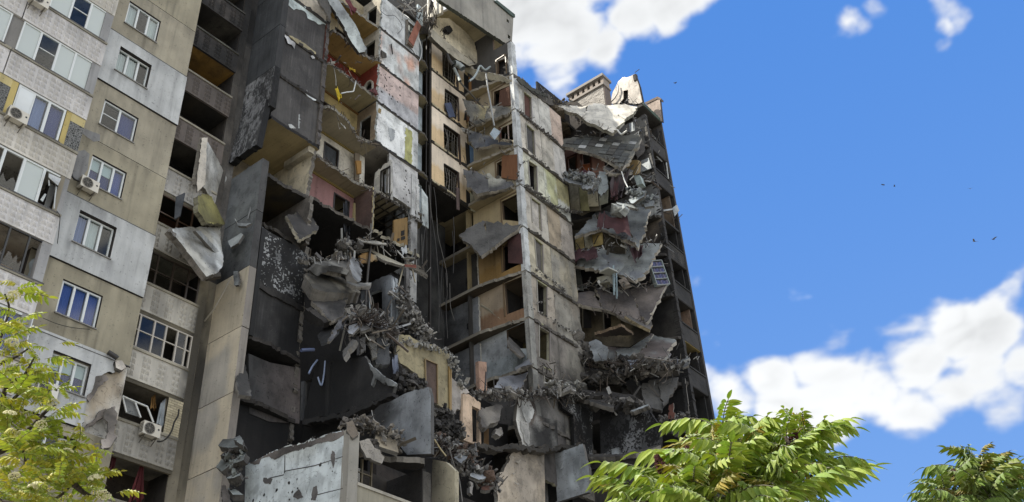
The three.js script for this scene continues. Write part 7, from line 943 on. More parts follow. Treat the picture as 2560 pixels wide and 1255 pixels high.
// flat broken pieces of the crumbled floors
for (const [q, c, l] of [
  [[[38.6,39.59,-25.44],[38.93,39.29,-24.66],[39,38.55,-23.71],[38.2,37.54,-23.65],[38.11,38.09,-24.4]], 0x85888a, 'grey floor fragment sagging at the left below the pink room'], [[[38.4,37.79,-23.95],[38.8,38.48,-23.72],[38.45,37.56,-22.72],[38,36.76,-22.91],[38.14,37.2,-23.57]], 0x94989a, 'pale floor fragment tipped up in the middle below the pink room'], [[[38.6,37.74,-23.37],[38.9,37.87,-22.92],[38.47,36.96,-22.83],[38.2,36.54,-22.94]], 0x7d8082, 'small floor fragment at the right below the pink room'], [[[38.9,38.56,-22.8],[39.2,38.51,-22.51],[39,37.06,-22.44],[38.6,36.45,-22.7],[38.59,37.35,-22.87]], 0x8f9696, 'upright pale slab piece left of the dark hanging carpet'],
  [[[39.6,36.14,-21.52],[40.2,37.25,-21.05],[39.66,36.27,-20.46],[39.31,35.62,-20.4],[39.2,35.42,-21.04]], 0x8d9598, 'pale cracked slab piece right of the dark hanging carpet'], [[[40,36.15,-21.08],[40.6,36.74,-20.76],[40.57,36.34,-20.34],[39.9,35.2,-20.17],[39.64,35.19,-20.6]], 0x777b7c, 'grey slab piece at the foot of the burnt end wall'], [[[39,35.93,-22],[39.6,35.76,-21.41],[39.76,35.45,-21.03],[39.55,35.23,-21],[38.8,35.56,-21.83]], 0xa3a8a6, 'pale slab edge that juts over the crumpled slab'],
  [[[22.75,21.99,-25],[23.38,22.7,-25.2],[23.67,22.65,-25.01],[23.28,21.95,-24.7],[22.72,21.56,-24.7]], 0x6b6a68, 'flat dark fragment at the crown of the heap by the portal'], [[[23.91,22.5,-25],[24.23,22.75,-24.9],[24.17,22.21,-24.65],[23.88,21.91,-24.7]], 0x7d7b77, 'flat grey fragment at the right shoulder of the heap by the portal'], [[[22.87,21.36,-24.9],[23.2,21.6,-24.9],[22.93,20.8,-24.64],[22.68,20.55,-24.6]], 0x5c5955, 'dangling fragment in front of the heap by the portal'], [[[20.01,15.1,-21.6],[20.34,15.26,-21.5],[20.83,14.71,-21.29],[20.74,14.47,-21.3],[20.24,14.58,-21.48]], 0x8a857c, 'big grey slab sliding over the corner balcony'], [[[20.9,15.68,-21.8],[21.74,15.67,-21.6],[21.38,15.02,-21.2],[20.7,15.09,-21.4]], 0x8f8470, 'brownish plank like slab over the corner balcony'], [[[19.53,15.62,-21.7],[19.7,15.69,-21.6],[19.82,15.2,-21.41],[19.65,15.04,-21.5]], 0x857a6c, 'rough block on the edge of the grey end wall'],
  [[[25.85,16.74,-22.8],[26.73,17.49,-23],[26.56,17.03,-22.7],[25.92,16.42,-22.5]], 0x8d9194, 'pale boulder like fragment on the slope under the tan doorway'], [[[26.52,16.14,-22.6],[27.23,16.58,-22.7],[27.25,16.26,-22.43],[26.78,16.01,-22.4]], 0xa9adb0, 'whitish slab piece low on the slope under the tan doorway'], [[[27.03,15.77,-22.5],[27.45,16.07,-22.6],[27.86,16.16,-22.51],[27.2,15.74,-22.4]], 0x6a4230, 'rust brown sheet at the end of the slope under the tan doorway'], [[[26.4,15.9,-22.5],[26.57,15.88,-22.5],[26.39,15.32,-22.39],[26.26,15.38,-22.4]], 0xa09a92, 'pale slat hanging below the slope under the tan doorway'],
  [[[38.2,27.42,-24.28],[38.4,27.55,-23.94],[38.32,26.77,-23.23],[37.9,25.79,-23.13],[37.69,25.86,-23.72]], 0x8b9092, 'broad cracked grey piece at the left end of the lowest hanging slab'], [[[38.6,25.77,-22.36],[38.9,25.78,-21.9],[38.68,25.32,-21.82],[38.4,25.14,-22.09]], 0x8f96a2, 'bluish fragment in the burnt debris of the wing'], [[[38.9,25.42,-21.66],[39.2,25.96,-21.42],[38.61,25.05,-20.83],[38.7,25.12,-21.37]], 0x7f858a, 'pointed grey fragment in the burnt debris of the wing'], [[[40.6,25.84,-20.44],[41,26.18,-20.2],[40.67,25.44,-20.06],[40.4,25.28,-20.28]], 0x77797a, 'pale crumbled lump at the end of the burnt debris of the wing']]) wreck('slab_fragment', q, 0.14, { c, amp: 0.07, step: 0.16, rim: 0x6b6862, g: 1.2 }, l, 'slab fragment');
// ---------- things that hang, lie or stand about ----------
function acUnit(label, x, y, z, o = {}) {
  const t = thing('air_conditioner', label, 'air conditioner', 'outdoor air conditioner units'), w = 0.82, h = 0.56, d = 0.28, c = o.c ?? 0xc6c0b2;
  t.position.set(x, y, z); t.scale.setScalar(0.84);
  const shellG = new THREE.BoxGeometry(w, h, d, 1, 1, 1).toNonIndexed(); mesh('casing', tint(shellG, c), plain('enamel', { vertexColors: true, roughness: 0.5 }), t);
  mesh('fan_opening', new THREE.CircleGeometry(0.23, 28).translate(-0.12, 0, d / 2 + 0.004), plain('dark_hole', { color: 0x1a1a1a, roughness: 0.8 }), t);
  const G = []; for (let i = 1; i < 5; i++) G.push(new THREE.TorusGeometry(0.05 * i, 0.006, 4, 22).toNonIndexed()); for (let i = 0; i < 8; i++) G.push(bar([0, 0, 0], [Math.cos(i * 0.785) * 0.23, Math.sin(i * 0.785) * 0.23, 0.004], 0.007, 0.007)); for (const g of G) { g.translate(-0.12, 0, d / 2 + 0.014); g.deleteAttribute('color'); }
  mesh('fan_grille', merge(G), plain('grille', { color: 0x8f8a80, roughness: 0.5 }), t);
  mesh('fan_ring', new THREE.TorusGeometry(0.24, 0.018, 6, 30).translate(-0.12, 0, d / 2 + 0.006), plain('grille'), t);
  mesh('badge', new THREE.CircleGeometry(0.045, 16).translate(0.3, 0.06, d / 2 + 0.004), plain('badge', { color: 0x1d1d1f }), t);
  mesh('side_grille', merge([0, 1, 2, 3, 4, 5].map((i) => box(-w / 2 - 0.006, -0.2 + i * 0.07, -d / 2 + 0.03, -w / 2 - 0.001, -0.17 + i * 0.07, d / 2 - 0.03, 0x4a473f))), plain('frame'), t);
  for (const s of [-0.28, 0.28]) mesh('bracket', merge([bar([s, -h / 2 - 0.02, -d / 2 - 0.1], [s, -h / 2 - 0.02, d / 2], 0.04, 0.04, 0x5b564c), bar([s, -h / 2 - 0.02, d / 2 - 0.03], [s, -h / 2 - 0.3, -d / 2 - 0.08], 0.03, 0.03, 0x5b564c)]), plain('frame'), t);
  return t;
}
const atp = (q) => q[0];
{ const q = [[9.59,25.71,-28],[12.86,25.05,-28.7],[17.34,17.13,-29.3],[13.15,16.88,-28.65],[9.05,31,-27.9]];
  acUnit('beige air conditioner on brackets under the yellow framed balcony window', ...q[0]); acUnit('beige air conditioner beside the window with half drawn blinds', ...q[1]); acUnit('dusty air conditioner on the parapet below the broken balcony window', ...q[2]); acUnit('white air conditioner with a round dark fan behind the young rowan leaves', ...q[3], { c: 0xcfcbc0 }); acUnit('air conditioner at the upper edge of the photo, left of the top balcony window', ...q[4]); }
lone('drain_hose', tube([[17.63,16.77,-29.2],[17.78,16.82,-29.2],[17.99,17.04,-29.2],[18.11,17.33,-29.2],[18.16,17.68,-29.2],[18.26,17.96,-29.2],[18.35,18.29,-29.35]], 0.03, 40, 6), plain('black_hose', { color: 0x25231f, roughness: 0.7 }), 'black hose curling up the brick pier from the air conditioner', 'hose');
lone('drain_hose', tube([[12.14,25.25,-28.75],[12.22,25.11,-28.75],[12.37,25.04,-28.75],[12.55,25.02,-28.7]], 0.03, 24, 6), plain('black_hose'), 'short black hose looping to the air conditioner by the blinds', 'hose');
lone('loose_wire', tube([[11.75,22.94,-28.1],[11.88,22.84,-28.1],[11.98,22.37,-28.1],[12.06,21.74,-28.1]], 0.015, 20, 4), plain('black_hose'), 'thin black wire dangling from the corner of the brick pier balcony', 'wire');
lone('sagging_wire', tube([[12.48,19.27,-28.7],[12.98,19.27,-28.7],[13.48,19.35,-28.7],[14.16,19.61,-28.8]], 0.012, 24, 4), plain('black_hose'), 'thin wire sagging under the window with blue patterned curtains', 'wire');
lone('gutter_end', tube([[14.92,19,-28.7],[15.22,18.9,-28.65],[15.26,18.88,-28.65]], 0.09, 6, 8), plain('dark_tin', { color: 0x3a3836, roughness: 0.5, metalness: 0.3 }), 'stub of dark gutter pipe above the hole in the wall', 'pipe');
// cloth with folds: a sheet through a grid of points, thick enough to be cloth
function cloth(name, q, c, label, category, o = {}) {
  const nu = o.nu ?? 14, nv = o.nv ?? 10, r = rng(o.seed ?? 3), [A, Bq, C, D] = q.map(V), pos = [], uv = [], idx = [];
  for (let j = 0; j <= nv; j++) for (let i = 0; i <= nu; i++) { const u = i / nu, v = j / nv, p = A.clone().lerp(Bq, u).lerp(D.clone().lerp(C, u), v), f = (o.fold ?? 0.12) * (0.3 + v); p.z += Math.sin(u * (o.waves ?? 17) + 2 * vn3(u * 3, v * 2, o.seed ?? 0)) * f; p.x -= Math.cos(u * (o.waves ?? 17) * 0.8 + v) * f * 0.6; p.y += (vn3(u * 6, v * 5, 3 + (o.seed ?? 0)) - 0.5) * 0.25 * (v > 0.75 || j === 0 ? 1.6 : 0.5); pos.push(p.x, p.y, p.z); uv.push(u * 3, v * 3); }
  for (let j = 0; j < nv; j++) for (let i = 0; i < nu; i++) { const a = j * (nu + 1) + i; idx.push(a, a + 1, a + nu + 1, a + 1, a + nu + 2, a + nu + 1); }
  const g = new THREE.BufferGeometry(); g.setAttribute('position', new THREE.Float32BufferAttribute(pos, 3)); g.setAttribute('uv', new THREE.Float32BufferAttribute(uv, 2)); g.setIndex(idx); g.computeVertexNormals();
  const n = pos.length / 3, col = new Float32Array(n * 3), k = lin(c); for (let i = 0; i < n; i++) { const m = 0.7 + 0.6 * vn3(pos[i * 3] * 3, pos[i * 3 + 1] * 3, pos[i * 3 + 2] * 3, 5); col.set(k.map((t) => t * m), i * 3); } g.setAttribute('color', new THREE.BufferAttribute(col, 3));
  return lone(name, g, mat('cloth'), label, category);
}
cloth('maroon_cloth', [[39,34.06,-25.42],[39.3,33.73,-23.76],[38.6,32.49,-23.23],[38.4,32.84,-24.98]], 0x40262a, 'maroon cloth thrown over the left end of the wide cracked slab', 'cloth', { seed: 1 });
cloth('maroon_cloth', [[40.2,33.71,-22.32],[40.9,33.79,-21.66],[40.3,32.86,-21.52],[39.2,31.61,-21.5]], 0x42282c, 'maroon cloth draped over the middle of the wide cracked slab', 'cloth', { seed: 2, fold: 0.08 });
cloth('maroon_carpet', [[38.9,35.33,-22.75],[39.6,35.15,-21.73],[38.9,33.09,-21.28],[38.6,34.33,-22.85]], 0x44292b, 'maroon carpet lying on the crumpled slab', 'carpet', { seed: 3, fold: 0.05 });
cloth('maroon_carpet', [[38.7,35.51,-23.02],[38.9,35.52,-22.72],[38.4,34.12,-22.74],[38.4,34.36,-23.14]], 0x44292b, 'narrow maroon strip at the left of the crumpled slab', 'carpet', { seed: 4, fold: 0.03 });
cloth('dark_carpet', [[39.4,38.58,-22.21],[40.6,38.91,-21.61],[39.8,36.88,-21.92],[39.2,36.63,-22.53]], 0x4a4243, 'dark heavy carpet hanging in folds below the tiled slab', 'carpet', { seed: 5, fold: 0.2 });
cloth('dark_carpet', [[39.3,37.68,-22.37],[39.5,37.62,-21.88],[39.2,36.3,-21.93],[39.1,36.48,-22.39]], 0x452c2d, 'narrow brownish carpet end hanging left of the dark carpet', 'carpet', { seed: 6, fold: 0.1 });
cloth('carpet_scrap', [[39.2,39.56,-24.45],[39.4,39.31,-23.58],[39.1,38.77,-23.5],[39,39.1,-24.28]], 0x4a2530, 'dark red carpet scrap on the crumbled slab below the pink room', 'carpet', { seed: 7, fold: 0.05 });
cloth('red_curtain', [[17.46,15.92,-29.75],[17.57,16.21,-29.75],[17.85,14.79,-29.75],[17.21,14.6,-29.7]], 0x5c2224, 'dark red curtain hanging out of the lowest recessed balcony', 'curtain', { seed: 8, fold: 0.1 });
cloth('red_curtain', [[16.25,16.05,-29.8],[16.58,16.05,-29.8],[16.57,15.42,-29.8],[16.43,15.31,-29.8]], 0x4a1a1c, 'red curtain at the left side of the lowest recessed balcony', 'curtain', { seed: 9, fold: 0.06 });
cloth('white_curtain', [[17.83,18.48,-29.75],[18.05,18.64,-29.75],[18.08,17.61,-29.65],[17.7,17.58,-29.6]], 0x9aa0a2, 'greyish white curtain blown out at the right of the broken balcony window', 'curtain', { seed: 10, fold: 0.05 });
cloth('gold_curtain', [[17.51,18.66,-29.9],[17.69,18.73,-29.9],[17.74,18.22,-29.8],[17.49,18.18,-29.8]], 0x7a5a2c, 'bunched golden curtain in the broken balcony window', 'curtain', { seed: 11, fold: 0.06 });
cloth('red_fabric', [[23.6,44.15,-28.2],[24.03,44.6,-28.3],[24.39,43.68,-28],[23.88,43.02,-27.9]], 0x6a3438, 'dull red fabric hanging over the slab at the top of the open rooms', 'cloth', { seed: 12, fold: 0.06 });
cloth('yellow_rag', [[23.16,36.98,-27.9],[23.35,37.19,-27.9],[23.56,36.64,-27.8],[23.37,35.96,-27.8]], 0xc9b02c, 'bright yellow rag dangling from a wire in front of the open rooms', 'cloth', { seed: 13, fold: 0.06, nu: 8, nv: 8 });
cloth('yellow_rag', [[24.48,40.01,-28.6],[25.05,40.14,-28.6],[24.94,39.92,-28.5],[24.5,39.72,-28.5]], 0xc9a82c, 'yellow rag stuck under the ceiling of the red room', 'cloth', { seed: 14, fold: 0.04, nu: 8, nv: 5 });
cloth('dark_coat', [[25.04,31.45,-28.9],[25.31,31.61,-28.9],[25.39,29.73,-28.6],[24.95,29.11,-28.6]], 0x2c2e33, 'dark coats hanging on the wall beside the pink room doorway', 'coat', { seed: 15, fold: 0.1 });
cloth('blue_sheet', [[24.32,21,-24.6],[24.66,21.19,-24.6],[24.55,20.51,-24.4],[24.18,20.14,-24.4]], 0x7c8290, 'pale blue sheet caught in the rubble left of the yellow wall', 'cloth', { seed: 16, fold: 0.06 });
cloth('white_wallpaper', [[39.9,45.09,-25.93],[39.9,44.99,-25.77],[39.6,43.71,-25.47],[39.7,43.37,-25.82]], 0xa6b0b2, 'pale sheet of wallpaper curling off the pale wooden wall at the top of the wing', 'wallpaper', { seed: 17, fold: 0.03 });
cloth('plastic_sheet', [[28.01,29.71,-27.9],[28.38,30.16,-27.9],[28.36,29.72,-27.8],[27.96,29.31,-27.8]], 0xb9bcbc, 'crumpled shiny sheet in front of the orange cupboard', 'plastic sheet', { seed: 18, fold: 0.03 });
// dangling bars, pipes and cables
const rod = (name, q, r, hex, label, category, group) => lone(name, tube(q, r, q.length * 8, 6), plain('rod' + hex, { color: hex, roughness: 0.55, metalness: 0.1 }), label, category, group);
rod('white_pipe', [[23.58,36.91,-27.9],[23.94,37.26,-27.9],[24.38,37.66,-27.9],[24.4,37.78,-27.9],[24.51,38.49,-27.9]], 0.035, 0xc4c6c2, 'bent white pipe hanging beside the yellow rag', 'pipe');
rod('thin_wire', [[22.83,38.86,-28],[23.04,38.49,-28],[23.24,37.88,-28],[23.23,37.19,-27.9]], 0.015, 0x9a9a95, 'thin wire that carries the yellow rag', 'wire');
rod('thin_wire', [[24.39,39.47,-28.4],[24.6,39.24,-28.4],[24.45,38.47,-27.9]], 0.02, 0x9c927c, 'thin cord under the ceiling of the red room', 'wire');
rod('steel_pole', [[32.29,43.35,-25.6],[32.44,42.01,-25.6],[32.6,41.17,-25.6],[32.75,40.1,-25.6],[32.85,39.66,-25.6]], 0.05, 0x8f9190, 'long grey pole hanging down past the ragged slabs', 'pole');
rod('bent_pipe', [[31.84,43,-26.5],[32.29,43.65,-26.5],[32.57,44.25,-26.5],[32.96,45.1,-26.5],[33.18,44.89,-26.4],[33.75,45.57,-26.4]], 0.07, 0x9aa3a2, 'bent grey pipe jutting from the top of the tan wall', 'pipe');
rod('insulated_pipe', [[31.67,44.72,-27.5],[31.92,44.43,-27.5],[32.08,44,-27.5],[32.42,43.78,-27.5],[32.84,43.7,-27.5],[33.53,43.49,-27.5],[34.4,43.17,-27.5],[34.92,42.95,-27.5],[35.39,42.71,-27.5],[36.02,42.51,-27.5],[33.83,38.86,-25.2]], 0.06, 0x5c5a54, 'long dark pipe sagging from the tan wall to the corner column', 'pipe');
rod('insulated_pipe', [[31.56,44.89,-27.4],[31.99,45.06,-27.4],[32.14,44.72,-27.2]], 0.2, 0x9aa09e, 'fat grey insulated pipe end in front of the upper tan window', 'pipe');
rod('insulated_pipe', [[31.55,44.48,-27.4],[31.89,44.1,-27.4],[31.86,43.47,-27.2]], 0.1, 0x8b9290, 'grey pipe leaning below the fat insulated pipe', 'pipe');
rod('charred_beam', [[30.89,45.32,-27.4],[31.14,44.88,-27.4],[31.36,44.5,-27.3]], 0.1, 0x2c2a28, 'blackened stub of beam at the upper tan window', 'beam');
for (const [i, q] of [[[30.26,33.1,-28],[30.46,32.22,-28],[30.61,31.33,-28],[30.72,30.25,-28],[30.8,29.3,-28],[30.82,27.75,-28],[30.79,26.34,-28]], [[30.8,33.32,-28.1],[30.87,32.3,-28.1],[31.22,31.18,-28.1],[31.52,30.2,-28.1],[31.54,29.34,-28.1]], [[31.98,34,-28],[32.04,32.74,-28],[31.91,30.35,-28]], [[31.55,30.26,-28.2],[31.65,29.07,-28.2],[31.56,28.18,-28.2],[31.65,26.45,-28.2]], [[31.63,29.58,-28],[31.68,28.15,-28],[31.94,27.52,-28]], [[31.44,31.07,-28.3],[31.31,29.31,-28.3],[31.26,28.08,-28.3],[31.48,27.23,-28.3]], [[29.77,32.38,-27.9],[29.63,31.4,-27.9],[29.49,29.64,-27.9]], [[29.55,31.53,-28],[29.61,29.75,-28]], [[31.23,28.54,-28],[31.34,28.23,-28],[31.3,28.09,-28]], [[30.44,35.12,-28],[30.59,34.37,-28],[30.69,32.82,-28]], [[30.18,35.14,-28.1],[30.29,33.93,-28.1],[30.47,32.75,-28.1]], [[32.11,33.22,-28.2],[32.21,32.07,-28.2],[32.12,30.67,-28.2]]].entries()) rod('hanging_cable', q, 0.018, [0x3a3835, 0x55524d, 0x2c2a28][i % 3], 'loose cable dangling in the black stair shaft', 'cable', 'cables dangling in the stair shaft');
rod('slanting_bar', [[19.2,22.63,-29.92],[19.2,22.95,-29.41],[19.2,23.49,-28.94],[19.2,24.09,-28.52]], 0.035, 0xa39d90, 'thin pale bar slanting across the beige step wall', 'bar');
rod('thin_bar', [[19.62,29.12,-28.3],[19.59,28.54,-28.3],[19.52,27.63,-28.3],[19.38,26.89,-28.2]], 0.03, 0x7c7d7c, 'thin grey bar hanging below the sooty ceiling', 'bar');
rod('blue_pipe', [[22.6,21.13,-27],[22.37,20.74,-27],[22.23,20.39,-27]], 0.04, 0x8a98b4, 'pale blue pipe bent over the black wall, left one', 'pipe'); rod('blue_pipe', [[22.66,20.96,-26.6],[22.65,20.35,-26.6],[22.55,19.85,-26.6],[22.35,20.14,-26.6]], 0.035, 0x93a0b8, 'pale blue hooked pipe in front of the black wall', 'pipe');
rod('blue_bar', [[22.09,21.52,-27.4],[22.47,21.7,-27.4],[22.72,21.81,-27.4]], 0.07, 0x7f8cb0, 'pale blue bar at the left of the heap', 'bar');
rod('sagging_wire', [[25.5,16.95,-22.7],[25.73,16.43,-22.7],[26,15.97,-22.7],[25.95,14.97,-22.5]], 0.025, 0x6a665f, 'long wire hanging from the rubble slope', 'wire'); rod('pale_bar', [[24.9,17.19,-22.9],[25.27,16.89,-22.9],[25.43,16.66,-22.8]], 0.035, 0xb3a37c, 'pale bar lying on the rubble slope', 'bar');
rod('chain_bar', [[25.64,28.52,-27.5],[25.56,27.4,-27.5],[25.5,26.08,-27.5],[25.03,24.42,-27]], 0.06, 0x38342f, 'dark twisted bar hanging in front of the cavity', 'bar'); rod('cord', [[25.7,32.52,-27.5],[25.71,31.59,-27.5],[25.69,29.84,-27.5],[25.55,29.21,-27.4]], 0.02, 0x77726a, 'cord hanging in front of the ribbed room', 'cord');
rod('pale_lath', [[27.31,28.1,-27],[27.11,27.22,-27],[26.72,26.3,-26.8]], 0.035, 0xa39a84, 'pale lath leaning right of the grey portal', 'lath'); rod('pale_lath', [[27.81,28.36,-27],[27.96,27.82,-27],[28.08,27.45,-27]], 0.035, 0xa89e88, 'pale lath at the foot of the pilaster', 'lath');
rod('white_rod', [[39.4,38.17,-21.62],[39.4,37.46,-21.51],[39.2,36.64,-21.24]], 0.035, 0xc8cac6, 'thin white rod in front of the dark carpet', 'rod'); rod('white_rod', [[45.59,42.78,-21.7],[45.47,41.35,-21.7]], 0.05, 0xa6a8a4, 'white rod on the burnt end balcony', 'rod'); rod('bent_rod', [[39.6,41.49,-21.61],[39.6,41.16,-21.47],[39.6,41.02,-21.38],[39.6,41.06,-20.98]], 0.06, 0xc0c0ba, 'white bent rod at the tip of the pale roof slab', 'rod');
rod('wire_loop', [[26.13,45.29,-28.05],[26.56,45.28,-28.05],[27.25,45.8,-28.05],[27.7,45.65,-28.05],[27.85,45.33,-28.05],[27.46,44.45,-28]], 0.015, 0x33312f, 'thin wire looping over the white panel at the top', 'wire'); rod('wire_loop', [[28.07,46.45,-28],[28.67,46.35,-28],[29.13,45.67,-28],[29.44,44.73,-28],[29.37,44.08,-28],[29.22,43.61,-28]], 0.03, 0xb0b2b0, 'pale cable curving round the gap beside the white panel', 'cable'); rod('wire_loop', [[28.26,44.23,-28],[28.7,44.07,-28],[29,43.8,-28],[29.22,43.68,-28]], 0.025, 0x3a3834, 'dark cable under the orange board', 'cable');
{ const r = rng(88), G = []; const put = (q, n, len) => { for (let i = 0; i < n * 1.6; i++) { const k = (r() * (q.length - 1)) | 0, P = V(q[k]).lerp(V(q[k + 1]), r()), d = new THREE.Vector3(r() - 0.6, r() * 0.9 - 0.65, r() - 0.2).normalize().multiplyScalar(len * (0.4 + r())); const e = P.clone().add(d); G.push(tube([P, P.clone().lerp(e, 0.5).add(new THREE.Vector3(0, -0.06 * r(), 0.05 * r())), e], 0.016, 6, 4, [0.055, 0.04, 0.03])); } };
  put([[22.8,40.89,-28],[24.69,40.88,-28],[26.31,41.35,-28]], 22, 0.35); put([[22.75,38.48,-28],[24.14,38.5,-28],[26.11,38.48,-28]], 22, 0.35); put([[22.46,35.25,-28],[23.87,35.67,-28],[24.85,34.98,-28],[26.18,35.25,-28]], 26, 0.35); put([[22.54,32.3,-28],[25.02,32.18,-28],[27.28,32.45,-28]], 26, 0.4); put([[32.8,38.75,-27],[34.65,40.32,-27],[34.22,39.08,-25.5]], 16, 0.3); put([[32.83,35.47,-27],[34.71,36.96,-27],[34.08,36.07,-25.5]], 16, 0.3); put([[32.76,31.23,-26.8],[34.55,33.23,-26.8],[34.34,33.21,-25.5]], 18, 0.3); put([[39.3,41.16,-21.82],[39.3,43.03,-23.39],[38.6,43.98,-24.34]], 18, 0.35); put([[39.3,38.26,-21.47],[39.3,39.59,-22.52],[38.6,41.62,-25.07]], 18, 0.35); put([[39.3,32.79,-21.18],[39.3,34.11,-22.59],[38.6,34.4,-23.39]], 18, 0.3); put([[39.3,30.69,-21.66],[39.3,32.11,-23.53],[38.6,32.85,-25.05]], 18, 0.3); put([[39.3,27.92,-21.48],[39.3,28.87,-22.74],[38.6,29.69,-24.15]], 22, 0.45); put([[22.74,22.23,-25],[23.55,22.49,-25],[24.33,22.24,-24.8]], 70, 0.6); put([[33.89,41.06,-24.7],[35.26,41.02,-24.7],[36.94,41.01,-24.7]], 16, 0.3); put([[34.1,35.67,-24.7],[36.76,35.76,-24.7],[38.88,36.57,-24.7]], 20, 0.3); put([[38,26.19,-24.43],[38,25.24,-21.96],[39,25.23,-20.76]], 40, 0.5); put([[29.56,21.44,-24.6],[32.66,22.49,-24.6],[37.19,23.95,-24.6]], 40, 0.5); put([[24.91,17.2,-23],[26.29,17.09,-23],[28.32,16.48,-23]], 40, 0.5);
  lone('bent_rebar', merge(G), plain('frame'), 'rusty reinforcing bars bristling from the torn slab edges', 'rebar', null, 'stuff'); }
// boards, furniture
const boardAt = (name, q, c, label, category, t = 0.04, o = {}) => lone(name, p3geo(q, t, { c, m: 'wash', g: 1, noChar: 1, seg: 0.5, bump: 0.002, ...o }), mat(o.m || 'wash'), label, category);
boardAt('orange_board', [[28.42,44.83,-28.1],[28.93,46.8,-27.9],[29.2,46.44,-27.83],[28.77,44.52,-28]], 0x8f5e4e, 'salmon coloured board sticking out of the window hole in the white panel', 'board');
boardAt('window_frame', [[28.24,46.4,-28.15],[28.39,46.54,-28.1],[28.38,44.43,-28.05],[28.23,44.27,-28.1]], 0x6a655c, 'dark window frame left standing beside the salmon board', 'window frame', 0.08); boardAt('window_ledge', [[28.39,44.73,-28.1],[28.87,44.71,-28.1],[28.69,44.29,-27.96],[28.33,44.43,-28]], 0x5c4a3a, 'wooden ledge below the salmon board', 'ledge', 0.08);
boardAt('loose_board', [[31.43,41.95,-28.05],[31.99,42.42,-28.05],[32.3,41.48,-28],[31.79,41.07,-28]], 0x4f5870, 'blue grey panel hanging in a window opening of the tan wall', 'panel'); boardAt('square_board', [[33.06,39.82,-25.8],[33.55,39.76,-25.7],[32.64,38.41,-25.45],[32.43,38.81,-25.6]], 0x9aa6ac, 'pale blue square board caught in front of the ragged slabs', 'board');
boardAt('wooden_shelf', [[25.62,34.38,-28.8],[25.98,34.58,-28.8],[25.94,33.68,-28.7],[25.69,33.52,-28.7]], 0x8f6a34, 'small wooden shelf hanging on the partition of the white room', 'shelf', 0.1, { m: 'wood' });
boardAt('brown_plate', [[25.58,38.74,-28.1],[25.95,39.14,-28],[25.93,38.43,-27.72],[25.75,38.54,-27.9]], 0x5a3232, 'dark red plate bent over the floor edge below the arch', 'plate');
boardAt('bracket_board', [[26.37,42.36,-28.1],[26.75,42.38,-28.1],[26.74,42.06,-28.05],[26.37,41.73,-28]], 0x4a443c, 'small dark board nailed to the striped panel', 'board', 0.06); boardAt('dark_rod_board', [[27.06,43.4,-28.1],[27.13,43.46,-28.1],[27.22,42.69,-28.05],[27.16,42.61,-28.05]], 0x33302c, 'narrow dark slat upright on the striped panel', 'slat', 0.04);
{ const t = thing('yellow_cabinet', 'box shaped yellowish cabinet wedged beside the tip of the tiled slab', 'cabinet'), q = [[41.6,40.43,-22.5],[41.6,40.82,-21.97],[42,40.11,-21.85],[41.6,39.57,-22.03]], c = V(q[0]).add(V(q[2])).multiplyScalar(0.5); t.position.copy(c); t.rotation.set(0.3, 0.5, 0.5); mesh('carcass', box(-0.7, -0.45, -0.4, 0.7, 0.45, 0.4, 0x8f7a54), mat('wood'), t); mesh('cabinet_door', box(-0.66, -0.41, 0.405, -0.01, 0.41, 0.43, 0x968058), mat('wood'), t); mesh('cabinet_door', box(0.01, -0.41, 0.405, 0.66, 0.41, 0.43, 0x968058), mat('wood'), t); }
boardAt('cupboard_side', [[43.7,42.24,-22.69],[43.7,42.14,-21.94],[43.6,41.16,-21.8],[43.6,41.27,-22.73]], 0xa6acad, 'white cupboard wall on the ledge by the burnt end wall', 'cupboard'); boardAt('white_door', [[43,44.93,-22.56],[43,44.85,-22.22],[42.91,44.07,-22.19],[42.9,44.1,-22.53]], 0xaab0b2, 'white door leaf leaning in the top room of the wing', 'door'); boardAt('pale_box', [[41,38.91,-21.73],[41,38.73,-21.33],[40.92,37.99,-21.2],[40.9,38.03,-21.57]], 0x9aa6a2, 'pale grey box on the debris right of the dark carpet', 'box', 0.4);
boardAt('loose_board', [[44.98,38.69,-21.5],[45.63,39.3,-21.5],[45.66,38.8,-21.42],[44.84,37.89,-21.4]], 0x9ea3a4, 'white panel sticking out of the burnt end balcony', 'panel'); boardAt('plastic_strip', [[43.69,37.79,-21.5],[44.96,38.61,-21.5],[44.96,38.52,-21.5],[43.69,37.67,-21.5]], 0xa6aaab, 'white slat across the burnt end balcony', 'slat');
{ const t = thing('bookshelf', 'small bookshelf with blue books tipped over at the right of the cracked slab', 'bookshelf'), q = [[41.2,32.42,-21.56],[41.4,32.41,-21.17],[41.4,31.27,-21.01],[41.2,31.43,-21.41]], c = q.map(V).reduce((a, b) => a.add(b)).multiplyScalar(0.25); t.position.copy(c); t.rotation.set(0.1, -0.5, 0.3); for (const s of [-1, 1]) mesh('side_board', box(s * 0.42 - 0.02, -0.75, -0.15, s * 0.42 + 0.02, 0.75, 0.15, 0x9aa6a6), mat('wood'), t); for (let i = 0; i < 5; i++) mesh('shelf', box(-0.4, -0.75 + i * 0.37, -0.15, 0.4, -0.72 + i * 0.37, 0.15, 0xa9b0b0), mat('wood'), t); for (let i = 0; i < 4; i++) for (let j = 0; j < 8; j++) mesh('book', box(-0.38 + j * 0.095, -0.715 + i * 0.37, -0.1, -0.30 + j * 0.095, -0.45 + i * 0.37 - h2(i, j, 2) * 0.06, 0.12, [0x2c3260, 0x3a3f6a, 0x1f2448, 0x54506a][(i + j) % 4]), plain('frame'), t); }
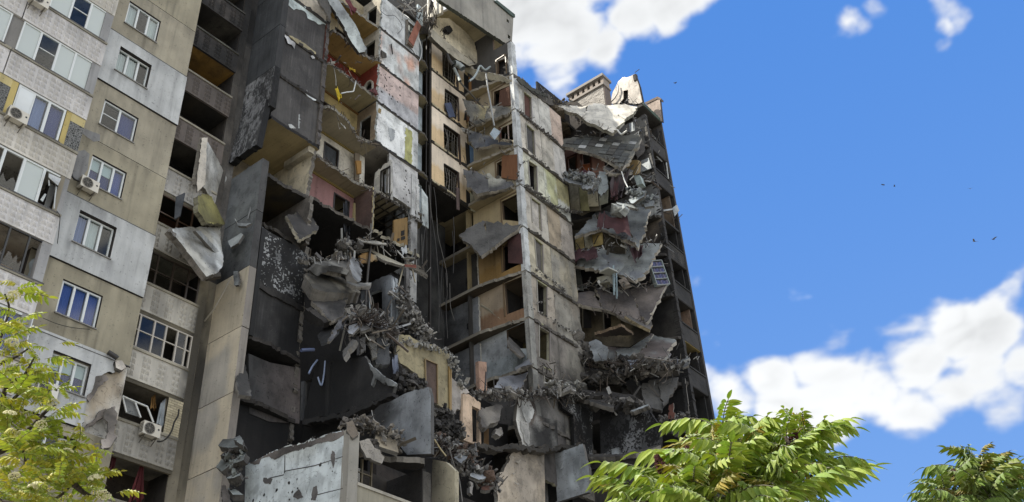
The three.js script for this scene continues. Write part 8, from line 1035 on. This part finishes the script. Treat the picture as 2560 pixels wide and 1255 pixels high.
{ const t = thing('broken_chair', 'broken pale blue chair legs up on the brown linoleum slab', 'chair'), q = [[38.9,30.85,-22.77]], c = V(q[0]); t.position.copy(c); for (const [i, d] of [[-0.35, 0.2], [-0.1, 0.0], [0.12, 0.05], [0.3, -0.1]].entries()) mesh('leg', bar([d[0], -0.9, d[1]], [d[0] + 0.05, 0.75 - i * 0.1, d[1] + 0.1], 0.06, 0.06, 0x8ea0a6), plain('frame'), t); mesh('seat', box(-1.1, 0.3, -0.1, -0.2, 0.38, 0.5, 0x9a9a90).rotateZ(0.2), plain('frame'), t); }
boardAt('drum', [[39.3,31.88,-24.02],[39.3,31.73,-23.12],[39.08,31.1,-23.12],[39.1,31.27,-23.79]], 0x8b8878, 'pale oval tub beside the broken chair', 'tub', 0.4); boardAt('cardboard', [[39.2,31.02,-22.65],[39.3,31.12,-22.26],[39.19,30.48,-21.95],[39.1,30.46,-22.4]], 0x8f857a, 'brownish carton right of the broken chair', 'carton', 0.25);
{ const t = thing('bundle', 'pale cloth bundle standing in the orange walled balcony', 'bundle'), c = V([[11.91,20.94,-28.9]][0]); t.position.copy(c); const g = new THREE.LatheGeometry([[0.02, -0.5], [0.2, -0.48], [0.17, -0.1], [0.26, 0.15], [0.2, 0.35], [0.06, 0.5], [0.0, 0.52]].map((p) => new THREE.Vector2(...p)), 14).toNonIndexed(); mesh('sack', tint(g, 0x9aa3a6), mat('cloth'), t); mesh('sack_base', tint(new THREE.CylinderGeometry(0.17, 0.2, 0.35, 10).toNonIndexed().translate(0, -0.55, 0), 0x8f7a4c), mat('cloth'), t); }
boardAt('blind_slats', [[11.16,24.23,-28.1],[11.61,24.26,-28.1],[11.49,23.78,-27.9],[11.16,23.99,-28]], 0xc0c2c0, 'twisted white blind slats hanging in the broken balcony window', 'blind', 0.02); rod('plastic_strip', [[11.53,23.85,-28.1],[11.58,23.41,-28.1],[11.65,22.97,-28.1]], 0.025, 0xb9bcba, 'white slat dangling under the twisted blind', 'slat'); rod('plastic_strip', [[11.23,23.96,-28.1],[11.29,23.75,-28.1]], 0.025, 0xb9bcba, 'short white slat left of the twisted blind', 'slat'); boardAt('white_board', [[11.21,23.21,-28.3],[11.3,23.53,-28.3],[11.36,23.52,-28.3],[11.31,23.18,-28.3]], 0xb9bdbb, 'white board fallen in the broken balcony window', 'board', 0.02);
boardAt('open_casement', [[16.65,27.06,-29.3],[16.84,27.24,-29],[16.83,26.05,-29.02],[16.71,25.92,-29.2]], 0x55585c, 'grey casement swung open on the recessed balcony beside the leaning panel', 'window', 0.05); boardAt('tilted_sash', [[16.12,18.04,-29.4],[16.67,18.02,-29.4],[16.92,17.47,-29.31],[16.34,17.44,-29.3]], 0x6f706e, 'white framed sash tilted in the broken balcony window', 'window sash', 0.03);
rod('sash_bar', [[16.07,17.98,-29.3],[16.28,17.4,-29.2]], 0.035, 0xc8c8c2, 'left white bar of the tilted sash', 'bar'); rod('sash_bar', [[16.57,17.95,-29.3],[16.84,17.4,-29.2]], 0.035, 0xc8c8c2, 'middle white bar of the tilted sash', 'bar'); rod('sash_bar', [[17.07,17.93,-29.3],[17.35,17.39,-29.2]], 0.035, 0xc8c8c2, 'right white bar of the tilted sash', 'bar'); rod('sash_bar', [[16.06,17.97,-29.28],[16.56,17.94,-29.28],[17.06,17.92,-29.28]], 0.035, 0xc8c8c2, 'upper white bar of the tilted sash', 'bar');
// torn corner of the insulated wall
wreck('torn_insulation', [[15.24,16.93,-28.75],[15.58,17.21,-28.75],[15.63,16.82,-28.58],[15.55,16.28,-28.4],[15.47,15.69,-28.2],[15.36,15.46,-28.14],[15.14,15.34,-28.17],[15.1,15.71,-28.32],[15.26,15.78,-28.3],[15.33,16.3,-28.48]], 0.12, { c: 0x8a827a, c2: 0x55504a, warp: 0.08 }, 'torn flap of insulation hanging below the hole in the grey wall', 'insulation'); wreck('torn_insulation', [[15.28,18.86,-28.8],[15.53,18.96,-28.8],[15.67,18.74,-28.71],[15.52,18.53,-28.66],[15.31,18.56,-28.7]], 0.15, { c: 0xa9a297 }, 'broken pale block at the upper corner of the hole in the grey wall', 'debris'); wreck('torn_insulation', [[15.12,16.91,-28.8],[15.31,17.07,-28.8],[15.42,16.88,-28.8],[15.15,16.6,-28.8],[14.85,16.24,-28.8],[14.66,16.09,-28.8],[14.93,16.46,-28.8]], 0.1, { c: 0x5c5650 }, 'ragged dark edge along the lower left of the hole in the grey wall', 'insulation'); wreck('torn_insulation', [[14.75,18.04,-28.8],[15.07,18.23,-28.8],[15.19,18.11,-28.8],[14.91,17.74,-28.8],[14.82,17.38,-28.8],[14.7,17.08,-28.8],[14.58,17.16,-28.8],[14.74,17.61,-28.8]], 0.08, { c: 0x77706a, c2: 0x55504a }, 'crumbling upper left edge of the hole in the grey wall', 'insulation');
// birds
for (const [i, q] of [[[79.73,84.15,-35.05],[102.13,62.99,-14.14],[102.59,62.62,-12.34],[96.17,70.53,-20.01],[96.69,70.08,-19.04],[99.42,67.67,-12.23]]][0].entries()) { const s = i === 1 || i === 2 ? 0.7 : 0.38, t = thing('bird', ['small dark bird high above the right roof corner', 'dark bird in the right half of the sky, left one of the two large ones', 'dark bird in the right half of the sky, right one of the two large ones'][i] || 'tiny bird far off in the blue sky', 'bird', i > 2 ? 'tiny birds far off in the sky' : undefined); t.position.set(...q); t.rotation.set(0.3, i * 1.3, i % 2 ? 0.4 : -0.3); t.scale.setScalar(s); const b = new THREE.SphereGeometry(0.12, 10, 8).scale(2.2, 0.8, 0.8).toNonIndexed(); mesh('body', tint(b, 0x24211f), plain('frame'), t); for (const d of [-1, 1]) { const w = new THREE.Shape([[0.15, 0], [0.05, 0.5], [-0.3, 0.62], [-0.15, 0]].map((p) => new THREE.Vector2(p[0], p[1] * d))); mesh('wing', tint(new THREE.ExtrudeGeometry(w, { depth: 0.02, bevelEnabled: false }).toNonIndexed().rotateX(-Math.PI / 2 + d * 0.35), 0x2a2724), plain('frame'), t); } const tl = new THREE.ConeGeometry(0.09, 0.3, 6).rotateZ(Math.PI / 2).scale(1, 0.3, 1).translate(-0.32, 0, 0).toNonIndexed(); mesh('tail', tint(tl, 0x24211f), plain('frame'), t); }

// ---------- trees close to the camera ----------
const leafMat = (name, c, tr) => new THREE.MeshPhysicalMaterial({ name, color: new THREE.Color().setRGB(...c), vertexColors: true, roughness: 0.75, transmission: tr, thickness: 0, side: THREE.DoubleSide, map: TX.leaf[0] });
// one leaflet: folded along the midrib, drooping toward the tip
function leaflet(len, w, droop, tone) {
  const n = 5, pos = [], uv = [], col = [];
  const row = (t) => { const x = t * len, y = -droop * len * t * t, ww = w * Math.pow(Math.sin(Math.PI * Math.pow(clamp(t, 0, 1), 0.75)), 0.8) * (t > 0.99 ? 0 : 1), e = ww * 0.28; return [[x, y + e, -ww], [x, y, 0], [x, y + e, ww]]; };
  for (let i = 0; i < n; i++) { const a = row(i / n), b = row((i + 1) / n); for (const s of [0, 1]) for (const q of [a[s], a[s + 1], b[s], b[s], a[s + 1], b[s + 1]]) { pos.push(...q); uv.push(0.5 + q[2] / w * 0.5, q[0] / len); col.push(...tone); } }
  const g = new THREE.BufferGeometry(); g.setAttribute('position', new THREE.Float32BufferAttribute(pos, 3)); g.setAttribute('uv', new THREE.Float32BufferAttribute(uv, 2)); g.setAttribute('color', new THREE.Float32BufferAttribute(col, 3)); g.computeVertexNormals(); return g;
}
// a feathered leaf along +X that arches down
function pinnate(seed, o) {
  const r = rng(seed), G = [], at = (t) => [o.len * t * (1 - 0.1 * t), o.arch * o.len * (0.55 * t - 1.0 * t * t), 0], tone = o.tone || [1, 1, 1];
  for (let i = 0; i <= o.pairs; i++) { const t = o.bare + (1 - o.bare) * (i / o.pairs), p = at(t), k = o.size * (i === o.pairs ? 1 : 0.75 + 0.35 * Math.sin(Math.PI * (0.15 + 0.7 * i / o.pairs))); for (const s of i === o.pairs ? [0] : [-1, 1]) { const v = 0.75 + 0.5 * r(), g = leaflet(k * (0.9 + r() * 0.2), k * o.slim, o.curl * (0.6 + r() * 0.8), tone.map((q, j) => q * v * (j === 0 ? 1 + (r() - 0.5) * 0.3 : 1))); g.rotateX(s * (r() * 0.3 - 0.1)); if (s) { g.rotateZ(-o.hang * (0.6 + r() * 0.7)); g.rotateY(-s * (1.05 + r() * 0.3)); } else g.rotateZ(-0.5 * o.hang); g.translate(...p); G.push(g); } }
  const st = tube([at(0), at(0.35), at(0.7), at(1)].map((p) => new THREE.Vector3(...p)), o.len * 0.011, 8, 4, o.stem || [0.5, 0.35, 0.12]); G.push(st);
  return merge(G);
}
function limb(par, q, r0, r1, hex, name = 'branch') { const c = new THREE.CatmullRomCurve3(q.map(V)), n = q.length * 6, g = new THREE.TubeGeometry(c, n, 1, 8, false), p = g.attributes.position; for (let i = 0; i <= n; i++) { const cc = c.getPointAt(i / n), rr = mix(r0, r1, i / n); for (let j = 0; j <= 8; j++) { const k = i * 9 + j; p.setXYZ(k, cc.x + (p.getX(k) - cc.x) * rr, cc.y + (p.getY(k) - cc.y) * rr, cc.z + (p.getZ(k) - cc.z) * rr); } } const h = g.toNonIndexed(); h.computeVertexNormals(); return mesh(name, tint(h, hex), mat('bark'), par); }
const CAMP = camera.position, RIGHT = new THREE.Vector3(0.6288, 0.0458, 0.7763);
function placeLeaf(par, geo, m, P, dir, roll, s) { const o = mesh('leaf', geo, m, par); const X = dir.clone().normalize(), Z = new THREE.Vector3().crossVectors(X, new THREE.Vector3(0, 1, 0)).normalize(), Y = new THREE.Vector3().crossVectors(Z, X); o.quaternion.setFromRotationMatrix(new THREE.Matrix4().makeBasis(X, Y, Z)); o.rotateX(roll); o.position.copy(P); o.scale.setScalar(s); return o; }
// rowan at the lower left, in flower
{
  const t = thing('rowan_tree', 'rowan tree with feathery yellow green leaves and cream flower heads, lower left', 'tree'), r = rng(31);
  const m = leafMat('rowan leaf', [0.36, 0.47, 0.035], 0.45), geos = [0, 1, 2, 3, 4].map((i) => pinnate(70 + i, { len: 0.115, pairs: 6, bare: 0.2, size: 0.036, slim: 0.19, curl: 0.25, hang: 0.25 + 0.15 * i, arch: 0.35 + 0.1 * i, tone: [1 + 0.1 * i, 1, 0.8] }));
  limb(t, [[3.3, 0, -7.2], [3.2, 1.2, -6.9], ...[[2.03,3.75,-5.22]], ...[[2,3.88,-5.06]]], 0.07, 0.03, 0x4a4038, 'trunk');
  for (const q of [[[2,3.88,-5.06],[2,3.95,-4.79],[2.02,4.01,-4.75],[2.05,4.08,-4.71],[2.03,4,-4.51]], [[2.01,3.82,-5.08],[2.11,3.82,-4.93],[2.15,3.88,-4.88],[2.18,3.94,-4.84],[2.21,4.02,-4.78],[2.09,3.9,-4.42]], [[2.03,3.75,-5.22],[2.14,3.72,-4.95],[2.26,3.71,-4.9],[2.33,3.73,-4.87],[2.38,3.8,-4.81],[2.28,3.77,-4.51]], [[2.03,3.74,-5.23],[2.22,3.56,-4.87],[2.38,3.61,-4.77],[2.42,3.68,-4.72],[2.47,3.71,-4.68],[2.47,3.71,-4.56]], [[2,3.88,-5.06],[1.93,4.2,-4.81],[1.98,4.25,-4.77],[1.95,4.21,-4.56]], [[2,3.88,-5.06],[1.88,4.37,-4.74],[1.86,4.46,-4.69],[1.78,4.47,-4.59]], [[2,3.95,-4.79],[1.94,4.05,-4.65],[1.98,4.08,-4.61],[1.99,4.18,-4.55]], [[2.38,3.64,-4.64],[2.46,3.6,-4.62],[2.53,3.6,-4.58]], [[2.1,3.83,-4.8],[2.17,3.79,-4.79],[2.2,3.7,-4.82]], [[2.11,3.82,-4.93],[2.09,3.95,-4.87],[2.04,3.91,-4.68]]]) limb(t, q, 0.016, 0.004, 0x51463a);
  const spots = [[1.79,4.48,-4.58],[1.77,4.47,-4.6],[1.81,4.48,-4.58],[1.82,4.29,-4.57],[1.85,4.28,-4.55],[1.86,4.23,-4.58],[1.87,4.25,-4.57],[1.83,4.25,-4.58],[1.93,4.16,-4.59],[1.91,4.15,-4.61],[1.98,4.19,-4.55],[2,4.16,-4.56],[2,4.13,-4.58],[1.96,4.09,-4.62],[1.95,4.04,-4.65],[2,4.06,-4.62],[2.04,4.06,-4.59],[1.91,3.95,-4.59],[1.93,3.95,-4.58],[1.96,3.94,-4.57],[2.03,3.92,-4.43],[2.05,3.93,-4.42],[2.08,3.89,-4.43],[2.03,3.87,-4.46],[2.05,3.89,-4.44],[1.97,3.93,-4.7],[2,3.88,-4.7],[2.03,3.9,-4.68],[2,3.85,-4.72],[2.04,3.84,-4.71],[2.07,3.88,-4.68],[2.08,3.79,-4.48],[2.07,3.77,-4.49],[2,3.73,-4.54],[2.03,3.79,-4.74],[2.09,3.82,-4.69],[2.07,3.75,-4.74],[2.1,3.75,-4.73],[2.13,3.76,-4.7],[1.99,3.63,-4.59],[2.03,3.61,-4.58],[2.05,3.64,-4.56],[2.08,3.65,-4.54],[2.18,3.7,-4.59],[2.2,3.68,-4.59],[2.16,3.65,-4.62],[2.12,3.63,-4.65],[2.07,3.6,-4.68],[2.06,3.57,-4.7],[2.04,3.49,-4.51],[2.08,3.52,-4.48],[2.12,3.52,-4.46],[2.16,3.52,-4.44],[2.22,3.74,-4.55],[2.25,3.74,-4.54],[2.27,3.79,-4.51],[2.28,3.71,-4.54],[2.3,3.66,-4.55],[2.32,3.68,-4.53],[2.33,3.71,-4.51],[2.24,3.67,-4.58],[2.27,3.63,-4.58],[2.3,3.59,-4.58],[2.26,3.55,-4.62],[2.15,3.47,-4.47],[2.12,3.46,-4.49],[2.08,3.45,-4.51],[2.03,3.44,-4.54],[2.21,3.45,-4.45],[2.24,3.47,-4.42],[2.43,3.68,-4.6],[2.44,3.72,-4.58],[2.47,3.7,-4.57],[2.46,3.66,-4.59],[2.45,3.62,-4.61],[2.48,3.6,-4.61],[2.52,3.6,-4.59],[2.41,3.65,-4.62],[2.41,3.56,-4.66],[2.45,3.56,-4.64],[2.09,3.77,-4.84],[2.13,3.7,-4.85],[2.18,3.68,-4.84],[2.24,3.62,-4.83],[2.3,3.58,-4.82],[2.16,3.59,-4.89],[2.35,3.58,-4.8],[2.25,3.56,-4.85]].map(V);
  let count = 0; const extra = [];
  for (const P of spots) { const n = 3 + (r() * 2.2 | 0), big = 0.8 + r() * 0.5; for (let i = 0; i < n; i++) { const a = r() * 6.283, dir = RIGHT.clone().multiplyScalar(Math.cos(a)).add(new THREE.Vector3(0.3 * (r() - 0.5), 0.25 + 0.55 * r(), 0.3 * (r() - 0.5))).add(new THREE.Vector3(-0.5, 0, 0.4).multiplyScalar(Math.sin(a))), base = P.clone().add(new THREE.Vector3((r() - 0.5) * 0.1, (r() - 0.5) * 0.1, (r() - 0.5) * 0.3)); if (count < 298) { placeLeaf(t, geos[(r() * 5) | 0], m, base, dir, (r() - 0.5) * 0.9, big * (0.7 + r() * 0.5)); count++; } else { const o = new THREE.Object3D(); const X = dir.normalize(), Z = new THREE.Vector3().crossVectors(X, new THREE.Vector3(0, 1, 0)).normalize(), Y = new THREE.Vector3().crossVectors(Z, X); o.quaternion.setFromRotationMatrix(new THREE.Matrix4().makeBasis(X, Y, Z)); o.position.copy(base); o.scale.setScalar(big * (0.7 + r() * 0.5)); o.updateMatrix(); extra.push(geos[(r() * 5) | 0].clone().applyMatrix4(o.matrix)); } } }
  if (extra.length) mesh('foliage', merge(extra), m, t).userData.kind = 'stuff';
  const fl = plain('flower', { color: 0xc9c49c, roughness: 0.9 }), fg = (() => { const G = [], q = rng(9); for (let i = 0; i < 90; i++) { const a = q() * 6.283, d = Math.sqrt(q()) * 0.05; G.push(new THREE.OctahedronGeometry(0.0048 + q() * 0.003, 0).translate(Math.cos(a) * d, 0.022 * (1 - (d / 0.05) ** 2) + q() * 0.006, Math.sin(a) * d)); } return merge(G); })();
  for (const P of [[1.81,4.13,-4.42],[1.72,4.32,-4.33],[2.06,3.88,-4.38],[2.03,3.76,-4.39],[2.01,3.75,-4.53],[1.98,3.5,-4.42],[2.08,3.47,-4.39],[2.2,3.69,-4.41],[2.39,3.62,-4.46],[2.45,3.55,-4.46],[1.93,3.83,-4.52]].map(V)) { const o = mesh('flower_head', fg, fl, t); o.position.copy(P); o.rotation.set(r() - 0.5, r() * 6, r() - 0.5); o.scale.setScalar(0.5 + r() * 0.3); }
}
// sumacs
function sumac(label, spots, limbs, m, o) {
  const t = thing('sumac_tree', label, 'tree'), r = rng(o.seed);
  const geos = [0, 1, 2, 3, 4, 5].map((i) => pinnate(120 + i + o.seed, { len: 0.33, pairs: 8, bare: 0.2, size: 0.104, slim: 0.15, curl: 0.45 + 0.12 * (i % 3), hang: 0.35 + 0.22 * (i % 4), arch: 0.35 + 0.13 * i, tone: i === 5 ? [1.3, 0.75, 0.6] : i === 4 ? [1.15, 1, 0.7] : [1, 1, 1], stem: [0.35, 0.22, 0.10] }));
  for (const [q, a, b, n] of limbs) limb(t, q, a, b, 0x4a3a30, n);
  let n = 0;
  for (const [P, cnt, sc] of spots) { const ph = r() * 6; for (let i = 0; i < cnt && n < 299; i++, n++) { const a = ph + i * 2.4, up = 0.3 + 0.95 * (i / cnt) * (0.6 + 0.4 * r()), dir = new THREE.Vector3(Math.cos(a), up, Math.sin(a)); placeLeaf(t, geos[up > 0.85 ? 5 : (r() * 5) | 0], m, P.clone().add(new THREE.Vector3(0, (i / cnt - 0.5) * 0.14, 0)), dir, (r() - 0.5) * 0.5, sc * (up > 0.85 ? 0.6 : 0.75 + r() * 0.4)); } }
  const cg = (() => { const G = [], q = rng(19); for (let i = 0; i < 150; i++) { const y = q(), a = q() * 6.283, w = 0.035 * Math.pow(1 - y, 0.5) * (0.8 + q() * 0.4); G.push(new THREE.OctahedronGeometry(0.008 + q() * 0.004, 0).translate(Math.cos(a) * w, y * 0.17, Math.sin(a) * w)); } return merge(G); })();
  for (const P of o.cones) { const c = mesh('fruit_cone', cg, plain('sumac_fruit', { color: 0x3a1210, roughness: 0.9 }), t); c.position.copy(P); c.rotation.set((r() - 0.5) * 0.6, r() * 6, (r() - 0.5) * 0.6); c.scale.setScalar(o.coneScale); }
  return t;
}
const sm1 = leafMat('sumac leaf', [0.27, 0.38, 0.02], 0.45);
sumac('large sumac with long drooping yellow green leaves and dark red fruit cones, lower right', [...[[5.03,3.96,-2.27],[5.07,4.03,-2.37],[5.31,4.09,-2.3],[5.17,3.93,-1.97],[5.28,3.97,-1.94],[5.07,3.87,-1.99],[5.3,3.93,-1.91],[4.98,3.79,-2.02],[5.11,3.8,-1.96],[5.24,3.81,-1.9],[5.08,3.9,-2.22],[4.89,3.79,-2.22],[4.83,3.85,-2.3],[4.89,3.86,-2.4],[5.03,3.68,-1.99],[5.16,3.7,-1.94],[4.98,3.72,-2.08],[4.85,3.69,-2.15],[4.72,3.66,-2.2],[4.68,3.68,-2.27],[4.73,3.72,-2.37],[5.19,3.63,-1.94],[5.06,3.6,-2.02],[4.92,3.59,-2.08],[4.79,3.56,-2.15],[4.65,3.55,-2.2],[4.6,3.57,-2.28],[4.63,3.64,-2.39],[4.68,3.68,-2.51],[4.72,3.71,-2.62],[4.57,3.54,-2.36],[4.55,3.47,-2.23],[4.69,3.49,-2.15],[4.83,3.51,-2.09],[4.88,3.49,-2],[5.1,3.54,-1.96],[4.61,3.57,-2.49],[4.65,3.61,-2.62],[4.68,3.66,-2.73],[4.66,3.65,-2.79],[5.05,4.07,-2.36],[5.24,4.01,-1.98],[5.28,3.99,-1.9]].map((p, i) => [V(p), i > 40 ? 3 : 4 + ((i * 7) % 2), 0.72 + 0.36 * h2(i, 1, 1)])], [
  [[[6.6, 0, -2.3], [6.2, 1.3, -2.1], ...[[5.1,3.4,-2.35],[5.07,3.61,-2.25]]], 0.06, 0.04, 'trunk'], [[[5.07,3.61,-2.25],[5.06,3.66,-2.23],[5.04,3.7,-2.24],[5.01,3.74,-2.25],[4.97,3.83,-2.26],[5.03,3.95,-2.28]], 0.035, 0.012], [[[5.06,3.66,-2.23],[5.05,3.71,-2.2],[5.05,3.76,-2.16],[5.06,3.83,-2.06]], 0.02, 0.008], [[[5.07,3.61,-2.25],[5.17,3.58,-2.05],[5.16,3.64,-2.01],[5.12,3.77,-1.98],[5.08,3.85,-1.98],[5.14,3.95,-2.01]], 0.03, 0.01], [[[5.12,3.77,-1.98],[5.12,3.82,-1.9],[5.29,3.95,-1.92]], 0.016, 0.007], [[[5.1,3.4,-2.35],[4.94,3.59,-2.29],[4.91,3.64,-2.31],[4.86,3.72,-2.35],[4.82,3.81,-2.34]], 0.03, 0.01], [[[4.94,3.59,-2.29],[4.85,3.63,-2.44],[4.79,3.67,-2.53],[4.65,3.67,-2.57]], 0.022, 0.008], [[[4.77,3.59,-2.4],[4.7,3.58,-2.54],[4.62,3.61,-2.67]], 0.018, 0.007], [[[5.16,3.64,-2.01],[5.17,3.67,-1.96],[5.25,3.77,-1.92]], 0.016, 0.006]], sm1, { seed: 3, coneScale: 0.8, cones: [...[[4.99,3.93,-2.26],[5.17,3.91,-1.98],[4.85,3.58,-2.25],[4.88,3.56,-2.21],[4.55,3.71,-2.5],[4.57,3.64,-2.5],[4.79,3.79,-2.42]].map(V)] });
sumac('smaller sumac crown with drooping leaves at the right edge of the photo', [...[[10.13,5.27,-2.21],[10.15,5.3,-2.08],[10.28,5.29,-1.99],[10.05,5.16,-2.27],[10,5.11,-2.09],[10.21,5.17,-1.99],[10.24,5.11,-1.97],[9.95,5.09,-2.34],[9.9,5.03,-2.18],[9.93,5.01,-2.06],[10.16,5.01,-1.98],[9.85,5,-2.41],[9.8,4.94,-2.29],[9.83,4.91,-2.16],[9.96,4.92,-2.05],[10.19,4.95,-1.97],[9.94,4.99,-2.51],[10.23,5.38,-2.08]].map((p, i) => [V(p), 5, 1.05 + 0.25 * h2(i, 2, 1)])], [
  [[[10.4, 0, -2.0], [10.2, 2, -2.0], ...[[10.32,4.74,-2.16],[10.26,4.98,-2.08]]], 0.08, 0.05, 'trunk'], [[[10.26,4.98,-2.08],[10.24,5.07,-2.03],[10.2,5.18,-2.02],[10.15,5.3,-2.08]], 0.04, 0.012], [[[10.26,4.98,-2.08],[10.2,5.06,-2.21],[10.15,5.17,-2.29],[10.13,5.23,-2.28]], 0.03, 0.01], [[[10.26,4.98,-2.08],[10.25,5.06,-1.99],[10.21,5.19,-1.96]], 0.03, 0.01], [[[10.2,5.06,-2.21],[10.15,5.08,-2.41],[9.94,5.02,-2.46]], 0.02, 0.008]], leafMat('sumac leaf darker', [0.16, 0.24, 0.02], 0.38), { seed: 11, coneScale: 1.3, cones: [...[[9.97,5.1,-2.24],[10.09,5.19,-2.04]].map(V)] });
renderer.render(scene, camera);
